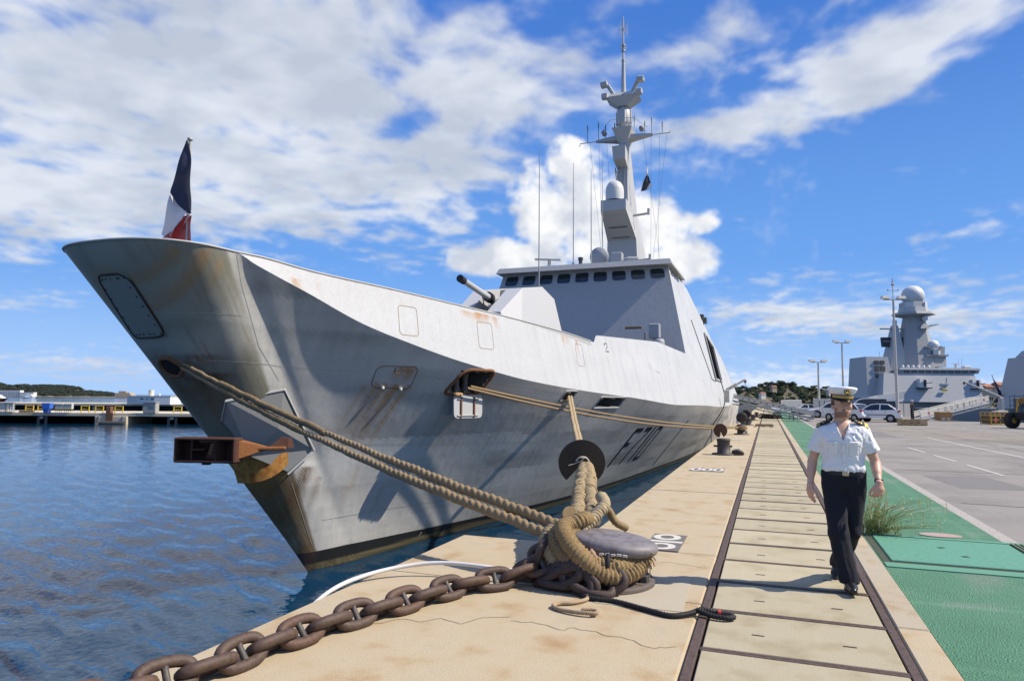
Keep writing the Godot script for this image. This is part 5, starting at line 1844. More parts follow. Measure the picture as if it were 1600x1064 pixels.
func build_chain() -> void:
	var iron := worn(Color(.082, .050, .036), .62, ntex("chain_rust", 0.025, 5, [[0.0, Color(.45, .4, .4)], [.42, Color(.85, .8, .78)], [.55, Color(1, 1, 1)], [.75, Color(1.25, 1.0, .85)], [1.0, Color(1.7, 1.1, .7)]], 512, 61), 2.0, null, 1, 0, tex["grain"], .6)
	var iron2 := worn(Color(.10, .056, .037), .65, tex["chain_rust"], 2.6, null, 1, 0, tex["grain"], .6)
	var stud := worn(Color(.075, .066, .06), .6, tex["chain_rust"], 3.0)
	var t := thing("anchor_chain", "rusty stud link chain lying along the quay edge and piled on the bollard", "chain", Transform3D())
	var lm := link_mesh(.385, .235, .074)
	var lg := link_mesh(.43, .25, .078)
	var path := curve([Vector3(-3.52, .075, -2.2), Vector3(-3.42, .075, -2.65), Vector3(-3.30, .075, -3.02), Vector3(-3.16, .075, -3.42), Vector3(-3.08, .075, -3.87), Vector3(-2.96, .075, -4.32), Vector3(-2.81, .075, -4.74), Vector3(-2.66, .075, -5.13), Vector3(-2.50, .075, -5.54), Vector3(-2.24, .085, -5.84), Vector3(-2.05, .14, -6.02), Vector3(-1.9, .2, -6.12)], .01)
	var step := .238
	var run := 0.0
	var next := 0.0
	var k := 0
	for i in range(1, path.size()):
		run += (path[i] - path[i - 1]).length()
		if run < next:
			continue
		next += step
		var d: Vector3 = (path[mini(i + 4, path.size() - 1)] - path[maxi(i - 4, 0)]).normalized()
		var up := Vector3.UP
		var zz := d.cross(up).normalized()
		var b := Basis(d, zz.cross(d), zz)
		var roll := deg_to_rad(50.0 if k % 2 == 0 else -36.0) + rng.randf_range(-.10, .10)
		b = b * Basis(Vector3.RIGHT, roll) * Basis(Vector3.UP, rng.randf_range(-.06, .06))
		var y := .094 if k % 2 == 0 else .082
		var o := put("link", lm[0], iron if rng.randf() < .6 else iron2, t, Transform3D(b, Vector3(path[i].x, path[i].y + y - .075, path[i].z)))
		put("stud", lm[1], stud, o)
		k += 1
	# the pile against the post
	var pile := [[Vector3(-2.02, .20, -6.18), Vector3(.3, .9, .2), .6], [Vector3(-1.93, .26, -6.20), Vector3(1, .25, -.1), 1.4], [Vector3(-1.86, .12, -6.06), Vector3(.8, .55, .2), .3], [Vector3(-1.72, .15, -5.98), Vector3(1, .35, .3), 1.2], [Vector3(-1.70, .22, -6.05), Vector3(.9, .3, .1), .4], [Vector3(-1.58, .12, -5.95), Vector3(.9, -.35, .2), 1.5], [Vector3(-1.46, .08, -5.96), Vector3(1, -.2, -.1), .5], [Vector3(-1.62, .07, -5.96), Vector3(1, .1, .35), 1.3], [Vector3(-1.36, .09, -6.0), Vector3(.8, .35, -.2), 1.2], [Vector3(-1.78, .07, -6.02), Vector3(1, .0, .1), .2], [Vector3(-2.08, .10, -6.18), Vector3(.9, .3, -.1), 1.5], [Vector3(-1.84, .30, -6.30), Vector3(.5, -.4, -.4), .9]]
	for p in pile:
		var d: Vector3 = (p[1] as Vector3).normalized()
		var zz := d.cross(Vector3.UP).normalized()
		var b := Basis(d, zz.cross(d), zz) * Basis(Vector3.RIGHT, p[2])
		var o := put("link", lg[0], worn(Color(.055, .034, .027), .65, tex["chain_rust"], 2.0, null, 1, 0, tex["grain"], .6) if p[0].x > -1.9 else iron, t, Transform3D(b, p[0]))
		if p[0].x < -1.7:
			put("stud", lg[1], stud, o)

# ------------------------------------------------------------------ bodies: smooth fields meshed with surface nets
# a bone is [a, b, ra, rb, squash z, blend]; blend < 0 cuts away
func field_mesh(bones: Array, lo: Vector3, hi: Vector3, cell: float, extra = null, colf = null) -> ArrayMesh:
	var nx := int((hi.x - lo.x) / cell) + 2
	var ny := int((hi.y - lo.y) / cell) + 2
	var nz := int((hi.z - lo.z) / cell) + 2
	var F := PackedFloat32Array()
	F.resize(nx * ny * nz)
	F.fill(0.3)
	for q in bones:
		var a: Vector3 = q[0]
		var b: Vector3 = q[1]
		var ra: float = q[2]
		var rb: float = q[3]
		var sq: float = q[4]
		var k: float = absf(q[5])
		var cut: bool = q[5] < 0
		var m := maxf(ra, rb) * maxf(1.0, sq) + k + cell * 2.0
		var c0 := ((a.min(b) - Vector3.ONE * m - lo) / cell).floor()
		var c1 := ((a.max(b) + Vector3.ONE * m - lo) / cell).ceil()
		var a2 := Vector3(a.x, a.y, a.z / sq)
		var d2 := Vector3(b.x, b.y, b.z / sq) - a2
		var l2 := maxf(d2.length_squared(), 1e-9)
		var ms := minf(1.0, sq)
		for z in range(maxi(0, int(c0.z)), mini(nz, int(c1.z) + 1)):
			for y in range(maxi(0, int(c0.y)), mini(ny, int(c1.y) + 1)):
				var row := (z * ny + y) * nx
				for x in range(maxi(0, int(c0.x)), mini(nx, int(c1.x) + 1)):
					var p := Vector3(lo.x + x * cell, lo.y + y * cell, (lo.z + z * cell) / sq) - a2
					var t := clampf(p.dot(d2) / l2, 0.0, 1.0)
					var d := ((p - d2 * t).length() - lerpf(ra, rb, t)) * ms
					var o := F[row + x]
					if cut:
						d = -d
						var h := clampf(0.5 - 0.5 * (o - d) / k, 0.0, 1.0)
						F[row + x] = lerpf(o, d, h) + k * h * (1.0 - h)
					else:
						var h := clampf(0.5 + 0.5 * (o - d) / k, 0.0, 1.0)
						F[row + x] = lerpf(o, d, h) - k * h * (1.0 - h)
	if extra != null:
		for z in nz:
			for y in ny:
				for x in nx:
					var i := (z * ny + y) * nx + x
					if absf(F[i]) < cell * 4.0:
						F[i] = extra.call(F[i], lo + Vector3(x, y, z) * cell)
	var V := PackedVector3Array()
	var N := PackedVector3Array()
	var I := PackedInt32Array()
	var at := PackedInt32Array()
	at.resize(nx * ny * nz)
	at.fill(-1)
	var sx := 1
	var sy := nx
	var sz := nx * ny
	for z in nz - 1:
		for y in ny - 1:
			for x in nx - 1:
				var i := (z * ny + y) * nx + x
				var f0 := F[i]
				if f0 > cell * 2.5 or f0 < -cell * 2.5:
					continue
				var f := [f0, F[i + 1], F[i + sy], F[i + sy + 1], F[i + sz], F[i + sz + 1], F[i + sz + sy], F[i + sz + sy + 1]]
				var s := 0
				for q in 8:
					if f[q] < 0.0:
						s += 1
				if s == 0 or s == 8:
					continue
				var acc := Vector3.ZERO
				var n := 0
				for e in [[0, 1], [2, 3], [4, 5], [6, 7], [0, 2], [1, 3], [4, 6], [5, 7], [0, 4], [1, 5], [2, 6], [3, 7]]:
					var u: float = f[e[0]]
					var v: float = f[e[1]]
					if (u < 0.0) != (v < 0.0):
						var t := u / (u - v)
						var pa := Vector3(e[0] & 1, (e[0] >> 1) & 1, (e[0] >> 2) & 1)
						var pb := Vector3(e[1] & 1, (e[1] >> 1) & 1, (e[1] >> 2) & 1)
						acc += pa.lerp(pb, t)
						n += 1
				at[i] = V.size()
				V.append(lo + (Vector3(x, y, z) + acc / n) * cell)
				N.append(Vector3(f[1] + f[3] + f[5] + f[7] - f[0] - f[2] - f[4] - f[6], f[2] + f[3] + f[6] + f[7] - f[0] - f[1] - f[4] - f[5], f[4] + f[5] + f[6] + f[7] - f[0] - f[1] - f[2] - f[3]).normalized())
	for z in range(1, nz - 1):
		for y in range(1, ny - 1):
			for x in range(1, nx - 1):
				var i := (z * ny + y) * nx + x
				if at[i] < 0:
					continue
				var in0 := F[i] < 0.0
				for ax in 3:
					var st: int = [sx, sy, sz][ax]
					if (F[i + st] < 0.0) == in0:
						continue
					var u: int = [sy, sz, sx][ax]
					var w: int = [sz, sx, sy][ax]
					var p0 := at[i]
					var p1 := at[i - u]
					var p2 := at[i - u - w]
					var p3 := at[i - w]
					if p1 < 0 or p2 < 0 or p3 < 0:
						continue
					if in0:
						I.append_array(PackedInt32Array([p0, p2, p1, p0, p3, p2]))
					else:
						I.append_array(PackedInt32Array([p0, p1, p2, p0, p2, p3]))
	var arr := []
	arr.resize(Mesh.ARRAY_MAX)
	arr[Mesh.ARRAY_VERTEX] = V
	arr[Mesh.ARRAY_NORMAL] = N
	arr[Mesh.ARRAY_INDEX] = I
	if colf != null:
		var Cc := PackedColorArray()
		Cc.resize(V.size())
		for i in V.size():
			Cc[i] = colf.call(V[i])
		arr[Mesh.ARRAY_COLOR] = Cc
	var m := ArrayMesh.new()
	m.add_surface_from_arrays(Mesh.PRIMITIVE_TRIANGLES, arr)
	return m

func ball(c: Vector3, r: float, sq := 1.0, k := .02) -> Array:
	return [c, c + Vector3(0, .0005, 0), r, r, sq, k]

func limb(a: Vector3, b: Vector3, ra: float, rb: float, k := .02, sq := 1.0) -> Array:
	return [a, b, ra, rb, sq, k]

func joined(a: ArrayMesh, b: ArrayMesh, xf := Transform3D()) -> ArrayMesh:
	# one surface out of two (positions, normals, colours)
	var p: Array = a.surface_get_arrays(0)
	var q: Array = b.surface_get_arrays(0)
	var V: PackedVector3Array = p[Mesh.ARRAY_VERTEX]
	var N: PackedVector3Array = p[Mesh.ARRAY_NORMAL]
	var C_: PackedColorArray = p[Mesh.ARRAY_COLOR]
	var I: PackedInt32Array = p[Mesh.ARRAY_INDEX]
	var n := V.size()
	var qv: PackedVector3Array = q[Mesh.ARRAY_VERTEX]
	var qn: PackedVector3Array = q[Mesh.ARRAY_NORMAL]
	for i in qv.size():
		V.append(xf * qv[i])
		N.append(xf.basis * qn[i])
	C_.append_array(q[Mesh.ARRAY_COLOR])
	for i in q[Mesh.ARRAY_INDEX]:
		I.append(n + i)
	var arr := []
	arr.resize(Mesh.ARRAY_MAX)
	arr[Mesh.ARRAY_VERTEX] = V
	arr[Mesh.ARRAY_NORMAL] = N
	arr[Mesh.ARRAY_COLOR] = C_
	arr[Mesh.ARRAY_INDEX] = I
	var m := ArrayMesh.new()
	m.add_surface_from_arrays(Mesh.PRIMITIVE_TRIANGLES, arr)
	return m

func hand_bones(side: float, curl: float) -> Array:
	# wrist at the origin, fingers along -Y, back of the hand towards side * X, thumb towards +Z
	var o := [limb(Vector3(0, .02, 0), Vector3(0, -.035, .0), .026, .03, .015, 1.25), limb(Vector3(0, -.035, -.006), Vector3(0, -.075, -.004), .022, .020, .02, 2.0)]
	var len := [.062, .074, .069, .054]
	for f in 4:
		var z := .033 - f * .022
		var b := Vector3(0, -.082 + absf(f - 1.2) * .004, z)
		var ang := 0.0
		var p := b
		var r := .0095 - f * .0004
		for s in 3:
			ang += curl * ([.55, .8, .6][s] as float) * (1.0 + .12 * f)
			var l: float = len[f] * ([.45, .32, .25][s] as float)
			var d := Vector3(-side * sin(ang), -cos(ang), (.04 - f * .03) * cos(ang))
			var q := p + d * l
			o.append(limb(p, q, r, r * .92, .006))
			p = q
			r *= .93
	var t0 := Vector3(-side * .006, -.030, .028)
	var t1 := t0 + Vector3(-side * .012, -.026, .024)
	var t2 := t1 + Vector3(-side * .012, -.028, .006)
	var t3 := t2 + Vector3(-side * .008, -.024, -.004)
	o.append_array([limb(t0, t1, .015, .012, .012), limb(t1, t2, .0115, .0105, .006), limb(t2, t3, .0105, .009, .006)])
	return o

func build_officer() -> void:
	var t := thing("person", "bearded person in white short sleeved uniform shirt, dark trousers and white peaked cap walking", "person", Transform3D(Basis(Vector3.UP, deg_to_rad(-3)), Vector3(0.65, 0.003, -7.08)))
	var wn := noise(7.0, 3, 201)
	var wn2 := noise(16.0, 2, 202)
	var skin_c := Color(.62, .375, .265)
	# joints
	var hipR := Vector3(-.085, .93, .0)
	var kneeR := Vector3(-.065, .505, .13)
	var ankR := Vector3(.012, .095, .17)
	var hipL := Vector3(.085, .93, -.02)
	var kneeL := Vector3(.05, .50, -.05)
	var ankL := Vector3(-.05, .16, -.40)
	var shR := Vector3(-.175, 1.40, -.01)
	var elR := Vector3(-.262, 1.13, -.06)
	var wrR := Vector3(-.288, .895, .02)
	var shL := Vector3(.175, 1.40, -.01)
	var elL := Vector3(.268, 1.13, -.03)
	var wrL := Vector3(.275, .955, .15)
	var hy := deg_to_rad(17.0)
	var HB := Basis(Vector3.UP, hy)
	var HC := Vector3(.004, 1.655, .012)
	# --- one continuous body: head, neck, trunk, arms, hands, legs, feet
	var face := func(p: Vector3) -> Color:
		var q := HB.inverse() * (p - HC)
		var c := skin_c
		c = c.lerp(Color(.50, .21, .15), clampf(1.0 - (Vector2(absf(q.x) - .042, q.y + .022).length()) / .03, 0, 1) * .35 * (1.0 if q.z > 0 else 0.0))
		c = c.lerp(Color(.50, .20, .15), clampf(1.0 - (q - Vector3(0, -.018, .112)).length() / .022, 0, 1) * .35)
		# beard and moustache: jaw line up to the ears, leaving the lips
		var jaw := smoothstep(-.050, -.070, q.y + .35 * absf(q.x) * absf(q.x) * 10.0 * .1) * smoothstep(-.045, -.02, q.z) * smoothstep(-.128, -.105, q.y)
		jaw = maxf(jaw, smoothstep(.052, .066, absf(q.x)) * smoothstep(-.012, -.03, q.y) * smoothstep(.005, .02, q.z + .0) * smoothstep(-.12, -.10, q.y))
		var mo := clampf(1.0 - absf(q.y + .043) / .009, 0, 1) * smoothstep(.034, .026, absf(q.x)) * smoothstep(.05, .08, q.z)
		jaw = maxf(jaw, mo)
		var lips := Vector2(q.x / .024, (q.y + .058) / .0085).length()
		if q.z > .06 and lips < 1.25:
			jaw = jaw * smoothstep(.85, 1.25, lips)
			c = c.lerp(Color(.36, .12, .10), smoothstep(1.15, .8, lips) * .8)
			if absf(q.y + .058) < .0022:
				c = c.lerp(Color(.12, .03, .03), .7)
		c = c.lerp(Color(.13, .068, .034), jaw * .72)
		# brows, and cropped hair below the cap
		var brow := clampf(1.0 - absf(q.y - .028 + absf(q.x) * .08) / .006, 0, 1) * smoothstep(.046, .04, absf(q.x)) * smoothstep(.01, .014, absf(q.x)) * (1.0 if q.z > .06 else 0.0)
		c = c.lerp(Color(.05, .026, .014), brow * .9)
		var hair := smoothstep(-.012, .004, q.y) * smoothstep(.048, .03, q.z + .0) * smoothstep(.05, .064, Vector2(q.x, minf(q.z, 0.0)).length())
		return c.lerp(Color(.045, .026, .015), hair * .9)
	var hd := [ball(Vector3(0, .035, -.012), .088, 1.12, .02), limb(Vector3(0, .02, .0), Vector3(0, -.06, .032), .072, .05, .03, 1.1), ball(Vector3(0, -.092, .060), .026, 1.0, .025), limb(Vector3(-.042, -.075, .015), Vector3(.042, -.075, .015), .032, .032, .03),
		limb(Vector3(0, .022, .088), Vector3(0, -.018, .112), .009, .0125, .012), limb(Vector3(-.011, -.022, .101), Vector3(.011, -.022, .101), .0085, .0085, .006), limb(Vector3(-.036, .030, .080), Vector3(.036, .030, .080), .0115, .0115, .015),
		ball(Vector3(-.033, .010, .100), .012, 1.0, -.008), ball(Vector3(.033, .010, .100), .012, 1.0, -.008), limb(Vector3(-.018, -.054, .088), Vector3(.018, -.054, .088), .0065, .0065, .006), limb(Vector3(-.014, -.064, .088), Vector3(.014, -.064, .088), .007, .007, .006),
		limb(Vector3(-.044, -.018, .064), Vector3(-.052, -.01, .03), .018, .02, .02), limb(Vector3(.044, -.018, .064), Vector3(.052, -.01, .03), .018, .02, .02),
		limb(Vector3(-.083, .012, -.012), Vector3(-.083, -.028, -.002), .014, .009, .006, 1.0), limb(Vector3(.083, .012, -.012), Vector3(.083, -.028, -.002), .014, .009, .006, 1.0),
		limb(Vector3(0, -.05, -.02), Vector3(0, -.20, -.045), .056, .066, .03)]
	var hm := field_mesh(hd, Vector3(-.12, -.24, -.14), Vector3(.12, .15, .15), .0042, null, func(p): return face.call(HC + HB * p))
	var skinf := func(_p): return skin_c
	var body := [limb(Vector3(0, 1.50, -.03), Vector3(0, 1.36, -.01), .066, .10, .04), limb(Vector3(-.13, 1.39, -.015), Vector3(.13, 1.39, -.015), .07, .07, .05), limb(Vector3(0, 1.34, 0), Vector3(0, 1.05, 0), .155, .14, .05, .64), limb(Vector3(-.06, .97, 0), Vector3(.06, .97, 0), .12, .12, .05, .8),
		limb(shR, elR, .05, .040, .03), limb(elR, wrR, .040, .027, .012), limb(shL, elL, .05, .040, .03), limb(elL, wrL, .040, .027, .012),
		limb(elR + Vector3(0, -.03, 0), elR.lerp(wrR, .45), .041, .036, .02), limb(elL + Vector3(0, -.02, .01), elL.lerp(wrL, .45), .041, .036, .02),
		limb(hipR, kneeR, .08, .055, .03), limb(kneeR, ankR, .054, .036, .02), limb(hipL, kneeL, .08, .055, .03), limb(kneeL, ankL, .054, .036, .02),
		limb(ankR + Vector3(0, -.05, -.02), ankR + Vector3(.01, -.06, .14), .032, .028, .02), limb(ankL + Vector3(0, -.05, 0), ankL + Vector3(-.01, -.12, .10), .032, .028, .02)]
	var bm := field_mesh(body, Vector3(-.37, .02, -.48), Vector3(.37, 1.52, .38), .0125, null, skinf)
	bm = joined(bm, hm, Transform3D(HB, HC))
	var fr := (wrR - elR).normalized()
	var fl := (wrL - elL).normalized()
	var hbr := Basis(Vector3.UP, .5) * Basis(Vector3.RIGHT, .0)
	var m := field_mesh(hand_bones(-1.0, .34), Vector3(-.07, -.20, -.07), Vector3(.10, .05, .10), .0042, null, func(_p): return skin_c * Color(1.03, .98, .97))
	bm = joined(bm, m, Transform3D(Basis(Vector3.UP, .55) * Basis(Vector3.RIGHT, -.05), wrR))
	m = field_mesh(hand_bones(1.0, .85), Vector3(-.11, -.20, -.07), Vector3(.07, .05, .10), .0042, null, func(_p): return skin_c * Color(1.03, .98, .97))
	bm = joined(bm, m, Transform3D(Basis(Vector3.UP, -1.15) * Basis(Vector3.RIGHT, -.12), wrL))
	var skin := StandardMaterial3D.new()
	skin.vertex_color_use_as_albedo = true
	skin.roughness = .5
	skin.subsurf_scatter_enabled = true
	skin.subsurf_scatter_strength = .12
	skin.albedo_texture = ntex("skin", 0.03, 4, [[0.0, gr(.82)], [.5, gr(.98)], [1.0, Color(1.06, 1.0, .98)]], 256, 71)
	skin.uv1_triplanar = true
	skin.uv1_scale = Vector3.ONE * 9.0
	put("body", bm, skin, t)
	for s in [-1, 1]:
		var e := MB.new()
		e.lathe(Transform3D(HB, HC + HB * Vector3(s * .0325, .0105, .0835)), [Vector2(0, -.0115), Vector2(.008, -.008), Vector2(.0115, 0), Vector2(.008, .008), Vector2(0, .0115)], 14)
		var ey := put("eye", e, mat(Color(.45, .42, .40), .2), t)
		e = MB.new()
		e.lathe(Transform3D(HB * Basis(Vector3.RIGHT, PI / 2), HC + HB * Vector3(s * .0325 + .001, .0098, .0935)), [Vector2(.0052, 0), Vector2(.0035, .0018), Vector2(0, .0022)], 10)
		put("iris", e, mat(Color(.03, .025, .02), .15), ey)
	# --- shirt
	var cloth := func(a: float, b: float) -> Callable:
		return func(f: float, p: Vector3) -> float: return f - a * wn.get_noise_3d(p.x * 1.6, p.y * .55, p.z * 1.2) - b * wn2.get_noise_3d(p.x, p.y * .7 + p.x * .6, p.z)
	var vneck := func(p: Vector3) -> float:
		# the open collar: a narrow wedge in front
		return maxf(maxf(absf(p.x - .002) - maxf(0.0, (p.y - 1.33) * .36), 1.33 - p.y), .03 - p.z)
	var shirt := [limb(Vector3(0, 1.335, .004), Vector3(0, 1.06, .006), .188, .174, .05, .66), limb(Vector3(-.135, 1.388, -.012), Vector3(.135, 1.388, -.012), .080, .080, .06), limb(Vector3(0, 1.475, -.03), Vector3(0, 1.40, -.015), .078, .10, .04), limb(Vector3(-.075, 1.33, .055), Vector3(.075, 1.33, .055), .085, .085, .05, .75),
		limb(shR + Vector3(.01, .0, 0), shR.lerp(elR, .62), .073, .079, .03), limb(shL + Vector3(-.01, .0, 0), shL.lerp(elL, .62), .073, .079, .03)]
	var sdR := (elR - shR).normalized()
	var sdL := (elL - shL).normalized()
	var sx := func(f: float, p: Vector3) -> float:
		var d := f - .011 * wn.get_noise_3d(p.x * 1.9, p.y * .8, p.z * 1.5) - .0065 * wn2.get_noise_3d(p.x * .8, p.y * 1.0 + absf(p.x) * 1.2, p.z)
		# blousing above the belt, straight hem under it, cut sleeves, open neck
		d -= .010 * exp(-pow((p.y - 1.075) / .03, 2.0))
		d = maxf(d, 1.035 - p.y)
		d = maxf(d, p.y - 1.492)
		if p.x < -.19:
			d = maxf(d, (p - shR).dot(sdR) - .185)
		if p.x > .19:
			d = maxf(d, (p - shL).dot(sdL) - .185)
		return maxf(d, -vneck.call(p))
	var white := StandardMaterial3D.new()
	white.albedo_color = Color(.80, .79, .77).linear_to_srgb()
	white.roughness = .85
	white.normal_enabled = true
	white.normal_texture = ntex("cloth_folds", 0.012, 4, [], 512, 72, 4.0)
	white.normal_scale = .25
	white.uv1_triplanar = true
	white.uv1_scale = Vector3(3, 1.8, 3)
	var sh := put("shirt", field_mesh(shirt, Vector3(-.37, 1.0, -.2), Vector3(.37, 1.53, .22), .0085, sx), white, t)
	# front surface of the shirt, found by marching in
	var fz := func(x: float, y: float) -> float:
		var z := .24
		while z > 0.0:
			var d := 1.0
			for q in shirt.slice(0, 4):
				var sq: float = q[4]
				var p := Vector3(x, y, z / sq)
				var a := Vector3(q[0].x, q[0].y, q[0].z / sq)
				var b := Vector3(q[1].x, q[1].y, q[1].z / sq)
				var tt := clampf((p - a).dot(b - a) / (b - a).length_squared(), 0, 1)
				var dd: float = ((p - a - (b - a) * tt).length() - lerpf(q[2], q[3], tt)) * minf(1.0, sq)
				var h := clampf(.5 + .5 * (d - dd) / .05, 0, 1)
				d = lerpf(d, dd, h) - .05 * h * (1 - h)
			if d < .006:
				return z
			z -= .002
		return .1
	var patchf := func(poly: Array, off: float, nu: int) -> ArrayMesh:
		# a quadrilateral of cloth laid on the shirt front: corners as (x, y), in order round
		return grid(nu, nu, func(i, j):
			var u: float = i / (nu - 1.0)
			var v: float = j / (nu - 1.0)
			var a: Vector2 = (poly[0] as Vector2).lerp(poly[1], u)
			var b: Vector2 = (poly[3] as Vector2).lerp(poly[2], u)
			var c := a.lerp(b, v)
			var e := 0.0 if (i == 0 or j == 0 or i == nu - 1 or j == nu - 1) else off
			return Vector3(c.x, c.y, fz.call(c.x, c.y) + e), null, null, true)
	for s in [-1, 1]:
		var pk := put("pocket", patchf.call([Vector2(s * .045, 1.315), Vector2(s * .130, 1.318), Vector2(s * .126, 1.20), Vector2(s * .048, 1.198)] if s > 0 else [Vector2(-.130, 1.318), Vector2(-.045, 1.315), Vector2(-.048, 1.198), Vector2(-.126, 1.20)], .006, 9), white, sh)
		put("pocket_flap", patchf.call([Vector2(.040, 1.322), Vector2(.135, 1.326), Vector2(.134, 1.285), Vector2(.042, 1.283)] if s > 0 else [Vector2(-.135, 1.326), Vector2(-.040, 1.322), Vector2(-.042, 1.283), Vector2(-.134, 1.285)], .012, 9), white, sh)
		var bt := MB.new()
		bt.lathe(Transform3D(Basis(Vector3.RIGHT, PI / 2), Vector3(s * .087, 1.293, fz.call(s * .087, 1.293) + .012)), [Vector2(.006, 0), Vector2(.006, .003), Vector2(0, .004)], 10)
		put("button", bt, mat(Color(.6, .58, .5), .4), sh)
	put("placket", patchf.call([Vector2(-.012, 1.325), Vector2(.020, 1.325), Vector2(.020, 1.045), Vector2(-.012, 1.045)], .006, 12), white, sh)
	for k in 3:
		var bt := MB.new()
		bt.lathe(Transform3D(Basis(Vector3.RIGHT, PI / 2), Vector3(.004, 1.30 - k * .085, fz.call(.004, 1.30 - k * .085) + .007)), [Vector2(.0055, 0), Vector2(.0055, .003), Vector2(0, .004)], 10)
		put("button", bt, mat(Color(.62, .61, .6), .4), sh)
	# collar wings lying open
	for s in [-1, 1]:
		var c := MB.new()
		var top := Vector3(s * .062, 1.505, -.015)
		var a := Vector3(s * .108, 1.470, .07)
		var tip := Vector3(s * .108, 1.402, .118)
		var inn := Vector3(s * .032, 1.41, .122)
		var bk_ := Vector3(s * .052, 1.478, .064)
		var th := Vector3(0, -.006, -.008)
		for q in [[top, a, bk_], [a, tip, bk_], [tip, inn, bk_]]:
			c.tout(q[0], q[1], q[2], Vector3(0, 1.4, -.05))
			c.tout(q[0] + th, q[1] + th, q[2] + th, Vector3(0, 1.4, .4))
		var rim := [top, a, tip, inn, bk_]
		for k in 5:
			c.qout(rim[k], rim[(k + 1) % 5], rim[(k + 1) % 5] + th, rim[k] + th, Vector3(s * .07, 1.44, .05))
		put("collar", c, white, sh)
	# --- trousers and belt
	var navy := worn(Color(.0065, .0075, .0145), .9, ntex("twill", 0.06, 3, [[0.0, gr(.7)], [.5, gr(1.0)], [1.0, gr(1.5)]], 256, 73), 6.0)
	var tr := [limb(Vector3(-.055, .985, .0), Vector3(.055, .985, .0), .128, .128, .05, .84), limb(Vector3(-.03, 1.05, .0), Vector3(.03, 1.05, .0), .152, .152, .04, .70), limb(hipR + Vector3(0, -.03, .0), kneeR, .106, .084, .03), limb(kneeR, ankR + Vector3(0, .0, -.01), .083, .088, .03), limb(hipL + Vector3(0, -.03, .0), kneeL, .106, .084, .03), limb(kneeL, ankL + Vector3(0, -.03, .02), .083, .086, .03)]
	var tx := func(f: float, p: Vector3) -> float:
		var d := f - .007 * wn.get_noise_3d(p.x * 1.5, p.y * .6 + p.x, p.z * 1.2) - .003 * wn2.get_noise_3d(p.x, p.y * .6, p.z)
		# pressed crease down the front of each leg
		var tl := clampf((hipR.y - p.y) / (hipR.y - ankR.y), 0, 1)
		var axR := hipR.lerp(kneeR, clampf((hipR.y - p.y) / (hipR.y - kneeR.y), 0, 1)) if p.y > kneeR.y else kneeR.lerp(ankR, clampf((kneeR.y - p.y) / (kneeR.y - ankR.y), 0, 1))
		if p.z > axR.z + .04:
			d -= .007 * exp(-pow((p.x - axR.x) / .012, 2.0)) * smoothstep(0.02, .25, tl)
		d = maxf(d, p.y - 1.055)
		d = maxf(d, (.075 if p.z > -.12 else .10) - p.y)
		return d
	var trs := put("trousers", field_mesh(tr, Vector3(-.25, .05, -.53), Vector3(.25, 1.09, .30), .011, tx), navy, t)
	m = null
	var b := MB.new()
	b.lathe(Transform3D(Basis(), Vector3(0, 1.016, .003)), [Vector2(.185, 0), Vector2(.186, .036)], 40, true, Vector2(1, .665))
	put("belt", b, mat(Color(.009, .009, .011), .5), t)
	b = MB.new()
	b.box(Vector3(.012, 1.034, .130), Vector3(.056, .042, .012), Basis(), .006)
	put("buckle", b, mat(Color(.55, .46, .30), .32, .9), t)
	# --- shoes
	var leather := mat(Color(.012, .011, .010), .28)
	for s in 2:
		var a: Vector3 = [ankR, ankL][s]
		var xf := Transform3D(Basis(Vector3.UP, [.10, -.25][s]) * Basis(Vector3.RIGHT, [-.06, .62][s]), Vector3(a.x, [.012, .075][s], a.z - .03))
		var sb := [limb(Vector3(0, .045, -.02), Vector3(0, .04, .10), .045, .042, .03), limb(Vector3(0, .035, .12), Vector3(0, .026, .215), .046, .032, .04, 1.0), limb(Vector3(0, .09, -.01), Vector3(0, .06, .06), .042, .038, .03)]
		var shm := field_mesh(sb, Vector3(-.08, -.02, -.10), Vector3(.08, .16, .28), .007, func(f, p): return maxf(f, .004 - p.y))
		var o := put("shoe", shm, leather, t, xf)
		b = MB.new()
		b.box(Vector3(0, -.001, -.02), Vector3(.078, .028, .075), Basis(), .006)
		b.box(Vector3(0, .003, .125), Vector3(.084, .012, .19), Basis(), .005)
		put("sole", b, mat(Color(.010, .010, .010), .7), o)
	# --- epaulettes, watch, ring
	var black := mat(Color(.006, .006, .009), .8)
	var gold := mat(Color(.62, .43, .12), .42, .6)
	for s in [-1, 1]:
		var eb := Basis(Vector3(0, 0, 1), s * -.46) * Basis(Vector3.UP, s * .3) * Basis(Vector3.RIGHT, .5)
		var ec := Vector3(s * .158, 1.486, .030)
		b = MB.new()
		b.box(ec, Vector3(.142, .012, .058), eb, .005)
		var ep := put("epaulette", b, black, t)
		for k in 3:
			b = MB.new()
			b.box(ec + eb * Vector3(s * (.058 - k * .0115), .0068, 0), Vector3(.0072, .003, .056), eb)
			put("stripe", b, gold, ep)
		b = MB.new()
		b.box(ec + eb * Vector3(s * -.012, .0068, 0), Vector3(.034, .003, .006), eb)
		b.box(ec + eb * Vector3(s * .0, .0068, 0), Vector3(.006, .003, .026), eb)
		b.lathe(Transform3D(eb, ec + eb * Vector3(s * -.055, .006, 0)), [Vector2(.006, 0), Vector2(.005, .005), Vector2(0, .006)], 10)
		put("badge", b, gold, ep)
	b = MB.new()
	var wd := (wrL - elL).normalized()
	var wc := wrL - wd * .035
	b.tube([wc - wd * .010, wc + wd * .010], .0335, 16, true)
	var wt := put("watch", b, mat(Color(.012, .012, .014), .5), t)
	b = MB.new()
	b.box(wc + Vector3(.026, .006, .02), Vector3(.012, .03, .034), Basis(Vector3.UP, -.6), .004)
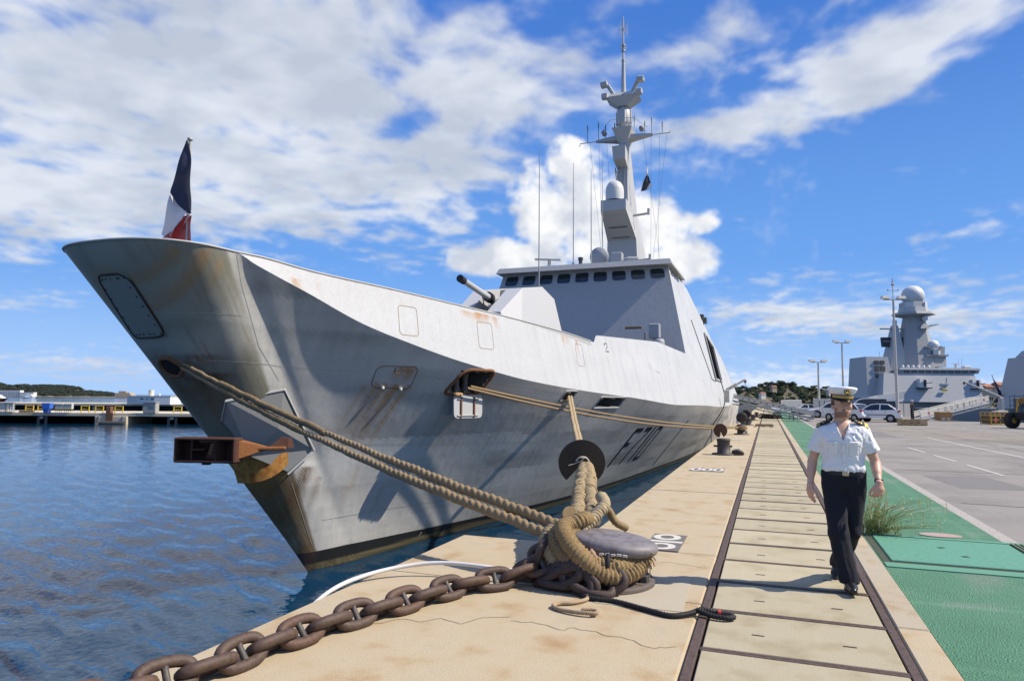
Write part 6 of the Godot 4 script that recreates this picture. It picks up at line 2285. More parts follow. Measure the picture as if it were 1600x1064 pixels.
	put("watch_case", b, mat(Color(.05, .055, .06), .2, .5), wt)
	# --- cap
	var cx := Transform3D(HB * Basis(Vector3.RIGHT, .10) * Basis(Vector3(0, 0, 1), -.05), HC + Vector3(0, .066, 0))
	b = MB.new()
	b.lathe(cx, [Vector2(.094, -.012), Vector2(.096, .036)], 40, true, Vector2(.98, 1.16))
	var cp := put("cap", b, black, t)
	var crown := grid(49, 14, func(i, j):
		var a: float = TAU * i / 48.0
		var v: float = j / 13.0
		var front := .5 + .5 * sin(a)
		var r := 0.0
		var y := 0.0
		if v < .45:
			var w := v / .45
			r = lerpf(.097, .122 + .008 * front, sin(w * PI * .5)) * .95
			y = lerpf(.034, .060 + .034 * front, w)
		elif v < .62:
			var w := (v - .45) / .17
			r = lerpf(.122 + .008 * front, .118, w) + .004 * sin(w * PI)
			y = lerpf(.060 + .034 * front, .076 + .040 * front, w)
		else:
			var w := (v - .62) / .38
			r = lerpf(.118, .0, w)
			y = lerpf(.076 + .040 * front, .100 + .008 * front, sin(w * PI * .5))
		return cx * Vector3(r * cos(a), y, r * sin(a) * 1.08), null, null, true)
	put("crown", crown, mat(Color(.80, .80, .81), .6), cp)
	b = MB.new()
	# broad gold braid round the front of the band, with its upper cord
	var arc := func(r: float, y0: float, y1: float, a0: float, a1: float):
		b.smooth()
		for k in 24:
			var a := lerpf(a0, a1, k / 24.0)
			var c := lerpf(a0, a1, (k + 1) / 24.0)
			var P := func(g: float, y: float) -> Vector3: return cx * Vector3(cos(g) * r * .98, y, sin(g) * r * 1.16)
			b.qout(P.call(a, y0), P.call(c, y0), P.call(c, y1), P.call(a, y1), cx * Vector3(0, .02, 0))
	arc.call(.0985, .004, .030, .25, PI - .25)
	put("gold_braid", b, worn(Color(.55, .38, .11), .4, ntex("braid", 0.2, 2, [[0.0, gr(.5)], [.5, gr(.9)], [1.0, gr(1.2)]], 256, 74), 12.0, null, 1, .4), cp)
	b = MB.new()
	arc.call(.1005, .0305, .0335, .2, PI - .2)
	put("braid_edge", b, black, cp)
	var peak := grid(25, 8, func(i, j):
		var a: float = lerpf(.32, PI - .32, i / 24.0)
		var v: float = j / 7.0
		var r := .097 + v * .044 * sin((a - .32) / (PI - .64) * PI)
		return cx * Vector3(cos(a) * r * .98, -.004 - v * .022 * sin((a - .32) / (PI - .64) * PI), sin(a) * r * 1.16), null, null, false)
	put("peak", peak, mat(Color(.010, .010, .011), .22), cp)
	var ef := Transform3D(cx.basis * Basis(Vector3.RIGHT, PI / 2 - .42), cx * Vector3(.0, .071, .137))
	b = MB.new()
	b.lathe(ef, [Vector2(.029, -.004), Vector2(.029, .003), Vector2(0, .004)], 24)
	var em := put("cap_badge", b, black, cp)
	b = MB.new()
	var ring := []
	for k in 20:
		ring.append(ef * Vector3(cos(TAU * k / 20) * .021, .005, sin(TAU * k / 20) * .021))
	b.tube(ring, .0035, 6, false, true)
	put("badge_wreath", b, gold, em)
	b = MB.new()
	b.tube([ef * Vector3(0, .006, -.013), ef * Vector3(0, .006, .012)], .0025, 6)
	b.tube([ef * Vector3(-.007, .006, -.007), ef * Vector3(.007, .006, -.007)], .0022, 6)
	b.tube(curve([ef * Vector3(-.010, .006, .004), ef * Vector3(-.006, .006, .011), ef * Vector3(0, .006, .013), ef * Vector3(.006, .006, .011), ef * Vector3(.010, .006, .004)], .003), .0024, 6)
	put("badge_anchor", b, gold, em)

func build_weed() -> void:
	# straggling tuft growing out of the joint beside the kerb
	var r := RandomNumberGenerator.new()
	r.seed = 31
	var t := thing("weed", "straggling green and yellow weed growing beside the green hatch", "weed", Transform3D(Basis(), Vector3(1.20, 0, -9.95)))
	var stem_m := mat(Color(.30, .31, .11), .8)
	var leaf_m := mat(Color(.27, .32, .075), .75)
	leaf_m.backlight_enabled = true
	leaf_m.backlight = Color(.4, .45, .15)
	var seed_m := mat(Color(.55, .53, .25), .8)
	var dry_m := mat(Color(.28, .20, .06), .85)
	var stems := MB.new()
	var leaves := MB.new()
	var seeds := MB.new()
	var dry := MB.new()
	for k in 105:
		var a := r.randf() * TAU
		var out := r.randf() * r.randf() * .42
		var base := Vector3(cos(a) * .06 + r.randf_range(-.08, .16), 0.0, sin(a) * .05)
		var h := r.randf_range(.22, .62) * (1.0 - out * .6)
		var lean := Vector3(cos(a) * out + .12 * r.randf(), 0, sin(a) * out * .6)
		if k > 70:
			lean = Vector3(.35 + .45 * r.randf(), 0, r.randf_range(-.2, .2))
			h = r.randf_range(.08, .5)
		var p := []
		for i in 8:
			var u := i / 7.0
			p.append(base + Vector3(0, h * u * (1.15 - .15 * u), 0) + lean * u * u + Vector3(r.randf_range(-.008, .008), 0, r.randf_range(-.008, .008)))
		stems.tube(p, [.0032, .003, .0028, .0026, .0023, .002, .0017, .0012], 4, false)
		for i in range(1, 8):
			for q in 3 if i < 5 else 2:
				var d := Vector3(r.randf_range(-1, 1), r.randf_range(.0, .9), r.randf_range(-1, 1)).normalized()
				var l := r.randf_range(.022, .06) * (1.0 - .4 * i / 8.0)
				var c: Vector3 = p[i]
				var s := d.cross(Vector3.UP).normalized() * l * .11
				var dst := leaves if i < 6 else seeds
				if i < 3 and r.randf() < .35:
					dst = dry
				dst.flat()
				dst.tri(c, c + d * l * .5 + s, c + d * l)
				dst.tri(c, c + d * l, c + d * l * .5 - s)
		if r.randf() < .6:
			for q in 12:
				var c: Vector3 = p[7] - Vector3(0, q * .008, 0) + Vector3(r.randf_range(-.005, .005), 0, r.randf_range(-.005, .005))
				seeds.box(c, Vector3(.006, .008, .006), Basis(Vector3.UP, r.randf()))
		if r.randf() < .5:
			var c: Vector3 = p[4]
			var d := Vector3(r.randf_range(-1, 1), .7, r.randf_range(-1, 1)).normalized() * r.randf_range(.06, .16)
			stems.tube([c, c + d * .6, c + d + Vector3(0, .02, 0)], .0016, 3, false)
			for q in 5:
				seeds.box(c + d * (.6 + q * .1), Vector3(.006, .007, .006))
	for k in 240:
		var a := r.randf() * TAU
		var c := Vector3(r.randf_range(-.12, .34), r.randf_range(0, .10), r.randf_range(-.07, .07))
		var d := Vector3(cos(a), r.randf_range(.1, 1.2), sin(a)).normalized()
		var l := r.randf_range(.04, .09)
		var s := d.cross(Vector3.UP).normalized() * l * .10
		var dst := dry if r.randf() < .4 else leaves
		dst.tri(c, c + d * l * .5 + s, c + d * l)
		dst.tri(c, c + d * l, c + d * l * .5 - s)
	var o := put("stems", stems, stem_m, t)
	o.set_meta("kind", "stuff")
	for q in [["leaves", leaves, leaf_m], ["seed_heads", seeds, seed_m], ["dry_leaves", dry, dry_m]]:
		put(q[0], q[1], q[2], t).set_meta("kind", "stuff")

# ------------------------------------------------------------------ yard and ships on the right
func glass() -> StandardMaterial3D:
	return mat(Color(.02, .026, .03), .08, 0.0, .6)

func car(label: String, at: Transform3D, kind: String, c := Color(.72, .72, .72)) -> Node3D:
	# local: x forward, z to its left, y up
	var t := thing("parked_car" if kind != "box" else "parked_truck", label, {"hatch": "car", "van": "van", "box": "truck", "estate": "car"}[kind], at)
	var paint := mat(c, .25, 0.0, .5)
	var L: float = {"hatch": 3.85, "van": 4.7, "box": 5.6, "estate": 4.2}[kind]
	var W: float = {"hatch": 1.66, "van": 1.9, "box": 2.1, "estate": 1.75}[kind]
	var low := PackedVector2Array()
	var up := PackedVector2Array()
	match kind:
		"hatch":
			for p in [[1.90, .30], [1.92, .52], [1.78, .70], [1.15, .86], [.85, .92], [-1.45, .98], [-1.86, .95], [-1.93, .62], [-1.92, .32]]: low.append(Vector2(p[0], p[1]))
			for p in [[.95, .90], [.20, 1.38], [-.25, 1.45], [-1.05, 1.41], [-1.62, .97]]: up.append(Vector2(p[0], p[1]))
		"estate":
			for p in [[2.05, .30], [2.08, .55], [1.9, .75], [1.2, .92], [.9, .98], [-1.9, 1.0], [-2.1, .9], [-2.1, .34]]: low.append(Vector2(p[0], p[1]))
			for p in [[1.0, .95], [.3, 1.42], [-.6, 1.5], [-1.6, 1.45], [-2.0, 1.0]]: up.append(Vector2(p[0], p[1]))
		"van":
			for p in [[2.3, .34], [2.34, .66], [2.2, .92], [1.55, 1.1], [-2.3, 1.1], [-2.35, .38]]: low.append(Vector2(p[0], p[1]))
			for p in [[1.6, 1.08], [.85, 1.78], [.4, 1.9], [-2.15, 1.9], [-2.3, 1.08]]: up.append(Vector2(p[0], p[1]))
		"box":
			for p in [[2.7, .4], [2.75, .8], [2.5, 1.05], [1.9, 1.25], [1.0, 1.25], [1.0, .7], [-2.75, .7], [-2.75, .45]]: low.append(Vector2(p[0], p[1]))
			for p in [[1.95, 1.2], [1.45, 1.85], [1.0, 1.95], [.75, 1.95], [.75, 1.2]]: up.append(Vector2(p[0], p[1]))
	var m := MB.new()
	m.prism(low, Transform3D(), -W * .5, W * .5)
	var wr := .29 if kind == "hatch" else .34
	put("body", m, paint, t)
	m = MB.new()
	# glazed cabin narrowing to the roof, drawn as a dark house with a painted roof and pillars
	var c0 := Vector2.ZERO
	for p in up: c0 += p / up.size()
	var lat := func(y: float) -> float: return W * .5 - .04 - .22 * clampf((y - .95) / .6, 0, 1)
	var mm := MB.new()
	for i in up.size() - 1:
		var a := up[i]
		var b := up[i + 1]
		var dst := m
		if absf(a.y - b.y) < .12: dst = mm
		dst.flat()
		dst.qout(Vector3(a.x, a.y, -lat.call(a.y)), Vector3(b.x, b.y, -lat.call(b.y)), Vector3(b.x, b.y, lat.call(b.y)), Vector3(a.x, a.y, lat.call(a.y)), Vector3(c0.x, c0.y - .3, 0))
	for s in [-1, 1]:
		var ix := Geometry2D.triangulate_polygon(up)
		for i in range(0, ix.size(), 3):
			var P := func(k): return Vector3(up[ix[i + k]].x, up[ix[i + k]].y, s * lat.call(up[ix[i + k]].y))
			m.tout(P.call(0), P.call(1), P.call(2), Vector3(c0.x, c0.y, 0))
	put("windows", m, glass(), t)
	put("roof", mm, paint, t)
	for s in [-1, 1]:
		m = MB.new()
		var top := []
		for i in up.size():
			top.append(Vector3(up[i].x, up[i].y, s * (lat.call(up[i].y) + .004)))
		for i in top.size() - 1:
			m.bar(top[i], top[i + 1], .06, .07, .01)
		m.bar(Vector3(c0.x - .1, .95, s * lat.call(.95)), Vector3(c0.x - .15, 1.4, s * lat.call(1.4)), .09, .05, .01)
		if kind == "van":
			m.box(Vector3(-1.75, 1.5, s * (lat.call(1.5) + .0)), Vector3(.75, .75, .05), Basis(), .02)
		put("pillar", m, paint, t)
	for x in [L * .31, -L * .31]:
		for s in [-1, 1]:
			m = MB.new()
			var wx := Transform3D(Basis(Vector3.RIGHT, PI / 2 * s), Vector3(x, wr, s * (W * .5 - .10)))
			m.lathe(wx, [Vector2(wr + .06, -.005), Vector2(wr + .06, .103), Vector2(0, .103)], 20)
			var arch := put("wheel_arch", m, mat(Color(.012, .012, .012), .9), t)
			m = MB.new()
			m.lathe(wx, [Vector2(wr * .6, .108), Vector2(wr * .66, .125), Vector2(wr * .95, .125), Vector2(wr, .10), Vector2(wr, -.1)], 20)
			var wh := put("wheel", m, mat(Color(.015, .015, .015), .8), t)
			m = MB.new()
			m.lathe(wx, [Vector2(wr * .64, .112), Vector2(wr * .5, .122), Vector2(.05, .115), Vector2(0, .118)], 14)
			put("hub_cap", m, mat(Color(.36, .37, .38), .35, .6), wh)
	for s in [-1, 1]:
		m = MB.new()
		m.box(Vector3(-L * .5 + .13, .86, s * (W * .5 - .07)), Vector3(.24, .17, .16), Basis(Vector3(0, 0, 1), -.5), .03)
		put("tail_lamp", m, mat(Color(.42, .02, .02), .25), t)
		m = MB.new()
		m.box(Vector3(L * .5 - .22, .66, s * (W * .5 - .16)), Vector3(.3, .12, .26), Basis(Vector3(0, 0, 1), -.6), .03)
		put("headlight", m, mat(Color(.5, .52, .55), .15), t)
		m = MB.new()
		m.box(Vector3(.72, .98, s * (W * .5 + .06)), Vector3(.1, .12, .17), Basis(), .03)
		put("wing_mirror", m, mat(Color(.5, .5, .5), .4), t)
		m = MB.new()
		m.box(Vector3(-.1, .58, s * (W * .5 + .006)), Vector3(1.9, .06, .02), Basis(), .006)
		put("side_strip", m, mat(Color(.06, .06, .06), .7), t)
		for x in [.12, -.85]:
			m = MB.new()
			m.box(Vector3(x, .84, s * (W * .5 + .008)), Vector3(.16, .035, .03), Basis(), .008)
			put("door_handle", m, mat(Color(.25, .25, .25), .5), t)
	m = MB.new()
	m.box(Vector3(-L * .5 - .02, .46, 0), Vector3(.12, .2, W - .06), Basis(), .04)
	m.box(Vector3(L * .5 + .0, .42, 0), Vector3(.14, .22, W - .06), Basis(), .05)
	m.box(Vector3(-L * .5 - .082, .48, 0), Vector3(.012, .05, W - .2))
	put("bumper", m, mat(c * .9, .4), t)
	if kind == "box":
		m = MB.new()
		m.box(Vector3(-1.0, 1.75, 0), Vector3(3.4, 2.1, 2.1), Basis(), .05)
		put("cargo_box", m, mat(Color(.60, .58, .54), .6), t)
	return t

func lamp_post(label: String, at: Vector3, h: float, antenna: bool) -> void:
	var t := thing("lamp_post", label, "lamp post", Transform3D(Basis(RT, Vector3.UP, -FW), at), "yard lamp posts")
	var steel := mat(Color(.40, .40, .38), .5)
	var m := MB.new()
	m.tube([Vector3.ZERO, Vector3(0, h * .5, 0), Vector3(0, h, 0)], [.13, .105, .075], 12)
	put("pole", m, steel, t)
	m = MB.new()
	m.box(Vector3(0, h, 0), Vector3(1.6, .07, .07), Basis(), .01)
	put("crossarm", m, mat(Color(.16, .16, .15), .6), t)
	for s in [-1, 1]:
		m = MB.new()
		m.hexa([Vector3(s * .32, h + .06, -.22), Vector3(s * .98, h + .08, -.22), Vector3(s * .98, h + .08, .22), Vector3(s * .32, h + .06, .22), Vector3(s * .4, h + .28, -.16), Vector3(s * .9, h + .3, -.16), Vector3(s * .9, h + .3, .16), Vector3(s * .4, h + .28, .16)])
		put("floodlight", m, mat(Color(.50, .49, .45), .5), t)
	if antenna:
		m = MB.new()
		m.tube([Vector3(0, h, 0), Vector3(0, h + 1.75, 0)], .03, 6)
		m.box(Vector3(0, h + 1.25, 0), Vector3(.2, .2, .2), Basis(), .04)
		m.box(Vector3(0, h + .75, 0), Vector3(.85, .03, .03))
		m.box(Vector3(0, h + 1.5, 0), Vector3(.4, .025, .025))
		for x in [-.42, .42]: m.box(Vector3(x, h + .78, 0), Vector3(.08, .1, .08))
		put("weather_sensor", m, mat(Color(.3, .3, .29), .6), t)
		m = MB.new()
		m.box(Vector3(0, .38, 0), Vector3(.46, .76, .46), Basis(), .03)
		put("concrete_base", m, worn(Color(.46, .38, .24), .9, tex["concrete_fine"], 1.0), t)
	else:
		m = MB.new()
		m.box(Vector3(0, .2, 0), Vector3(.5, .4, .5), Basis(), .03)
		put("concrete_base", m, mat(Color(.3, .28, .25), .9), t)

func stripe_text(s: String, size: float, depth := .004) -> TextMesh:
	var tm := TextMesh.new()
	var f := SystemFont.new()
	f.font_names = PackedStringArray(["Droid Sans"])
	tm.font = f
	tm.text = s
	tm.font_size = 32
	tm.pixel_size = size / 32.0
	tm.depth = depth
	return tm

func gangway(label: String, at: Transform3D, L: float, h: float, w: float, letters: String, marks: bool) -> Node3D:
	# local x runs up the gangway; lettered canvas on both sides, girders below
	var t := thing("gangway", label, "gangway", at)
	var canvas := mat(Color(.50, .48, .44), .75)
	var alu := mat(Color(.33, .335, .33), .5, .3)
	var m := MB.new()
	m.box(Vector3(L * .5, -.08, 0), Vector3(L, .16, w), Basis(), .01)
	put("walkway", m, alu, t)
	for s in [-1, 1]:
		m = MB.new()
		m.box(Vector3(L * .5, h * .5 + .1, s * w * .5), Vector3(L - .1, h - .06, .02))
		put("side_canvas", m, canvas, t)
		m = MB.new()
		m.tube([Vector3(0, h + .12, s * w * .5), Vector3(L, h + .12, s * w * .5)], .03, 6)
		var n := int(L / 1.1)
		for k in n + 1:
			m.tube([Vector3(L * k / n, 0, s * w * .5), Vector3(L * k / n, h + .14, s * w * .5)], .022, 5)
		put("handrail", m, alu, t)
		m = MB.new()
		m.bar(Vector3(0, -.35, s * w * .4), Vector3(L, -.35, s * w * .4), .06, .08)
		for k in n * 2:
			var x0 := L * k / (n * 2.0)
			m.bar(Vector3(x0, -.35 if k % 2 else -.1, s * w * .4), Vector3(x0 + L / (n * 2.0), -.1 if k % 2 else -.35, s * w * .4), .04, .04)
		put("girder", m, alu, t)
	for i in letters.length():
		var x := L * (.26 + .54 * i / maxf(1.0, letters.length() - 1))
		put("letter", stripe_text(letters[i], h * 1.0), mat(Color(.03, .03, .035), .7), t, Transform3D(Basis(), Vector3(x, h * .5 + .1, w * .5 + .014)))
	if letters:
		for x in [L * .12, L * .92]:
			m = MB.new()
			for a in [.785, -.785]:
				m.box(Vector3(x, h * .5 + .1, w * .5 + .016), Vector3(h * .6, h * .10, .006), Basis(Vector3(0, 0, 1), a))
			for q in 4:
				m.box(Vector3(x, h * .5 + .1, w * .5 + .018) + Vector3([.2, -.2, 0, 0][q], [0, 0, .2, -.2][q], 0) * h * .9, Vector3(h * .16, h * .10, .006))
			put("emblem", m, mat(Color(.38, .05, .05), .7), t)
	elif marks:
		for i in 9:
			m = MB.new()
			m.box(Vector3(L * (.12 + .075 * i), h * .5 + .1, w * .5 + .014), Vector3(.10, .12, .01))
			put("worn_letter", m, mat(Color(.12, .11, .10), .8), t)
	return t

func build_yard() -> void:
	# cars
	car("white hatchback with dark side strip parked before the lamp post", CX(29.7, 0, 56.2, PI - .52), "hatch")
	car("white van with a tall glazed cabin parked behind the white hatchback", CX(32.6, 0, 62.5, PI - .42), "van")
	car("white estate car mostly hidden behind the officer's head", CX(31.4, 0, 67.5, PI - .3), "estate")
	car("white car low behind the officer's shoulder, nearest the white container", CX(28.2, 0, 57.5, PI - 1.1), "hatch", Color(.66, .68, .72))
	car("white box truck parked far off before the wooded hill", CX(34.9, 0, 87, PI).scaled_local(Vector3.ONE * .62), "box")
	car("small white car parked in front of the far box truck", CX(36.0, 0, 82.5, -.15).scaled_local(Vector3.ONE * .85), "hatch")
	# lamp posts
	lamp_post("nearest tall lamp post with twin floodlights and a weather mast on top", C(31.15, 0, 55.3), 9.95, true)
	lamp_post("shortest looking lamp post, beside the white container", C(32.35, 0, 72), 5.7, false)
	lamp_post("middle lamp post rising behind the officer's cap", C(35.9, 0, 74), 7.95, false)
	# containers
	var t := thing("container", "white corrugated shipping container with grey stained end beside the lamp post", "container", CX(33.4, 0, 71.5, .55))
	var white := worn(Color(.60, .60, .58), .6, ntex("container_wear", 0.02, 4, [[0.0, gr(.65)], [.4, gr(.92)], [1.0, gr(1.05)]], 256, 81), .3)
	var m := MB.new()
	m.box(Vector3(0, .95, 0), Vector3(2.6, 1.84, 2.3))
	put("walls", m, white, t)
	m = MB.new()
	for k in 9:
		m.box(Vector3(-1.2 + k * .3, .95, 1.16), Vector3(.12, 1.7, .05))
		m.box(Vector3(-1.31, .95, -1.1 + k * .27), Vector3(.05, 1.7, .11))
	put("corrugation", m, white, t)
	m = MB.new()
	for x in [-1.28, 1.28]:
		for z in [-1.13, 1.13]:
			m.box(Vector3(x, .96, z), Vector3(.12, 1.92, .12), Basis(), .01)
	put("corner_post", m, white, t)
	m = MB.new()
	for z in [-.5, .1]:
		m.box(Vector3(-1.345, .9, z), Vector3(.03, 1.6, .06))
	put("lock_bar", m, mat(Color(.16, .16, .16), .7), t)
	m = MB.new()
	m.box(Vector3(.2, .55, 1.19), Vector3(.5, .22, .01))
	put("faded_panel", m, mat(Color(.40, .41, .38), .8), t)
	t = thing("container", "pale grey cabin behind the van and left of the nearest lamp post", "container", CX(42.2, 0, 76, .3))
	m = MB.new()
	m.box(Vector3(0, .72, 0), Vector3(2.9, 1.45, 2.3))
	put("walls", m, mat(Color(.36, .355, .34), .8), t)
	m = MB.new()
	for x in [-.55, .45]:
		m.box(Vector3(x, .72, 1.16), Vector3(.03, 1.4, .03))
	put("seam", m, mat(Color(.15, .15, .14), .8), t)
	# pallets, crate, cage
	var wood := worn(Color(.30, .22, .13), .9, ntex("wood_grain", 0.03, 4, [[0.0, gr(.6)], [.5, gr(.95)], [1.0, gr(1.15)]], 256, 82), 1.0)
	t = thing("pallet_stack", "low stack of weathered timber gratings in front of the lettered gangway", "pallet", CX(28.4, 0, 48.6, .05))
	for k in 3:
		m = MB.new()
		for q in 3:
			m.box(Vector3(0, .09 + k * .15, -.4 + q * .4), Vector3(1.65 - .04 * k, .06, .12))
		for x in [-.76, -.25, .25, .76]:
			m.box(Vector3(x, .03 + k * .15, 0), Vector3(.1, .07, .9))
		put("pallet", m, wood, t)
	t = thing("wooden_crate", "brown wooden crate on a pallet below the lettered gangway", "crate", CX(36.9, 0, 58.6, -.1))
	m = MB.new()
	m.box(Vector3(0, .56, 0), Vector3(1.05, .48, .9), Basis(), .01)
	put("box", m, worn(Color(.34, .19, .075), .85, tex["wood_grain"], 1.5), t)
	m = MB.new()
	for x in [-.4, 0, .4]:
		m.box(Vector3(x, .22, 0), Vector3(.13, .2, .9))
	m.box(Vector3(0, .09, 0), Vector3(1.15, .05, .95)); m.box(Vector3(.3, .06, .3), Vector3(1.5, .04, .3))
	put("pallet", m, wood, t)
	m = MB.new()
	for x in [-.2, .22]:
		m.box(Vector3(x, .22, .4), Vector3(.25, .18, .05))
	put("white_block", m, mat(Color(.55, .53, .48), .8), t)
	var yel := worn(Color(.46, .27, .035), .65, ntex("yellow_wear", 0.03, 4, [[0.0, Color(.5, .4, .35)], [.4, gr(.95)], [1.0, gr(1.1)]], 256, 83), .8)
	t = thing("yellow_cage", "yellow steel mesh basket left of the yellow handler", "basket", CX(36.3, 0, 51.5, .1))
	m = MB.new()
	for y in [.06, .36, .66, .92]:
		for z in [-.5, .5]:
			m.box(Vector3(0, y, z), Vector3(1.5, .055, .05))
		for x in [-.75, .75]:
			m.box(Vector3(x, y, 0), Vector3(.05, .055, 1.0))
	for x in [-.75, -.37, 0, .37, .75]:
		for z in [-.5, .5]:
			m.box(Vector3(x, .48, z), Vector3(.05, .92, .05))
	put("cage_frame", m, yel, t)
	m = MB.new()
	m.box(Vector3(0, .36, 0), Vector3(1.4, .62, .9))
	put("load", m, mat(Color(.13, .10, .07), .9), t)
	m = MB.new()
	m.box(Vector3(.25, .34, .53), Vector3(.55, .17, .02))
	put("plate", m, mat(Color(.03, .03, .03), .7), t)
	m = MB.new()
	m.box(Vector3(-.42, .34, .53), Vector3(.24, .24, .02))
	put("red_sign", m, mat(Color(.40, .10, .07), .7), t)
	m = MB.new()
	m.box(Vector3(.45, .98, 0), Vector3(.8, .1, .6), Basis(Vector3(0, 0, 1), .05))
	put("white_sack", m, mat(Color(.55, .53, .48), .8), t)
	# yellow handler, cut off by the edge of the picture
	t = thing("telehandler", "yellow telescopic handler with black tyres at the right edge", "forklift", CX(33.4, 0, 44.2, .25))
	var blk := mat(Color(.016, .015, .014), .8)
	for p in [Vector3(-.55, .5, .75), Vector3(-.55, .5, -.75), Vector3(2.2, .5, .75), Vector3(2.2, .5, -.75)]:
		m = MB.new()
		var wx := Transform3D(Basis(Vector3.RIGHT, PI / 2), p)
		m.lathe(wx, [Vector2(.2, .16), Vector2(.34, .20), Vector2(.48, .18), Vector2(.5, .12), Vector2(.5, -.12), Vector2(.48, -.18), Vector2(.34, -.2), Vector2(.2, -.16)], 22)
		for k in 18:
			var a := TAU * k / 18
			m.box(p + Vector3(cos(a) * .5, sin(a) * .5, 0), Vector3(.06, .05, .34), Basis(Vector3(0, 0, 1), a))
		var wh := put("wheel", m, blk, t)
		m = MB.new()
		m.lathe(wx, [Vector2(.21, .15), Vector2(.1, .1), Vector2(0, .1)], 14)
		put("hub", m, yel, wh)
	m = MB.new()
	m.box(Vector3(.9, .78, 0), Vector3(3.0, .5, 1.1), Basis(), .05)
	put("chassis", m, blk, t)
	m = MB.new()
	m.box(Vector3(1.25, 1.38, .1), Vector3(1.5, .85, 1.2), Basis(), .06)
	put("engine_cover", m, worn(Color(.55, .33, .03), .5, tex["yellow_wear"], .8), t)
	m = MB.new()
	m.box(Vector3(.75, 1.35, .72), Vector3(.09, .32, .02))
	put("louvre", m, blk, t)
	m = MB.new()
	m.bar(Vector3(-.45, .8, .5), Vector3(-.25, 1.95, .5), .12, .10, .02)
	m.bar(Vector3(-.1, .85, .5), Vector3(-.02, 1.75, .5), .06, .06, .01)
	m.bar(Vector3(-.45, .8, -.5), Vector3(-.25, 1.95, -.5), .12, .10, .02)
	put("cab_post", m, yel, t)
	m = MB.new()
	m.bar(Vector3(-.45, 1.86, 0), Vector3(3.0, 2.1, 0), .5, .22, .03)
	m.box(Vector3(-.48, 1.74, 0), Vector3(.25, .35, .5), Basis(), .04)
	put("boom", m, worn(Color(.20, .11, .03), .7, tex["yellow_wear"], .8), t)
	m = MB.new()
	m.box(Vector3(1.75, 1.92, .3), Vector3(.22, .16, .2), Basis(), .04)
	put("beacon", m, mat(Color(.6, .16, .03), .4), t)
	# gangways
	var a := C(36.3, .12, 61.5)
	var b := C(44.6, 1.66, 64.5)
	var x := (b - a).normalized()
	var z := x.cross(Vector3.UP).normalized()
	t = gangway("pale gangway lettered COURBET sloping up to the grey ship", Transform3D(Basis(x, z.cross(x), z), a), (b - a).length(), .46, .9, "COURBET", false)
	m = MB.new()
	for q in [[.2, -.75], [.6, -.75]]:
		m.lathe(Transform3D(Basis(Vector3.RIGHT, PI / 2), Vector3(q[0], -.2, .4)), [Vector2(.2, .05), Vector2(.2, -.05), Vector2(.1, -.06)], 14)
	put("roller", m, mat(Color(.05, .05, .05), .7), t)
	a = C(18.9, 1.70, 58.5)
	b = C(24.9, .28, 56.5)
	x = (b - a).normalized()
	z = x.cross(Vector3.UP).normalized()
	t = gangway("pale gangway sloping down from the near frigate to the green walkway", Transform3D(Basis(x, z.cross(x), z), a), (b - a).length(), .36, .9, "", true)
	m = MB.new()
	for s in [-.35, .35]:
		var top: Vector3 = t.transform.affine_inverse() * (C(23.4, .5, 57.0) + FW * s)
		var foot: Vector3 = t.transform.affine_inverse() * (C(23.4, .03, 57.0) + FW * s)
		m.tube([top + Vector3(-.15, 0, 0), foot + Vector3(-.15, 0, 0)], .035, 6)
		m.tube([top + Vector3(.2, 0, 0), foot + Vector3(.2, 0, 0)], .035, 6)
	put("support_leg", m, mat(Color(.42, .40, .36), .6), t)
	# small davits
	davit("small davit crane arm over the side of the near frigate, against the hill", C(16.5, 1.5, 52.5), Vector3(0, .95, 0), Vector3(1.45, 1.75, 0))
	davit("pale davit crane arm above the lettered gangway", C(47.2, .6, 66), Vector3(0, 1.5, 0), Vector3(-3.5, 3.0, 0))
	# tricolour on the grey ship's stern
	t = thing("stern_flag", "dark furled flag on a raked staff beside the right edge ship", "flag", CX(79.4, 1.5, 112))
	m = MB.new()
	m.tube([Vector3(.7, 0, 0), Vector3(-.6, 4.6, 0)], .05, 6)
	put("staff", m, mat(Color(.3, .28, .25), .6), t)
	m = MB.new()
	for k in 10:
		var y0 := 4.2 - k * .3
		var y1 := y0 - .3
		var l := func(y: float) -> float: return -.6 + (4.6 - y) * .283
		m.smooth()
		m.quad(Vector3(l.call(y0) + .02, y0, .03), Vector3(l.call(y1) + .02, y1, .03 + .05 * sin(k)), Vector3(l.call(y1) + .2 + .06 * k, y1 - .2, .12 * sin(k * 1.3)), Vector3(l.call(y0) + .14 + .06 * k, y0 - .2, .12 * sin(k * 1.3 - 1.3)))
	put("cloth", m, mat(Color(.02, .022, .06), .9), t)
	# cable heap, timber frame on the covers
	t = thing("cable_heap", "black heap of cables and hoses lying across the far covers", "cable heap", Transform3D(Basis(), Vector3(.25, 0, -67)))
	m = MB.new()
	var r := RandomNumberGenerator.new()
	r.seed = 5
	for k in 26:
		var p := []
		var c := Vector3(r.randf_range(-.5, .5), r.randf_range(.04, .4), r.randf_range(-.6, .6))
		var rad := r.randf_range(.15, .45)
		for i in 12:
			var an := i * .6 + r.randf()
			p.append(c + Vector3(cos(an) * rad * 1.5, sin(an * 2 + k) * .08, sin(an) * rad))
		m.tube(p, .05, 5)
	m.tube(curve([Vector3(.3, .1, 0), Vector3(1.2, .06, .3), Vector3(2.0, .05, -.4), Vector3(2.6, .05, 0)], .2), .05, 5)
	put("hoses", m, mat(Color(.014, .014, .013), .85), t)
	t = thing("timber_ladder", "ladder-like timber pallet lying flat across the channel covers in the distance", "timber frame", Transform3D(Basis(), Vector3(-.2, .05, -47)))
	m = MB.new()
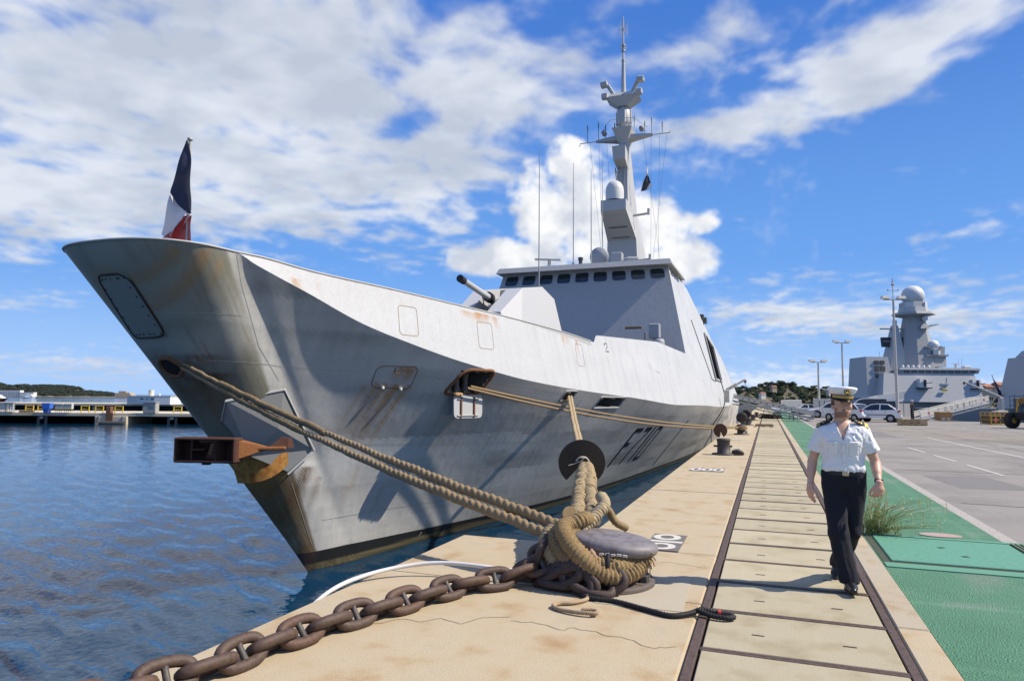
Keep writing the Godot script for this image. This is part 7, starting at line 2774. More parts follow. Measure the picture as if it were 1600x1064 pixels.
	m.box(Vector3(0, .04, -.75), Vector3(1.1, .1, .12)); m.box(Vector3(0, .04, .75), Vector3(1.1, .1, .12))
	put("rail", m, wood, t)
	m = MB.new()
	for q in [-.48, 0, .48]:
		m.box(Vector3(q, .04, 0), Vector3(.12, .1, 1.4))
	put("spacer", m, mat(Color(.07, .055, .04), .9), t)
	# fenders and mooring gear on the quay edge further along
	for k in 3:
		t = thing("fender_disc", ["round black fender disc standing on the quay edge past the fourth bollard", "second round black fender disc, seen against the blue water", "farthest round black fender disc along the quay edge"][k], "fender", Transform3D(Basis(Vector3.UP, .3 * k), Vector3(-1.75, 0, -52.5 - 9 * k)), "fender discs on the quay edge")
		m = MB.new()
		m.lathe(Transform3D(Basis(Vector3.RIGHT, PI / 2), Vector3(0, .42, 0)), [Vector2(.0, .05), Vector2(.36, .05), Vector2(.4, 0), Vector2(.36, -.05), Vector2(0, -.05)], 18)
		put("plate", m, mat(Color(.03, .026, .024), .8), t)
		m = MB.new()
		m.tube([Vector3(0, 0, 0), Vector3(0, .3, 0)], .08, 8)
		put("stand", m, mat(Color(.05, .04, .035), .8), t)
	# distant figure by the gangway
	t = thing("person", "small distant person in dark clothes standing at the foot of the lettered gangway", "person", CX(34.6, 0, 59.2, .6))
	var dk := Color(.018, .018, .024)
	var bones := [limb(Vector3(-.09, .08, 0), Vector3(-.08, .85, 0), .07, .10), limb(Vector3(.1, .08, .06), Vector3(.08, .85, 0), .07, .10), limb(Vector3(0, .9, 0), Vector3(0, 1.35, .02), .15, .17, .05, .7), limb(Vector3(-.17, 1.38, 0), Vector3(.17, 1.38, 0), .07, .07, .05),
		limb(Vector3(-.2, 1.36, 0), Vector3(-.34, 1.12, .05), .06, .05), limb(Vector3(-.34, 1.12, .05), Vector3(-.16, 1.02, .2), .045, .035), limb(Vector3(.2, 1.36, 0), Vector3(.34, 1.12, .05), .06, .05), limb(Vector3(.34, 1.12, .05), Vector3(.16, 1.02, .2), .045, .035),
		limb(Vector3(-.09, .05, -.02), Vector3(-.09, .04, .14), .045, .04), limb(Vector3(.1, .05, .04), Vector3(.1, .04, .2), .045, .04), limb(Vector3(0, 1.4, 0), Vector3(0, 1.55, .01), .06, .055), ball(Vector3(0, 1.64, .02), .10, 1.1)]
	var fm := field_mesh(bones, Vector3(-.45, -.02, -.2), Vector3(.45, 1.8, .32), .022, null, func(p): return Color(.36, .2, .14) if p.y > 1.5 else (Color(.05, .05, .05) if p.y < .08 else dk))
	var pm := StandardMaterial3D.new()
	pm.vertex_color_use_as_albedo = true
	pm.roughness = .85
	put("body", fm, pm, t)
	m = MB.new()
	m.lathe(Transform3D(Basis(), Vector3(0, 1.70, .02)), [Vector2(.105, -.02), Vector2(.12, .03), Vector2(.10, .08), Vector2(0, .1)], 14)
	put("hat", m, mat(Color(.5, .5, .5), .7), t)

func davit(label: String, at: Vector3, elbow: Vector3, tip: Vector3) -> void:
	var t := thing("davit_crane", label, "crane", Transform3D(Basis(RT, Vector3.UP, -FW), at), "davit cranes at the gangways")
	var g := mat(Color(.36, .36, .34), .6)
	var m := MB.new()
	m.box(elbow * .5, Vector3(.35, elbow.y, .35), Basis(), .04)
	put("column", m, g, t)
	m = MB.new()
	m.bar(elbow, elbow.lerp(tip, .55), .24, .22, .03)
	m.bar(elbow.lerp(tip, .5), tip, .16, .15, .03)
	put("jib", m, g, t)
	m = MB.new()
	m.box(tip + Vector3(.0, -.14, 0), Vector3(.18, .24, .14), Basis(), .03)
	m.tube([tip + Vector3(0, -.2, 0), tip + Vector3(0, -.55, 0)], .02, 5)
	m.box(tip + Vector3(0, -.58, 0), Vector3(.12, .14, .1), Basis(), .03)
	put("hook", m, mat(Color(.10, .085, .07), .7), t)

func build_ships() -> void:
	var A := Transform3D(Basis(RT, Vector3.UP, -FW), C(100, -2.7, 170))
	var t := thing("destroyer", "distant grey destroyer with white radar spheres on a tall conical mast", "warship", A)
	var D := func(r: float, y: float, z := 0.0) -> Vector3: return Vector3(r - 100.0, y + 2.7, z)
	var lt := worn(Color(.43, .435, .43), .6, tex["paint_fine"], .12)
	var md := worn(Color(.33, .335, .33), .6, tex["paint_fine"], .12)
	var hull_shade_grey := worn(Color(.20, .21, .205), .6, tex["paint_fine"], .1)  # darker copy of the ship grey: shade of the lower hull put into colour
	var white := mat(Color(.60, .60, .585), .5)
	# hull: the lower side leans out to the knuckle, which rises to the bow on the right
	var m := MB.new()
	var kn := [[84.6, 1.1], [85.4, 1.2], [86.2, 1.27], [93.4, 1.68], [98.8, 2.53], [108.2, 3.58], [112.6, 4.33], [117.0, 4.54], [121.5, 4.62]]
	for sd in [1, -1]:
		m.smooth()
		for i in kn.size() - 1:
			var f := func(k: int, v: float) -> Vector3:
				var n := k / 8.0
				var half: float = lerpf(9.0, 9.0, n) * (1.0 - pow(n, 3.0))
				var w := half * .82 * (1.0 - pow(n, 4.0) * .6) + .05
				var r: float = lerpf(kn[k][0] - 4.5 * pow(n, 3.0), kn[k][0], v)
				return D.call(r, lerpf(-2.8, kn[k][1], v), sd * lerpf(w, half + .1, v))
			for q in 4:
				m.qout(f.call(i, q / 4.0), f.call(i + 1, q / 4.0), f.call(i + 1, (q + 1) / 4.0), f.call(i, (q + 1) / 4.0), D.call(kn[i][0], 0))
	put("hull", m, hull_shade_grey, t)
	m = MB.new()
	for i in kn.size() - 1:
		var hf := func(k: int) -> float: return 9.0 * (1.0 - pow(k / 8.0, 3.0)) + .1
		var top := func(k: int) -> float: return maxf(kn[k][1], 4.2 - maxf(0, 2.0 - (kn[k][0] - 84.0) * .3))
		for sd in [1, -1]:
			m.qout(D.call(kn[i][0], kn[i][1], sd * hf.call(i)), D.call(kn[i + 1][0], kn[i + 1][1], sd * hf.call(i + 1)), D.call(kn[i + 1][0], top.call(i + 1), sd * (hf.call(i + 1) - .3)), D.call(kn[i][0], top.call(i), sd * (hf.call(i) - .3)), D.call(kn[i][0], 2))
		m.quad(D.call(kn[i][0], top.call(i), hf.call(i) - .3), D.call(kn[i + 1][0], top.call(i + 1), hf.call(i + 1) - .3), D.call(kn[i + 1][0], top.call(i + 1), -hf.call(i + 1) + .3), D.call(kn[i][0], top.call(i), -hf.call(i) + .3))
	put("upper_side", m, lt, t)
	m = MB.new()
	for k in 9:
		m.box(D.call(109.6 + k * .8, 1.95 + k * .06, 8.6 - k * .45), Vector3(.45, .75, .3), Basis(Vector3.UP, .5))
	put("side_port", m, mat(Color(.05, .05, .05), .8), t)
	var frus := func(b: MB, r0, r1, y0, z0, r2, r3, y1, z1): b.hexa([D.call(r0, y0, -z0), D.call(r1, y0, -z0), D.call(r1, y0, z0), D.call(r0, y0, z0), D.call(r2, y1, -z1), D.call(r3, y1, -z1), D.call(r3, y1, z1), D.call(r2, y1, z1)])
	m = MB.new()
	frus.call(m, 87.4, 111.6, 1.5, 8.8, 88.9, 110.4, 8.3, 7.0)
	put("superstructure", m, lt, t)
	m = MB.new()
	frus.call(m, 92.8, 111.5, 8.3, 7.0, 92.6, 111.8, 9.15, 7.1)
	put("bridge", m, md, t)
	m = MB.new()
	frus.call(m, 92.5, 111.9, 9.15, 7.3, 92.7, 111.7, 9.65, 7.2)
	put("bridge_roof", m, lt, t)
	for k in 10:
		m = MB.new()
		m.box(D.call(94.4 + k * 1.74, 8.73, 7.07), Vector3(1.35, .66, .12), Basis(), .02)
		put("window", m, glass(), t)
	m = MB.new()
	m.box(D.call(111.75, 8.73, 5), Vector3(.1, .66, 3.0))
	put("window", m, glass(), t)
	# conical mast with its balls
	var oct := func(b: MB, y0, a, y1, c, cx := 100.7, seg := 8, cx1 := 0.0):
		b.flat()
		for k in seg:
			var p := TAU * (k + .5) / seg
			var q := TAU * (k + 1.5) / seg
			b.qout(D.call(cx + cos(p) * a, y0, sin(p) * a), D.call(cx + cos(q) * a, y0, sin(q) * a), D.call(cx + cx1 + cos(q) * c, y1, sin(q) * c), D.call(cx + cx1 + cos(p) * c, y1, sin(p) * c), D.call(cx, (y0 + y1) * .5, 0))
	m = MB.new()
	oct.call(m, 9.5, 5.0, 22.6, 2.4)
	put("mast_cone", m, md, t)
	m = MB.new()
	oct.call(m, 22.5, 2.4, 23.1, 4.9); oct.call(m, 23.1, 4.9, 23.7, 4.6); oct.call(m, 23.7, 4.6, 23.7, .1)
	put("mast_gallery", m, md, t)
	m = MB.new()
	oct.call(m, 23.6, 3.5, 24.9, 3.2); oct.call(m, 24.9, 2.95, 26.4, 2.75); oct.call(m, 24.9, 3.2, 24.9, .1)
	put("radar_drum", m, lt, t)
	m = MB.new()
	for k in 8:
		if k % 2 == 0:
			var p := TAU * (k + 1.0) / 8
			m.box(D.call(100.7 + cos(p) * 2.85, 25.6, sin(p) * 2.85), Vector3(.2, 1.3, 2.0), Basis(Vector3.UP, -p))
	put("drum_panel", m, white, t)
	var sph := func(c: Vector3, r: float):
		var b := MB.new()
		var prof := []
		for k in 17:
			var p := PI * k / 16
			prof.append(Vector2(sin(p) * r, -cos(p) * r))
		b.lathe(Transform3D(Basis(), c), prof, 28)
		put("radome", b, white, t)
	sph.call(D.call(100.74, 28.0), 2.62)
	sph.call(D.call(103.37, 15.25, 3.0), 1.45)
	sph.call(D.call(101.6, 22.0, 3.2), .68)
	m = MB.new()
	frus.call(m, 102.5, 103.0, 19.7, .5, 102.5, 103.0, 20.4, .5)
	m.hexa([D.call(102.3, 19.7, -.5), D.call(106.8, 20.75, -.2), D.call(106.8, 20.75, .2), D.call(102.3, 19.7, .5), D.call(102.3, 20.4, -.5), D.call(106.8, 20.95, -.2), D.call(106.8, 20.95, .2), D.call(102.3, 20.4, .5)])
	m.hexa([D.call(99.8, 19.4, 1.0), D.call(102.9, 19.6, 1.0), D.call(102.6, 19.6, 3.6), D.call(100.2, 19.4, 3.6), D.call(100.6, 21.0, 1.0), D.call(102.3, 21.0, 1.0), D.call(102.0, 20.7, 3.2), D.call(100.9, 20.7, 3.2)])
	put("yard_arm", m, md, t)
	m = MB.new()
	frus.call(m, 101.6, 105.6, 10.0, 4.4, 101.2, 106.0, 12.6, 3.8)
	frus.call(m, 100.9, 106.3, 12.6, 4.4, 100.9, 106.3, 13.0, 4.4)
	frus.call(m, 101.4, 105.8, 13.0, 3.6, 101.2, 106.1, 15.0, 3.4)
	frus.call(m, 100.9, 105.0, 14.7, 4.2, 100.9, 105.0, 15.1, 4.2)
	put("sponson", m, md, t)
	m = MB.new()
	m.tube([D.call(103.4, 13.0, 4.2), D.call(103.4, 14.0, 4.2)], .8, 12)
	put("director", m, white, t)
	# second mast aft with the flat radar
	m = MB.new()
	frus.call(m, 93.0, 97.5, 9.0, 2.6, 95.2, 96.4, 20.5, .6)
	put("aft_mast", m, lt, t)
	m = MB.new()
	m.box(D.call(95.0, 19.65), Vector3(5.6, .3, .4)); m.box(D.call(95.9, 21.2), Vector3(.7, 1.2, .7))
	put("aft_yard", m, md, t)
	m = MB.new()
	m.hexa([D.call(92.5, 15.1, -.3), D.call(97.2, 15.1, -.3), D.call(97.2, 15.1, .5), D.call(92.5, 15.1, .5), D.call(92.3, 17.5, -.3), D.call(97.6, 17.5, -.3), D.call(97.6, 17.5, .5), D.call(92.3, 17.5, .5)])
	put("flat_radar", m, mat(Color(.04, .042, .045), .7), t)
	m = MB.new()
	m.box(D.call(94.5, 16.5, .55), Vector3(3.9, .2, .15))
	put("radar_rib", m, md, t)
	m = MB.new()
	frus.call(m, 85.9, 93.2, 1.5, 5.0, 86.3, 91.7, 12.4, 4.0)
	put("funnel", m, lt, t)
	for k in 6:
		m = MB.new()
		m.box(D.call([88.7, 90.1][k % 2], 11.0 - (k / 2) * 1.6, 4.25 + .2 * (k / 2)), Vector3(1.05, 1.3 if k / 2 == 1 else .9, .25))
		put("funnel_grille", m, mat(Color(.10, .09, .075), .8), t)
	# small guns in white shields, life rafts and aerials on the roof
	for q in [[97.4, 4.9, 8.3], [110.3, 4.8, 7.6]]:
		m = MB.new()
		m.hexa([D.call(q[0] - 1.2, q[1], q[2] - 1), D.call(q[0] + 1.2, q[1], q[2] - 1), D.call(q[0] + 1.2, q[1], q[2] + 1), D.call(q[0] - 1.2, q[1], q[2] + 1), D.call(q[0] - 1.1, q[1] + 2.1, q[2] - .8), D.call(q[0] + .75, q[1] + 2.1, q[2] - .8), D.call(q[0] + .75, q[1] + 2.1, q[2] + .6), D.call(q[0] - 1.1, q[1] + 2.1, q[2] + .6)])
		var g := put("gun_shield", m, white, t)
		m = MB.new()
		m.box(D.call(q[0] - .1, q[1] + 1.0, q[2] + .95), Vector3(.5, 1.7, .3))
		m.tube([D.call(q[0] - .1, q[1] + 1.0, q[2] + .9), D.call(q[0] + .9, q[1] + 1.15, q[2] + 2.2)], .09, 6)
		put("gun", m, mat(Color(.02, .02, .02), .7), g)
		m = MB.new()
		m.box(D.call(q[0], q[1] - .1, q[2]), Vector3(3.0, .25, 2.2))
		put("gun_platform", m, mat(Color(.05, .05, .052), .8), g)
	m = MB.new()
	for k in 6:
		m.lathe(Transform3D(Basis(), D.call(93.8 + k * 1.25, 9.65, 6.4)), [Vector2(.35, 0), Vector2(.35, .35), Vector2(.2, .6), Vector2(0, .65)], 8)
	m.tube([D.call(107.5, 9.6, 5), D.call(107.5, 10.7, 5)], .3, 8)
	m.box(D.call(107.5, 10.8, 5), Vector3(1.9, .16, .2))
	m.box(D.call(110.6, 10.0, 4), Vector3(1.6, .6, 1.4), Basis(), .1)
	for q in [[109.3, 12.2], [110.2, 12.4], [90, 13.8], [104, 11.5]]:
		m.tube([D.call(q[0], 9.6, 3), D.call(q[0] + .2, q[1], 3)], .05, 4)
	put("roof_aerial", m, white, t)
	m = MB.new()
	m.tube([D.call(103, 5.0, 7.9), D.call(103.3, 7.3, 7.9)], .12, 6)
	m.box(D.call(103, 5.6, 8.0), Vector3(1.0, .35, .4))
	put("deck_mast", m, mat(Color(.25, .33, .42), .6), t)
	m = MB.new()
	m.box(D.call(102.3, 4.4, 8.5), Vector3(1.2, .5, .4), Basis(), .05)
	put("yellow_locker", m, mat(Color(.5, .36, .05), .6), t)
	# third ship, cut by the right edge
	A = Transform3D(Basis(RT, Vector3.UP, -FW), C(86, -2.7, 112))
	t = thing("frigate_stern", "flat grey slab side of a ship cut off by the right edge", "warship", A)
	m = MB.new()
	var E2 := func(r: float, y: float, z := 0.0) -> Vector3: return Vector3(r - 86.0, y + 2.7, z)
	m.hexa([E2.call(79.9, .4, -1), E2.call(100, .4, -1), E2.call(100, .4, 9), E2.call(79.9, .4, 9), E2.call(81.6, 8.8, 0), E2.call(100, 9.0, 0), E2.call(100, 9.0, 8), E2.call(81.6, 8.8, 8)])
	put("hangar", m, worn(Color(.36, .365, .37), .6, tex["front_streak"], .2), t)
	m = MB.new()
	m.hexa([E2.call(82.4, 8.9, .5), E2.call(100, 9.1, .5), E2.call(100, 9.1, 7), E2.call(82.4, 8.9, 7), E2.call(83.4, 10.0, .8), E2.call(100, 10.2, .8), E2.call(100, 10.2, 7), E2.call(83.4, 10.0, 7)])
	put("hangar_top", m, md, t)
	m = MB.new()
	m.smooth()
	for k in 10:
		var a0 := k / 10.0
		var a1 := (k + 1) / 10.0
		var f := func(u: float, v: float) -> Vector3: return E2.call(lerpf(66.0 + 5.0 * pow(1 - v, 2.0), 100, u), lerpf(-2.8, .6, v), 6.4 * pow(u + .06, .35) * lerpf(.72, 1.0, v))
		m.quad(f.call(a0, 0), f.call(a1, 0), f.call(a1, .5), f.call(a0, .5))
		m.quad(f.call(a0, .5), f.call(a1, .5), f.call(a1, 1), f.call(a0, 1))
	put("hull", m, worn(Color(.36, .37, .365), .55, tex["paint_fine"], .2), t)
	m = MB.new()
	m.quad(E2.call(66, .6, 2), E2.call(100, .6, 6.4), E2.call(100, .6, -6), E2.call(66, .6, -2))
	put("deck", m, md, t)
	m = MB.new()
	for k in 5:
		m.tube([E2.call(76.8 + k * .7, .6, 6.5), E2.call(76.8 + k * .7, 2.6 + .2 * (k % 2), 6.5)], .05, 5)
	for y in [1.2, 1.9, 2.6]:
		m.tube([E2.call(76.8, y, 6.5), E2.call(79.6, y, 6.5)], .04, 5)
	m.box(E2.call(78.6, 1.4, 6), Vector3(1.2, 1.6, .8))
	put("accommodation_ladder", m, mat(Color(.13, .14, .13), .7), t)
	m = MB.new()
	m.tube([E2.call(83.6, 10.0, 3), E2.call(83.6, 12.0, 3), E2.call(85.4, 12.3, 3), E2.call(85.4, 10.1, 3)], .06, 5)
	m.tube([E2.call(83.6, 11.2, 3), E2.call(85.4, 11.3, 3)], .05, 5)
	put("roof_rail", m, mat(Color(.3, .3, .31), .6), t)

# ------------------------------------------------------------------ trees and far shore
func crown_mesh(n: int, seed_: int, flatk: float, leaf: float) -> ArrayMesh:
	# leaf clumps spread through a lumpy crown of unit radius
	var r := RandomNumberGenerator.new()
	r.seed = seed_
	var m := MB.new()
	var lumps := []
	for k in 9:
		var a := r.randf() * TAU
		var q := sqrt(r.randf()) * .62
		lumps.append([Vector3(cos(a) * q, r.randf_range(-.25, .35) * flatk, sin(a) * q), r.randf_range(.28, .48)])
	for k in n:
		var l: Array = lumps[r.randi() % lumps.size()]
		var d := Vector3(r.randfn(), r.randfn(), r.randfn()).normalized()
		var c: Vector3 = l[0] + d * l[1] * pow(r.randf(), .35) * Vector3(1, flatk, 1)
		var u := Vector3(r.randfn(), r.randfn(), r.randfn()).normalized()
		var w := u.cross(d).normalized()
		u = (u - d * u.dot(d) * .6).normalized()
		var s := leaf * r.randf_range(.6, 1.4)
		m.tri(c - u * s, c + w * s * .7, c + u * s)
		m.tri(c - u * s, c + u * s, c - w * s * .7)
	return m.mesh()

func forest(called: String, label: String, pts: Array, mesh: Mesh, mat_: Material) -> void:
	var mm := MultiMesh.new()
	mm.transform_format = MultiMesh.TRANSFORM_3D
	mm.use_colors = true
	mm.mesh = mesh
	mm.instance_count = pts.size()
	for i in pts.size():
		mm.set_instance_transform(i, pts[i][0])
		mm.set_instance_color(i, pts[i][1])
	var o := MultiMeshInstance3D.new()
	o.name = uname(self, called)
	o.multimesh = mm
	o.material_override = mat_
	add_child(o, true)
	o.set_meta("kind", "stuff")
	o.set_meta("label", label)
	o.set_meta("category", "woodland")

func leafm(c: Color) -> StandardMaterial3D:
	var m := StandardMaterial3D.new()
	m.albedo_color = c.linear_to_srgb()
	m.vertex_color_use_as_albedo = true
	m.roughness = .8
	m.backlight_enabled = true
	m.backlight = Color(.12, .16, .06)
	return m

func build_hills() -> void:
	var r := RandomNumberGenerator.new()
	r.seed = 77
	# right: wooded hill behind the yard
	var hx := [95.0, 110.0, 122.0, 129.0, 137.0, 142.0, 149.0, 153.0, 158.0, 163.0, 168.0, 174.0, 180.0, 200.0, 240.0, 254.0, 265.0, 285.0, 310.0]
	var hy := [-.5, 2.4, 5.2, 7.2, 6.2, 7.4, 9.4, 10.6, 9.8, 7.8, 8.0, 7.6, 6.4, 4.0, 3.2, 4.6, 8.4, 9.4, 7.0]
	var rid := func(x: float) -> float: return pch(hx, hy, x)
	var land := grid(90, 14, func(i, j):
		var x: float = 90.0 + 220.0 * i / 89.0
		var v: float = j / 13.0
		var h: float = lerpf(-2.9, rid.call(x), smoothstep(0.0, .62, v)) * (1.0 if v < .8 else 1.0 - (v - .8) * 2.0)
		return C(x, h, 330.0 + 110.0 * v), null, null, false)
	structure("hill", land, worn(Color(.16, .14, .085), .95, tex["paint_wear"], .02))
	var crown := crown_mesh(520, 3, .62, .10)
	var pts := []
	for k in 900:
		var x := r.randf_range(112, 308)
		var v := r.randf_range(.10, .72)
		var h: float = lerpf(-2.9, rid.call(x), smoothstep(0.0, .62, v))
		var s := r.randf_range(1.5, 3.2)
		if h < -1.8: continue
		var g := r.randf_range(.65, 1.25)
		var c := Color(.050, .074, .032) * g
		if r.randf() < .16: c = Color(.10, .115, .04) * g
		pts.append([Transform3D(Basis(Vector3.UP, r.randf() * TAU).scaled(Vector3(s, s * r.randf_range(.8, 1.15), s)), C(x, h + s * .35, 330.0 + 110.0 * v)), c])
	forest("hillside_wood", "dense dark pine wood covering the hill beyond the yard", pts, crown, leafm(Color(1, 1, 1)))
	# stone pines standing out along the ridge
	var spots := [[146.3, 380, 2.3, 11.6, "round lone pine crown left of the hilltop pines"], [151.5, 384, 3.6, 13.2, "broad pine crown on the very top of the hill"], [157.0, 382, 3.0, 12.4, "tall pine crown just right of the hilltop"], [168.0, 380, 2.5, 10.4, "pine crown beside the lamp post on the ridge"], [174.5, 380, 2.6, 10.0, "pine crown nearest the officer's cap on the ridge"], [128.5, 378, 2.9, 9.9, "pine crown above the small house at the left of the hill"]]
	var cm := crown_mesh(900, 9, .55, .075)
	for q in spots:
		var base: float = rid.call(q[0]) - .5
		var t := thing("pine_tree", q[4], "tree", Transform3D(Basis(), C(q[0], base, q[1])), "pines on the ridge")
		var m := MB.new()
		m.tube([Vector3.ZERO, Vector3(.1, (q[3] - base) * .6, 0), Vector3(.0, q[3] - base - .6, .1)], [.28, .2, .12], 7)
		put("trunk", m, mat(Color(.10, .065, .04), .9), t)
		put("crown", cm, mat(Color(.045, .066, .028), .85), t, Transform3D(Basis(Vector3.UP, q[0]).scaled(Vector3.ONE * q[2]), Vector3(0, q[3] - base - q[2] * .5, 0)))
	# houses among the trees
	var hs := [[129.0, 3.3, 352, "white house with red roof low on the left of the hill", Color(.62, .58, .54)], [142.5, 7.1, 372, "stone house near the hilltop beside the lone pine", Color(.36, .30, .22)], [126.5, -1.3, 338, "ochre house close to the shore behind the left gangway", Color(.50, .36, .22)], [168.5, 5.0, 362, "small white villa in the trees right of the lamp post", Color(.6, .58, .54)]]
	for q in hs:
		house(q[3], CX(q[0], q[1], q[2], .3), q[4], 2.9, 1.9)
	var town := [[255, 5.5, "leftmost pink house on the far right hill"], [262, 6.5, "second pink house from the left on the far right hill"], [270, 7.8, "pale terrace house under the small davit on the far hill"]]
	for q in town:
		house(q[2], CX(q[0], q[1], 366, .2), Color(.52, .36, .26), 8.0, 4.0)
	# shore strip and left headlands
	var lx := [-960.0, -930, -900.0, -886, -872, -863, -852, -830, -807, -785, -770, -764, -756, -742, -728, -710, -694, -688]
	var ly := [14.0, 20, 16.0, 14, 17, 11, 16, 17, 16, 14, 6, 3.0, 7, 6, 4.5, 2, .5, -2.0]
	var rl := func(x: float) -> float: return pch(lx, ly, x)
	land = grid(110, 10, func(i, j):
		var x: float = -1000.0 + 330.0 * i / 109.0
		var v: float = j / 9.0
		return C(x, lerpf(-2.9, rl.call(x), smoothstep(0, .7, v)) if v < .9 else -3.0, 1130.0 + 130.0 * v))
	structure("headland", land, worn(Color(.26, .23, .17), .95, tex["paint_wear"], .01))
	pts = []
	for k in 1500:
		var x := r.randf_range(-985, -690)
		var v := r.randf_range(.16, .8)
		var h: float = lerpf(-2.9, rl.call(x), smoothstep(0, .7, v))
		if h < -.6: continue
		var s := r.randf_range(4.0, 7.0)
		pts.append([Transform3D(Basis(Vector3.UP, r.randf() * TAU).scaled(Vector3(s, s * .9, s)), C(x, h + s * .2, 1130.0 + 130.0 * v)), Color(.030, .044, .030) * r.randf_range(.7, 1.3)])
	forest("headland_wood", "dark wooded headland across the water on the left", pts, crown, leafm(Color(1, 1, 1)))
	var m := MB.new()
	m.box(C(-520, -2.3, 1128), Vector3(1000, 1.6, 14), Basis(RT, Vector3.UP, -FW))
	structure("far_shore", m, mat(Color(.40, .36, .28), .95))
	m = MB.new()
	m.box(C(130, -1.9, 330), Vector3(90, 2.0, 8), Basis(RT, Vector3.UP, -FW))
	structure("far_shore", m, mat(Color(.38, .33, .25), .95))
	# fort, long white barracks
	var t := thing("fort", "sandy stone fort at the end of the wooded headland", "fort", CX(-650, -3, 1150))
	m = MB.new()
	m.hexa([Vector3(-15, 0, 6), Vector3(17, 0, 6), Vector3(17, 0, -10), Vector3(-15, 0, -10), Vector3(-13, 8, 5), Vector3(10, 9, 5), Vector3(10, 9, -9), Vector3(-13, 8, -9)])
	put("wall", m, mat(Color(.34, .27, .20), .9), t)
	m = MB.new()
	m.box(Vector3(-4, 10, -2), Vector3(12, 3, 6))
	put("keep", m, mat(Color(.36, .29, .22), .9), t)
	t = thing("barracks", "long low white building at the foot of the left headland", "building", CX(-795, -2, 1100))
	m = MB.new()
	m.box(Vector3(-12, 5, 0), Vector3(40, 10, 8)); m.box(Vector3(19, 3.6, 1), Vector3(22, 7, 8))
	put("wall", m, mat(Color(.66, .64, .60), .8), t)
	for k in 10:
		for y in [3.0, 6.5]:
			m = MB.new()
			m.box(Vector3(-30 + k * 4, y, 4.1), Vector3(1.4, 1.5, .2))
			put("window", m, mat(Color(.12, .12, .13), .5), t)

func house(label: String, at: Transform3D, c: Color, w: float, h: float) -> void:
	var t := thing("house", label, "house", at)
	var m := MB.new()
	m.box(Vector3(0, h * .5 - .6, 0), Vector3(w, h + 1.2, w * .7))
	put("wall", m, mat(c, .9), t)
	m = MB.new()
	m.prism(PackedVector2Array([Vector2(-w * .4, 0), Vector2(w * .4, 0), Vector2(0, w * .2)]), Transform3D(Basis(Vector3(0, 0, 1), Vector3.UP, Vector3(-1, 0, 0)), Vector3(0, h, 0)), -w * .54, w * .54)
	put("roof", m, mat(Color(.30, .13, .08), .9), t)
	for k in 3:
		m = MB.new()
		m.box(Vector3(-w * .32 + k * w * .32, h * .5, w * .36), Vector3(w * .12, h * .3, .1))
		put("window", m, mat(Color(.06, .06, .06), .5), t)

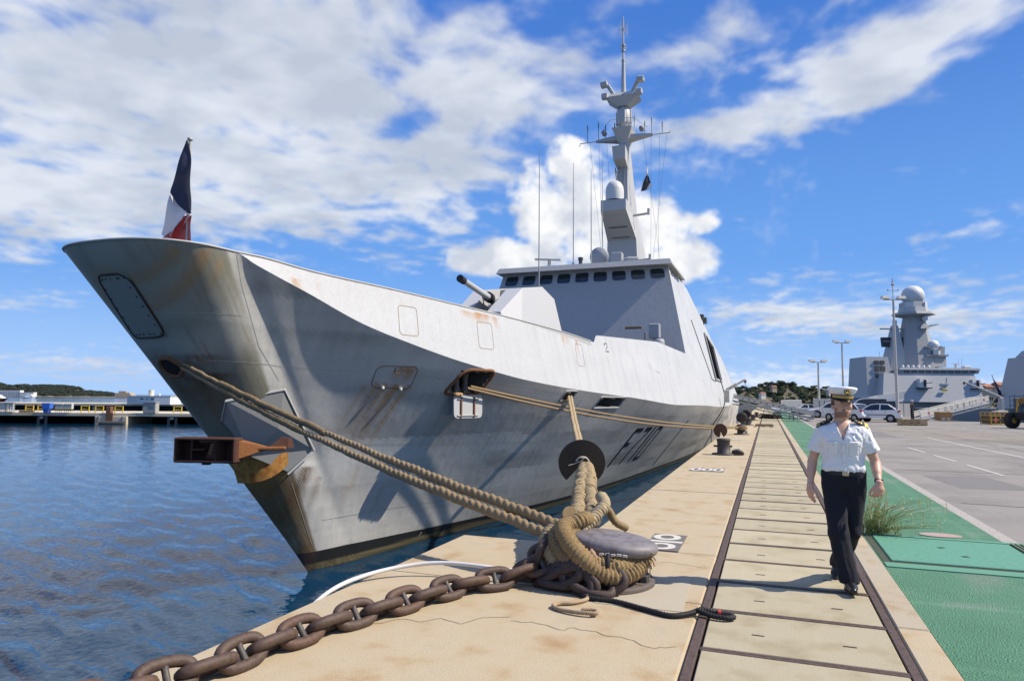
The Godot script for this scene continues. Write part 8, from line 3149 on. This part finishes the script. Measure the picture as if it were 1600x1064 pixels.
func build_left() -> void:
	var F := func(r: float, y: float, d: float) -> Transform3D: return Transform3D(Basis(RT, Vector3.UP, -FW), C(r, y, d))
	var conc := worn(Color(.58, .52, .40), .9, tex["concrete_fine"], .3, tex["concrete_stain"], .03)
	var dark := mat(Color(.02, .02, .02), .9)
	# near pier, a deck on piles with a solid middle block
	var t := thing("pier", "concrete pier on piles across the water to the left of the bow", "pier", F.call(-75, -2.7, 106))
	var m := MB.new()
	m.box(Vector3(0, 1.42, -6), Vector3(100, .5, 14), Basis(), .04)
	put("deck", m, conc, t)
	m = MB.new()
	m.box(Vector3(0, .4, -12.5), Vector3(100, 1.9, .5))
	put("back_wall", m, dark, t)  # black sheet standing in for the shade beneath the deck
	m = MB.new()
	m.box(Vector3(13.9, .42, -2.4), Vector3(4.85, 1.48, 7.5), Basis(), .05)
	put("end_block", m, conc, t)
	for k in 7:
		for s in [0, 1.15]:
			m = MB.new()
			m.tube([Vector3(-36.5 + k * 9.7 + s + (0.6 if k > 4 else 0.0), -.5, .4), Vector3(-36.5 + k * 9.7 + s + (0.6 if k > 4 else 0.0), 1.25, .4)], .22, 8)
			if k != 5: put("pile", m, mat(Color(.12, .115, .10), .9), t)
		if k != 5:
			m = MB.new()
			m.box(Vector3(-35.9 + k * 9.7 + (0.6 if k > 4 else 0.0), .9, .68), Vector3(.55, .38, .1))
			put("number_plate", m, mat(Color(.42, .40, .33), .8), t)
	m = MB.new()
	m.tube([Vector3(12.4, .1, 1.6), Vector3(16.2, .1, 1.6)], .36, 12)
	put("fender", m, mat(Color(.05, .05, .048), .8), t)
	m = MB.new()
	m.box(Vector3(13.7, .95, 1.40), Vector3(1.1, 1.5, .12)); m.box(Vector3(13.5, 1.95, 1.05), Vector3(.75, 1.4, .75), Basis(), .05)
	put("rusty_guide", m, mat(Color(.16, .08, .04), .9), t)
	m = MB.new()
	for x in [11.9, 15.6]:
		m.tube([Vector3(x, .3, 1.4), Vector3(x + .1, 1.15, 1.42)], .08, 6)
	put("chain", m, mat(Color(.06, .06, .06), .8), t)
	# things standing on it
	t = thing("cylinder_rack", "rack of eight white upright cylinders at the left on the pier", "gas rack", F.call(-77.6, -1.03, 105.2))
	m = MB.new()
	m.box(Vector3(0, .1, 0), Vector3(2.7, .12, .7)); m.box(Vector3(0, 1.45, 0), Vector3(2.7, .1, .7))
	for x in [-1.3, 0, 1.3]: m.box(Vector3(x, .75, 0), Vector3(.1, 1.5, .1))
	put("rack", m, mat(Color(.32, .33, .33), .6), t)
	for k in 8:
		m = MB.new()
		m.tube([Vector3(-1.14 + k * .325, .3, 0), Vector3(-1.14 + k * .325, 1.35, 0)], .12, 10)
		put("cylinder", m, mat(Color(.62, .61, .57), .5), t)
	t = thing("blue_bin", "blue plastic bin standing on the pier", "bin", F.call(-71.1, -1.03, 105.0))
	var blue := mat(Color(.03, .13, .50), .45)
	m = MB.new()
	m.hexa([Vector3(-.35, 0, -.35), Vector3(.35, 0, -.35), Vector3(.35, 0, .35), Vector3(-.35, 0, .35), Vector3(-.4, .8, -.4), Vector3(.4, .8, -.4), Vector3(.4, .8, .4), Vector3(-.4, .8, .4)])
	put("body", m, blue, t)
	m = MB.new()
	m.hexa([Vector3(-.45, .55, -.45), Vector3(.62, .55, -.45), Vector3(.62, .55, .45), Vector3(-.45, .55, .45), Vector3(-.58, 1.45, -.45), Vector3(.66, 1.45, -.45), Vector3(.66, 1.45, .45), Vector3(-.58, 1.45, .45)])
	put("lid", m, blue, t)
	t = thing("pump_cabinet", "twin grey valve cabinet with dials on the pier, right of the blue bin", "cabinet", F.call(-68.5, -1.03, 105.0))
	for s in [-.67, .67]:
		m = MB.new()
		m.box(Vector3(s, .95, 0), Vector3(1.25, .85, .5), Basis(), .03)
		var cb := put("cabinet", m, mat(Color(.48, .48, .45), .6), t)
		for k in 4:
			m = MB.new()
			m.lathe(Transform3D(Basis(Vector3.RIGHT, PI / 2), Vector3(s - .45 + k * .3, 1.12, .26)), [Vector2(.09, 0), Vector2(.09, .03), Vector2(0, .03)], 10)
			put("dial", m, dark, cb)
			m = MB.new()
			m.tube([Vector3(s - .45 + k * .3, .55, .2), Vector3(s - .4 + k * .3, .1, .3)], .04, 5)
			put("hose", m, dark, cb)
		m = MB.new()
		m.box(Vector3(s, .62, .22), Vector3(1.2, .2, .1))
		put("cream_panel", m, mat(Color(.58, .50, .24), .7), cb)
	t = thing("utility_cabinet", "large grey cabinet with a dark panel on the pier near the bow", "cabinet", F.call(-55.4, -1.03, 105.4))
	m = MB.new()
	m.box(Vector3(0, .82, 0), Vector3(1.9, 1.64, 1.1), Basis(), .03); m.box(Vector3(0, 1.66, 0), Vector3(2.05, .1, 1.25))
	put("housing", m, mat(Color(.30, .30, .28), .7), t)
	m = MB.new()
	m.box(Vector3(.3, .9, .56), Vector3(.85, .4, .03))
	put("panel", m, mat(Color(.12, .15, .19), .5), t)
	# yellow railings
	var yl := mat(Color(.56, .39, .05), .6)
	var sp := [[-79.6, 107.5, "leftmost yellow railing on the pier, cut by the picture edge"], [-75.2, 107, "yellow railing frame right of the white cylinder rack"], [-73.3, 107, "narrow yellow railing left of the blue bin"], [-65.6, 105.5, "yellow railing right of the twin valve cabinet"], [-63.4, 105.5, "yellow railing just left of the rusty guide"], [-60.4, 105.5, "yellow railing right of the rusty guide"], [-51.6, 106, "yellow railing beside the bow's edge on the pier"]]
	var proto: Node3D
	for q in sp:
		if proto == null:
			proto = thing("yellow_railing", q[2], "railing", F.call(q[0], -1.03, q[1]), "yellow railings on the pier")
			for x in [-.6, .6]:
				m = MB.new()
				m.tube([Vector3(x, 0, 0), Vector3(x, 1.05, 0)], .09, 6)
				put("post", m, yl, proto)
			for y in [.55, .98]:
				m = MB.new()
				m.tube([Vector3(-.6, y, 0), Vector3(.6, y, 0)], .06, 6)
				put("rail", m, yl, proto)
		else:
			copy(proto, F.call(q[0], -1.03, q[1]), q[2])
	t = thing("timber_baulk", "brown timber baulk lying on the pier edge below the cylinder rack", "timber", F.call(-73.9, -1.03, 104.6))
	m = MB.new()
	m.box(Vector3(0, .15, 0), Vector3(2.2, .3, .4), Basis(), .02)
	put("beam", m, mat(Color(.26, .16, .08), .9), t)
	# second pier behind it and the white building
	t = thing("pier", "second concrete pier farther back, carrying the white building", "pier", F.call(-125, -2.7, 196))
	m = MB.new()
	m.box(Vector3(0, 1.75, -6), Vector3(110, .55, 22), Basis(), .04)
	put("deck", m, conc, t)
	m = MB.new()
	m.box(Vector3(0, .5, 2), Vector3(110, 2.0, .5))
	put("dark_face", m, dark, t)  # shade below this deck drawn as a black sheet
	for k in 7:
		m = MB.new()
		m.box(Vector3(-48 + k * 14, .8, 3.2), Vector3(1.2, 1.5, 1.0), Basis(), .05)
		put("pier_leg", m, conc, t)
	t = thing("harbour_building", "low white flat roofed building with a tank on top, behind the pier", "building", F.call(-100.5, -.75, 193))
	m = MB.new()
	m.box(Vector3(-2.2, 1.1, 0), Vector3(7.4, 2.2, 6))
	m.box(Vector3(3.7, 1.08, .25), Vector3(4.4, 2.3, 6))
	put("wall", m, mat(Color(.66, .66, .63), .7), t)
	m = MB.new()
	m.box(Vector3(0, 2.26, 0), Vector3(12.2, .12, 6.6))
	put("roof", m, mat(Color(.56, .54, .50), .8), t)
	for q in [[-2.1, .9, .28], [-.6, .35, .32], [.85, .9, .28]]:
		m = MB.new()
		m.box(Vector3(q[0], 1.45, 3.02), Vector3(q[1], q[2], .06))
		put("window", m, dark, t)
	m = MB.new()
	m.box(Vector3(-4.8, .9, 3.03), Vector3(2.6, 1.6, .05))
	put("door", m, mat(Color(.58, .58, .55), .7), t)
	m = MB.new()
	m.tube([Vector3(-1.1, 2.3, 0), Vector3(-1.1, 3.95, 0)], .74, 18)
	put("roof_tank", m, mat(Color(.60, .56, .48), .5), t)
	m = MB.new()
	m.tube([Vector3(-1.2, 3.9, 0), Vector3(-1.2, 5.0, 0)], .04, 5)
	m.lathe(Transform3D(Basis(), Vector3(1.2, 2.3, 0)), [Vector2(.3, 0), Vector2(.35, .5), Vector2(0, .8)], 10)
	put("roof_vent", m, mat(Color(.5, .5, .48), .6), t)
	# boats
	t = thing("ferry", "white ferry with dark red hull at the left edge", "boat", F.call(-309, -2.7, 400))
	m = MB.new()
	m.hexa([Vector3(-14, 0, -2.5), Vector3(11, 0, -2.5), Vector3(11, 0, 2.5), Vector3(-14, 0, 2.5), Vector3(-14, 1.9, -3), Vector3(13.5, 2.1, -2), Vector3(13.5, 2.1, 2), Vector3(-14, 1.9, 3)])
	put("hull", m, mat(Color(.10, .025, .025), .6), t)
	m = MB.new()
	m.hexa([Vector3(-14, 1.9, -2.6), Vector3(12.5, 2.1, -2), Vector3(12.5, 2.1, 2), Vector3(-14, 1.9, 2.6), Vector3(-14, 4.0, -2.4), Vector3(9.5, 4.0, -2), Vector3(9.5, 4.0, 2), Vector3(-14, 4.0, 2.4)])
	m.hexa([Vector3(-2, 4.0, -2), Vector3(7, 4.0, -2), Vector3(7, 4.0, 2), Vector3(-2, 4.0, 2), Vector3(-1, 5.2, -1.6), Vector3(5, 5.2, -1.6), Vector3(5, 5.2, 1.6), Vector3(-1, 5.2, 1.6)])
	put("cabin", m, mat(Color(.68, .68, .66), .5), t)
	m = MB.new()
	m.box(Vector3(-2, 3.2, 2.35), Vector3(20, .7, .3)); m.box(Vector3(2.5, 4.6, 1.75), Vector3(5, .5, .3))
	put("window", m, dark, t)
	t = thing("yacht", "small white motor yacht under the wooded headland", "boat", F.call(-555, -2.7, 790))
	m = MB.new()
	m.hexa([Vector3(-8, 0, -2), Vector3(6, 0, -2), Vector3(6, 0, 2), Vector3(-8, 0, 2), Vector3(-8.5, 2, -2.4), Vector3(9, 2.4, -1), Vector3(9, 2.4, 1), Vector3(-8.5, 2, 2.4)])
	put("hull", m, mat(Color(.66, .68, .68), .4), t)
	m = MB.new()
	m.hexa([Vector3(-5, 2, -2), Vector3(4, 2, -2), Vector3(4, 2, 2), Vector3(-5, 2, 2), Vector3(-4, 4.6, -1.5), Vector3(1, 4.6, -1.5), Vector3(1, 4.6, 1.5), Vector3(-4, 4.6, 1.5)])
	m.tube([Vector3(-2, 4.6, 0), Vector3(-2.5, 6.5, 0)], .12, 5)
	put("cabin", m, mat(Color(.6, .64, .66), .4), t)

func _ready() -> void:
	rng.seed = 710
	build_camera()
	build_sky()
	build_sun()
	build_water()
	build_quay()
	build_frigate()
	build_anchor()
	build_flags()
	build_mooring()
	build_officer()
	build_weed()
	build_yard()
	build_ships()
	build_hills()
	build_left()
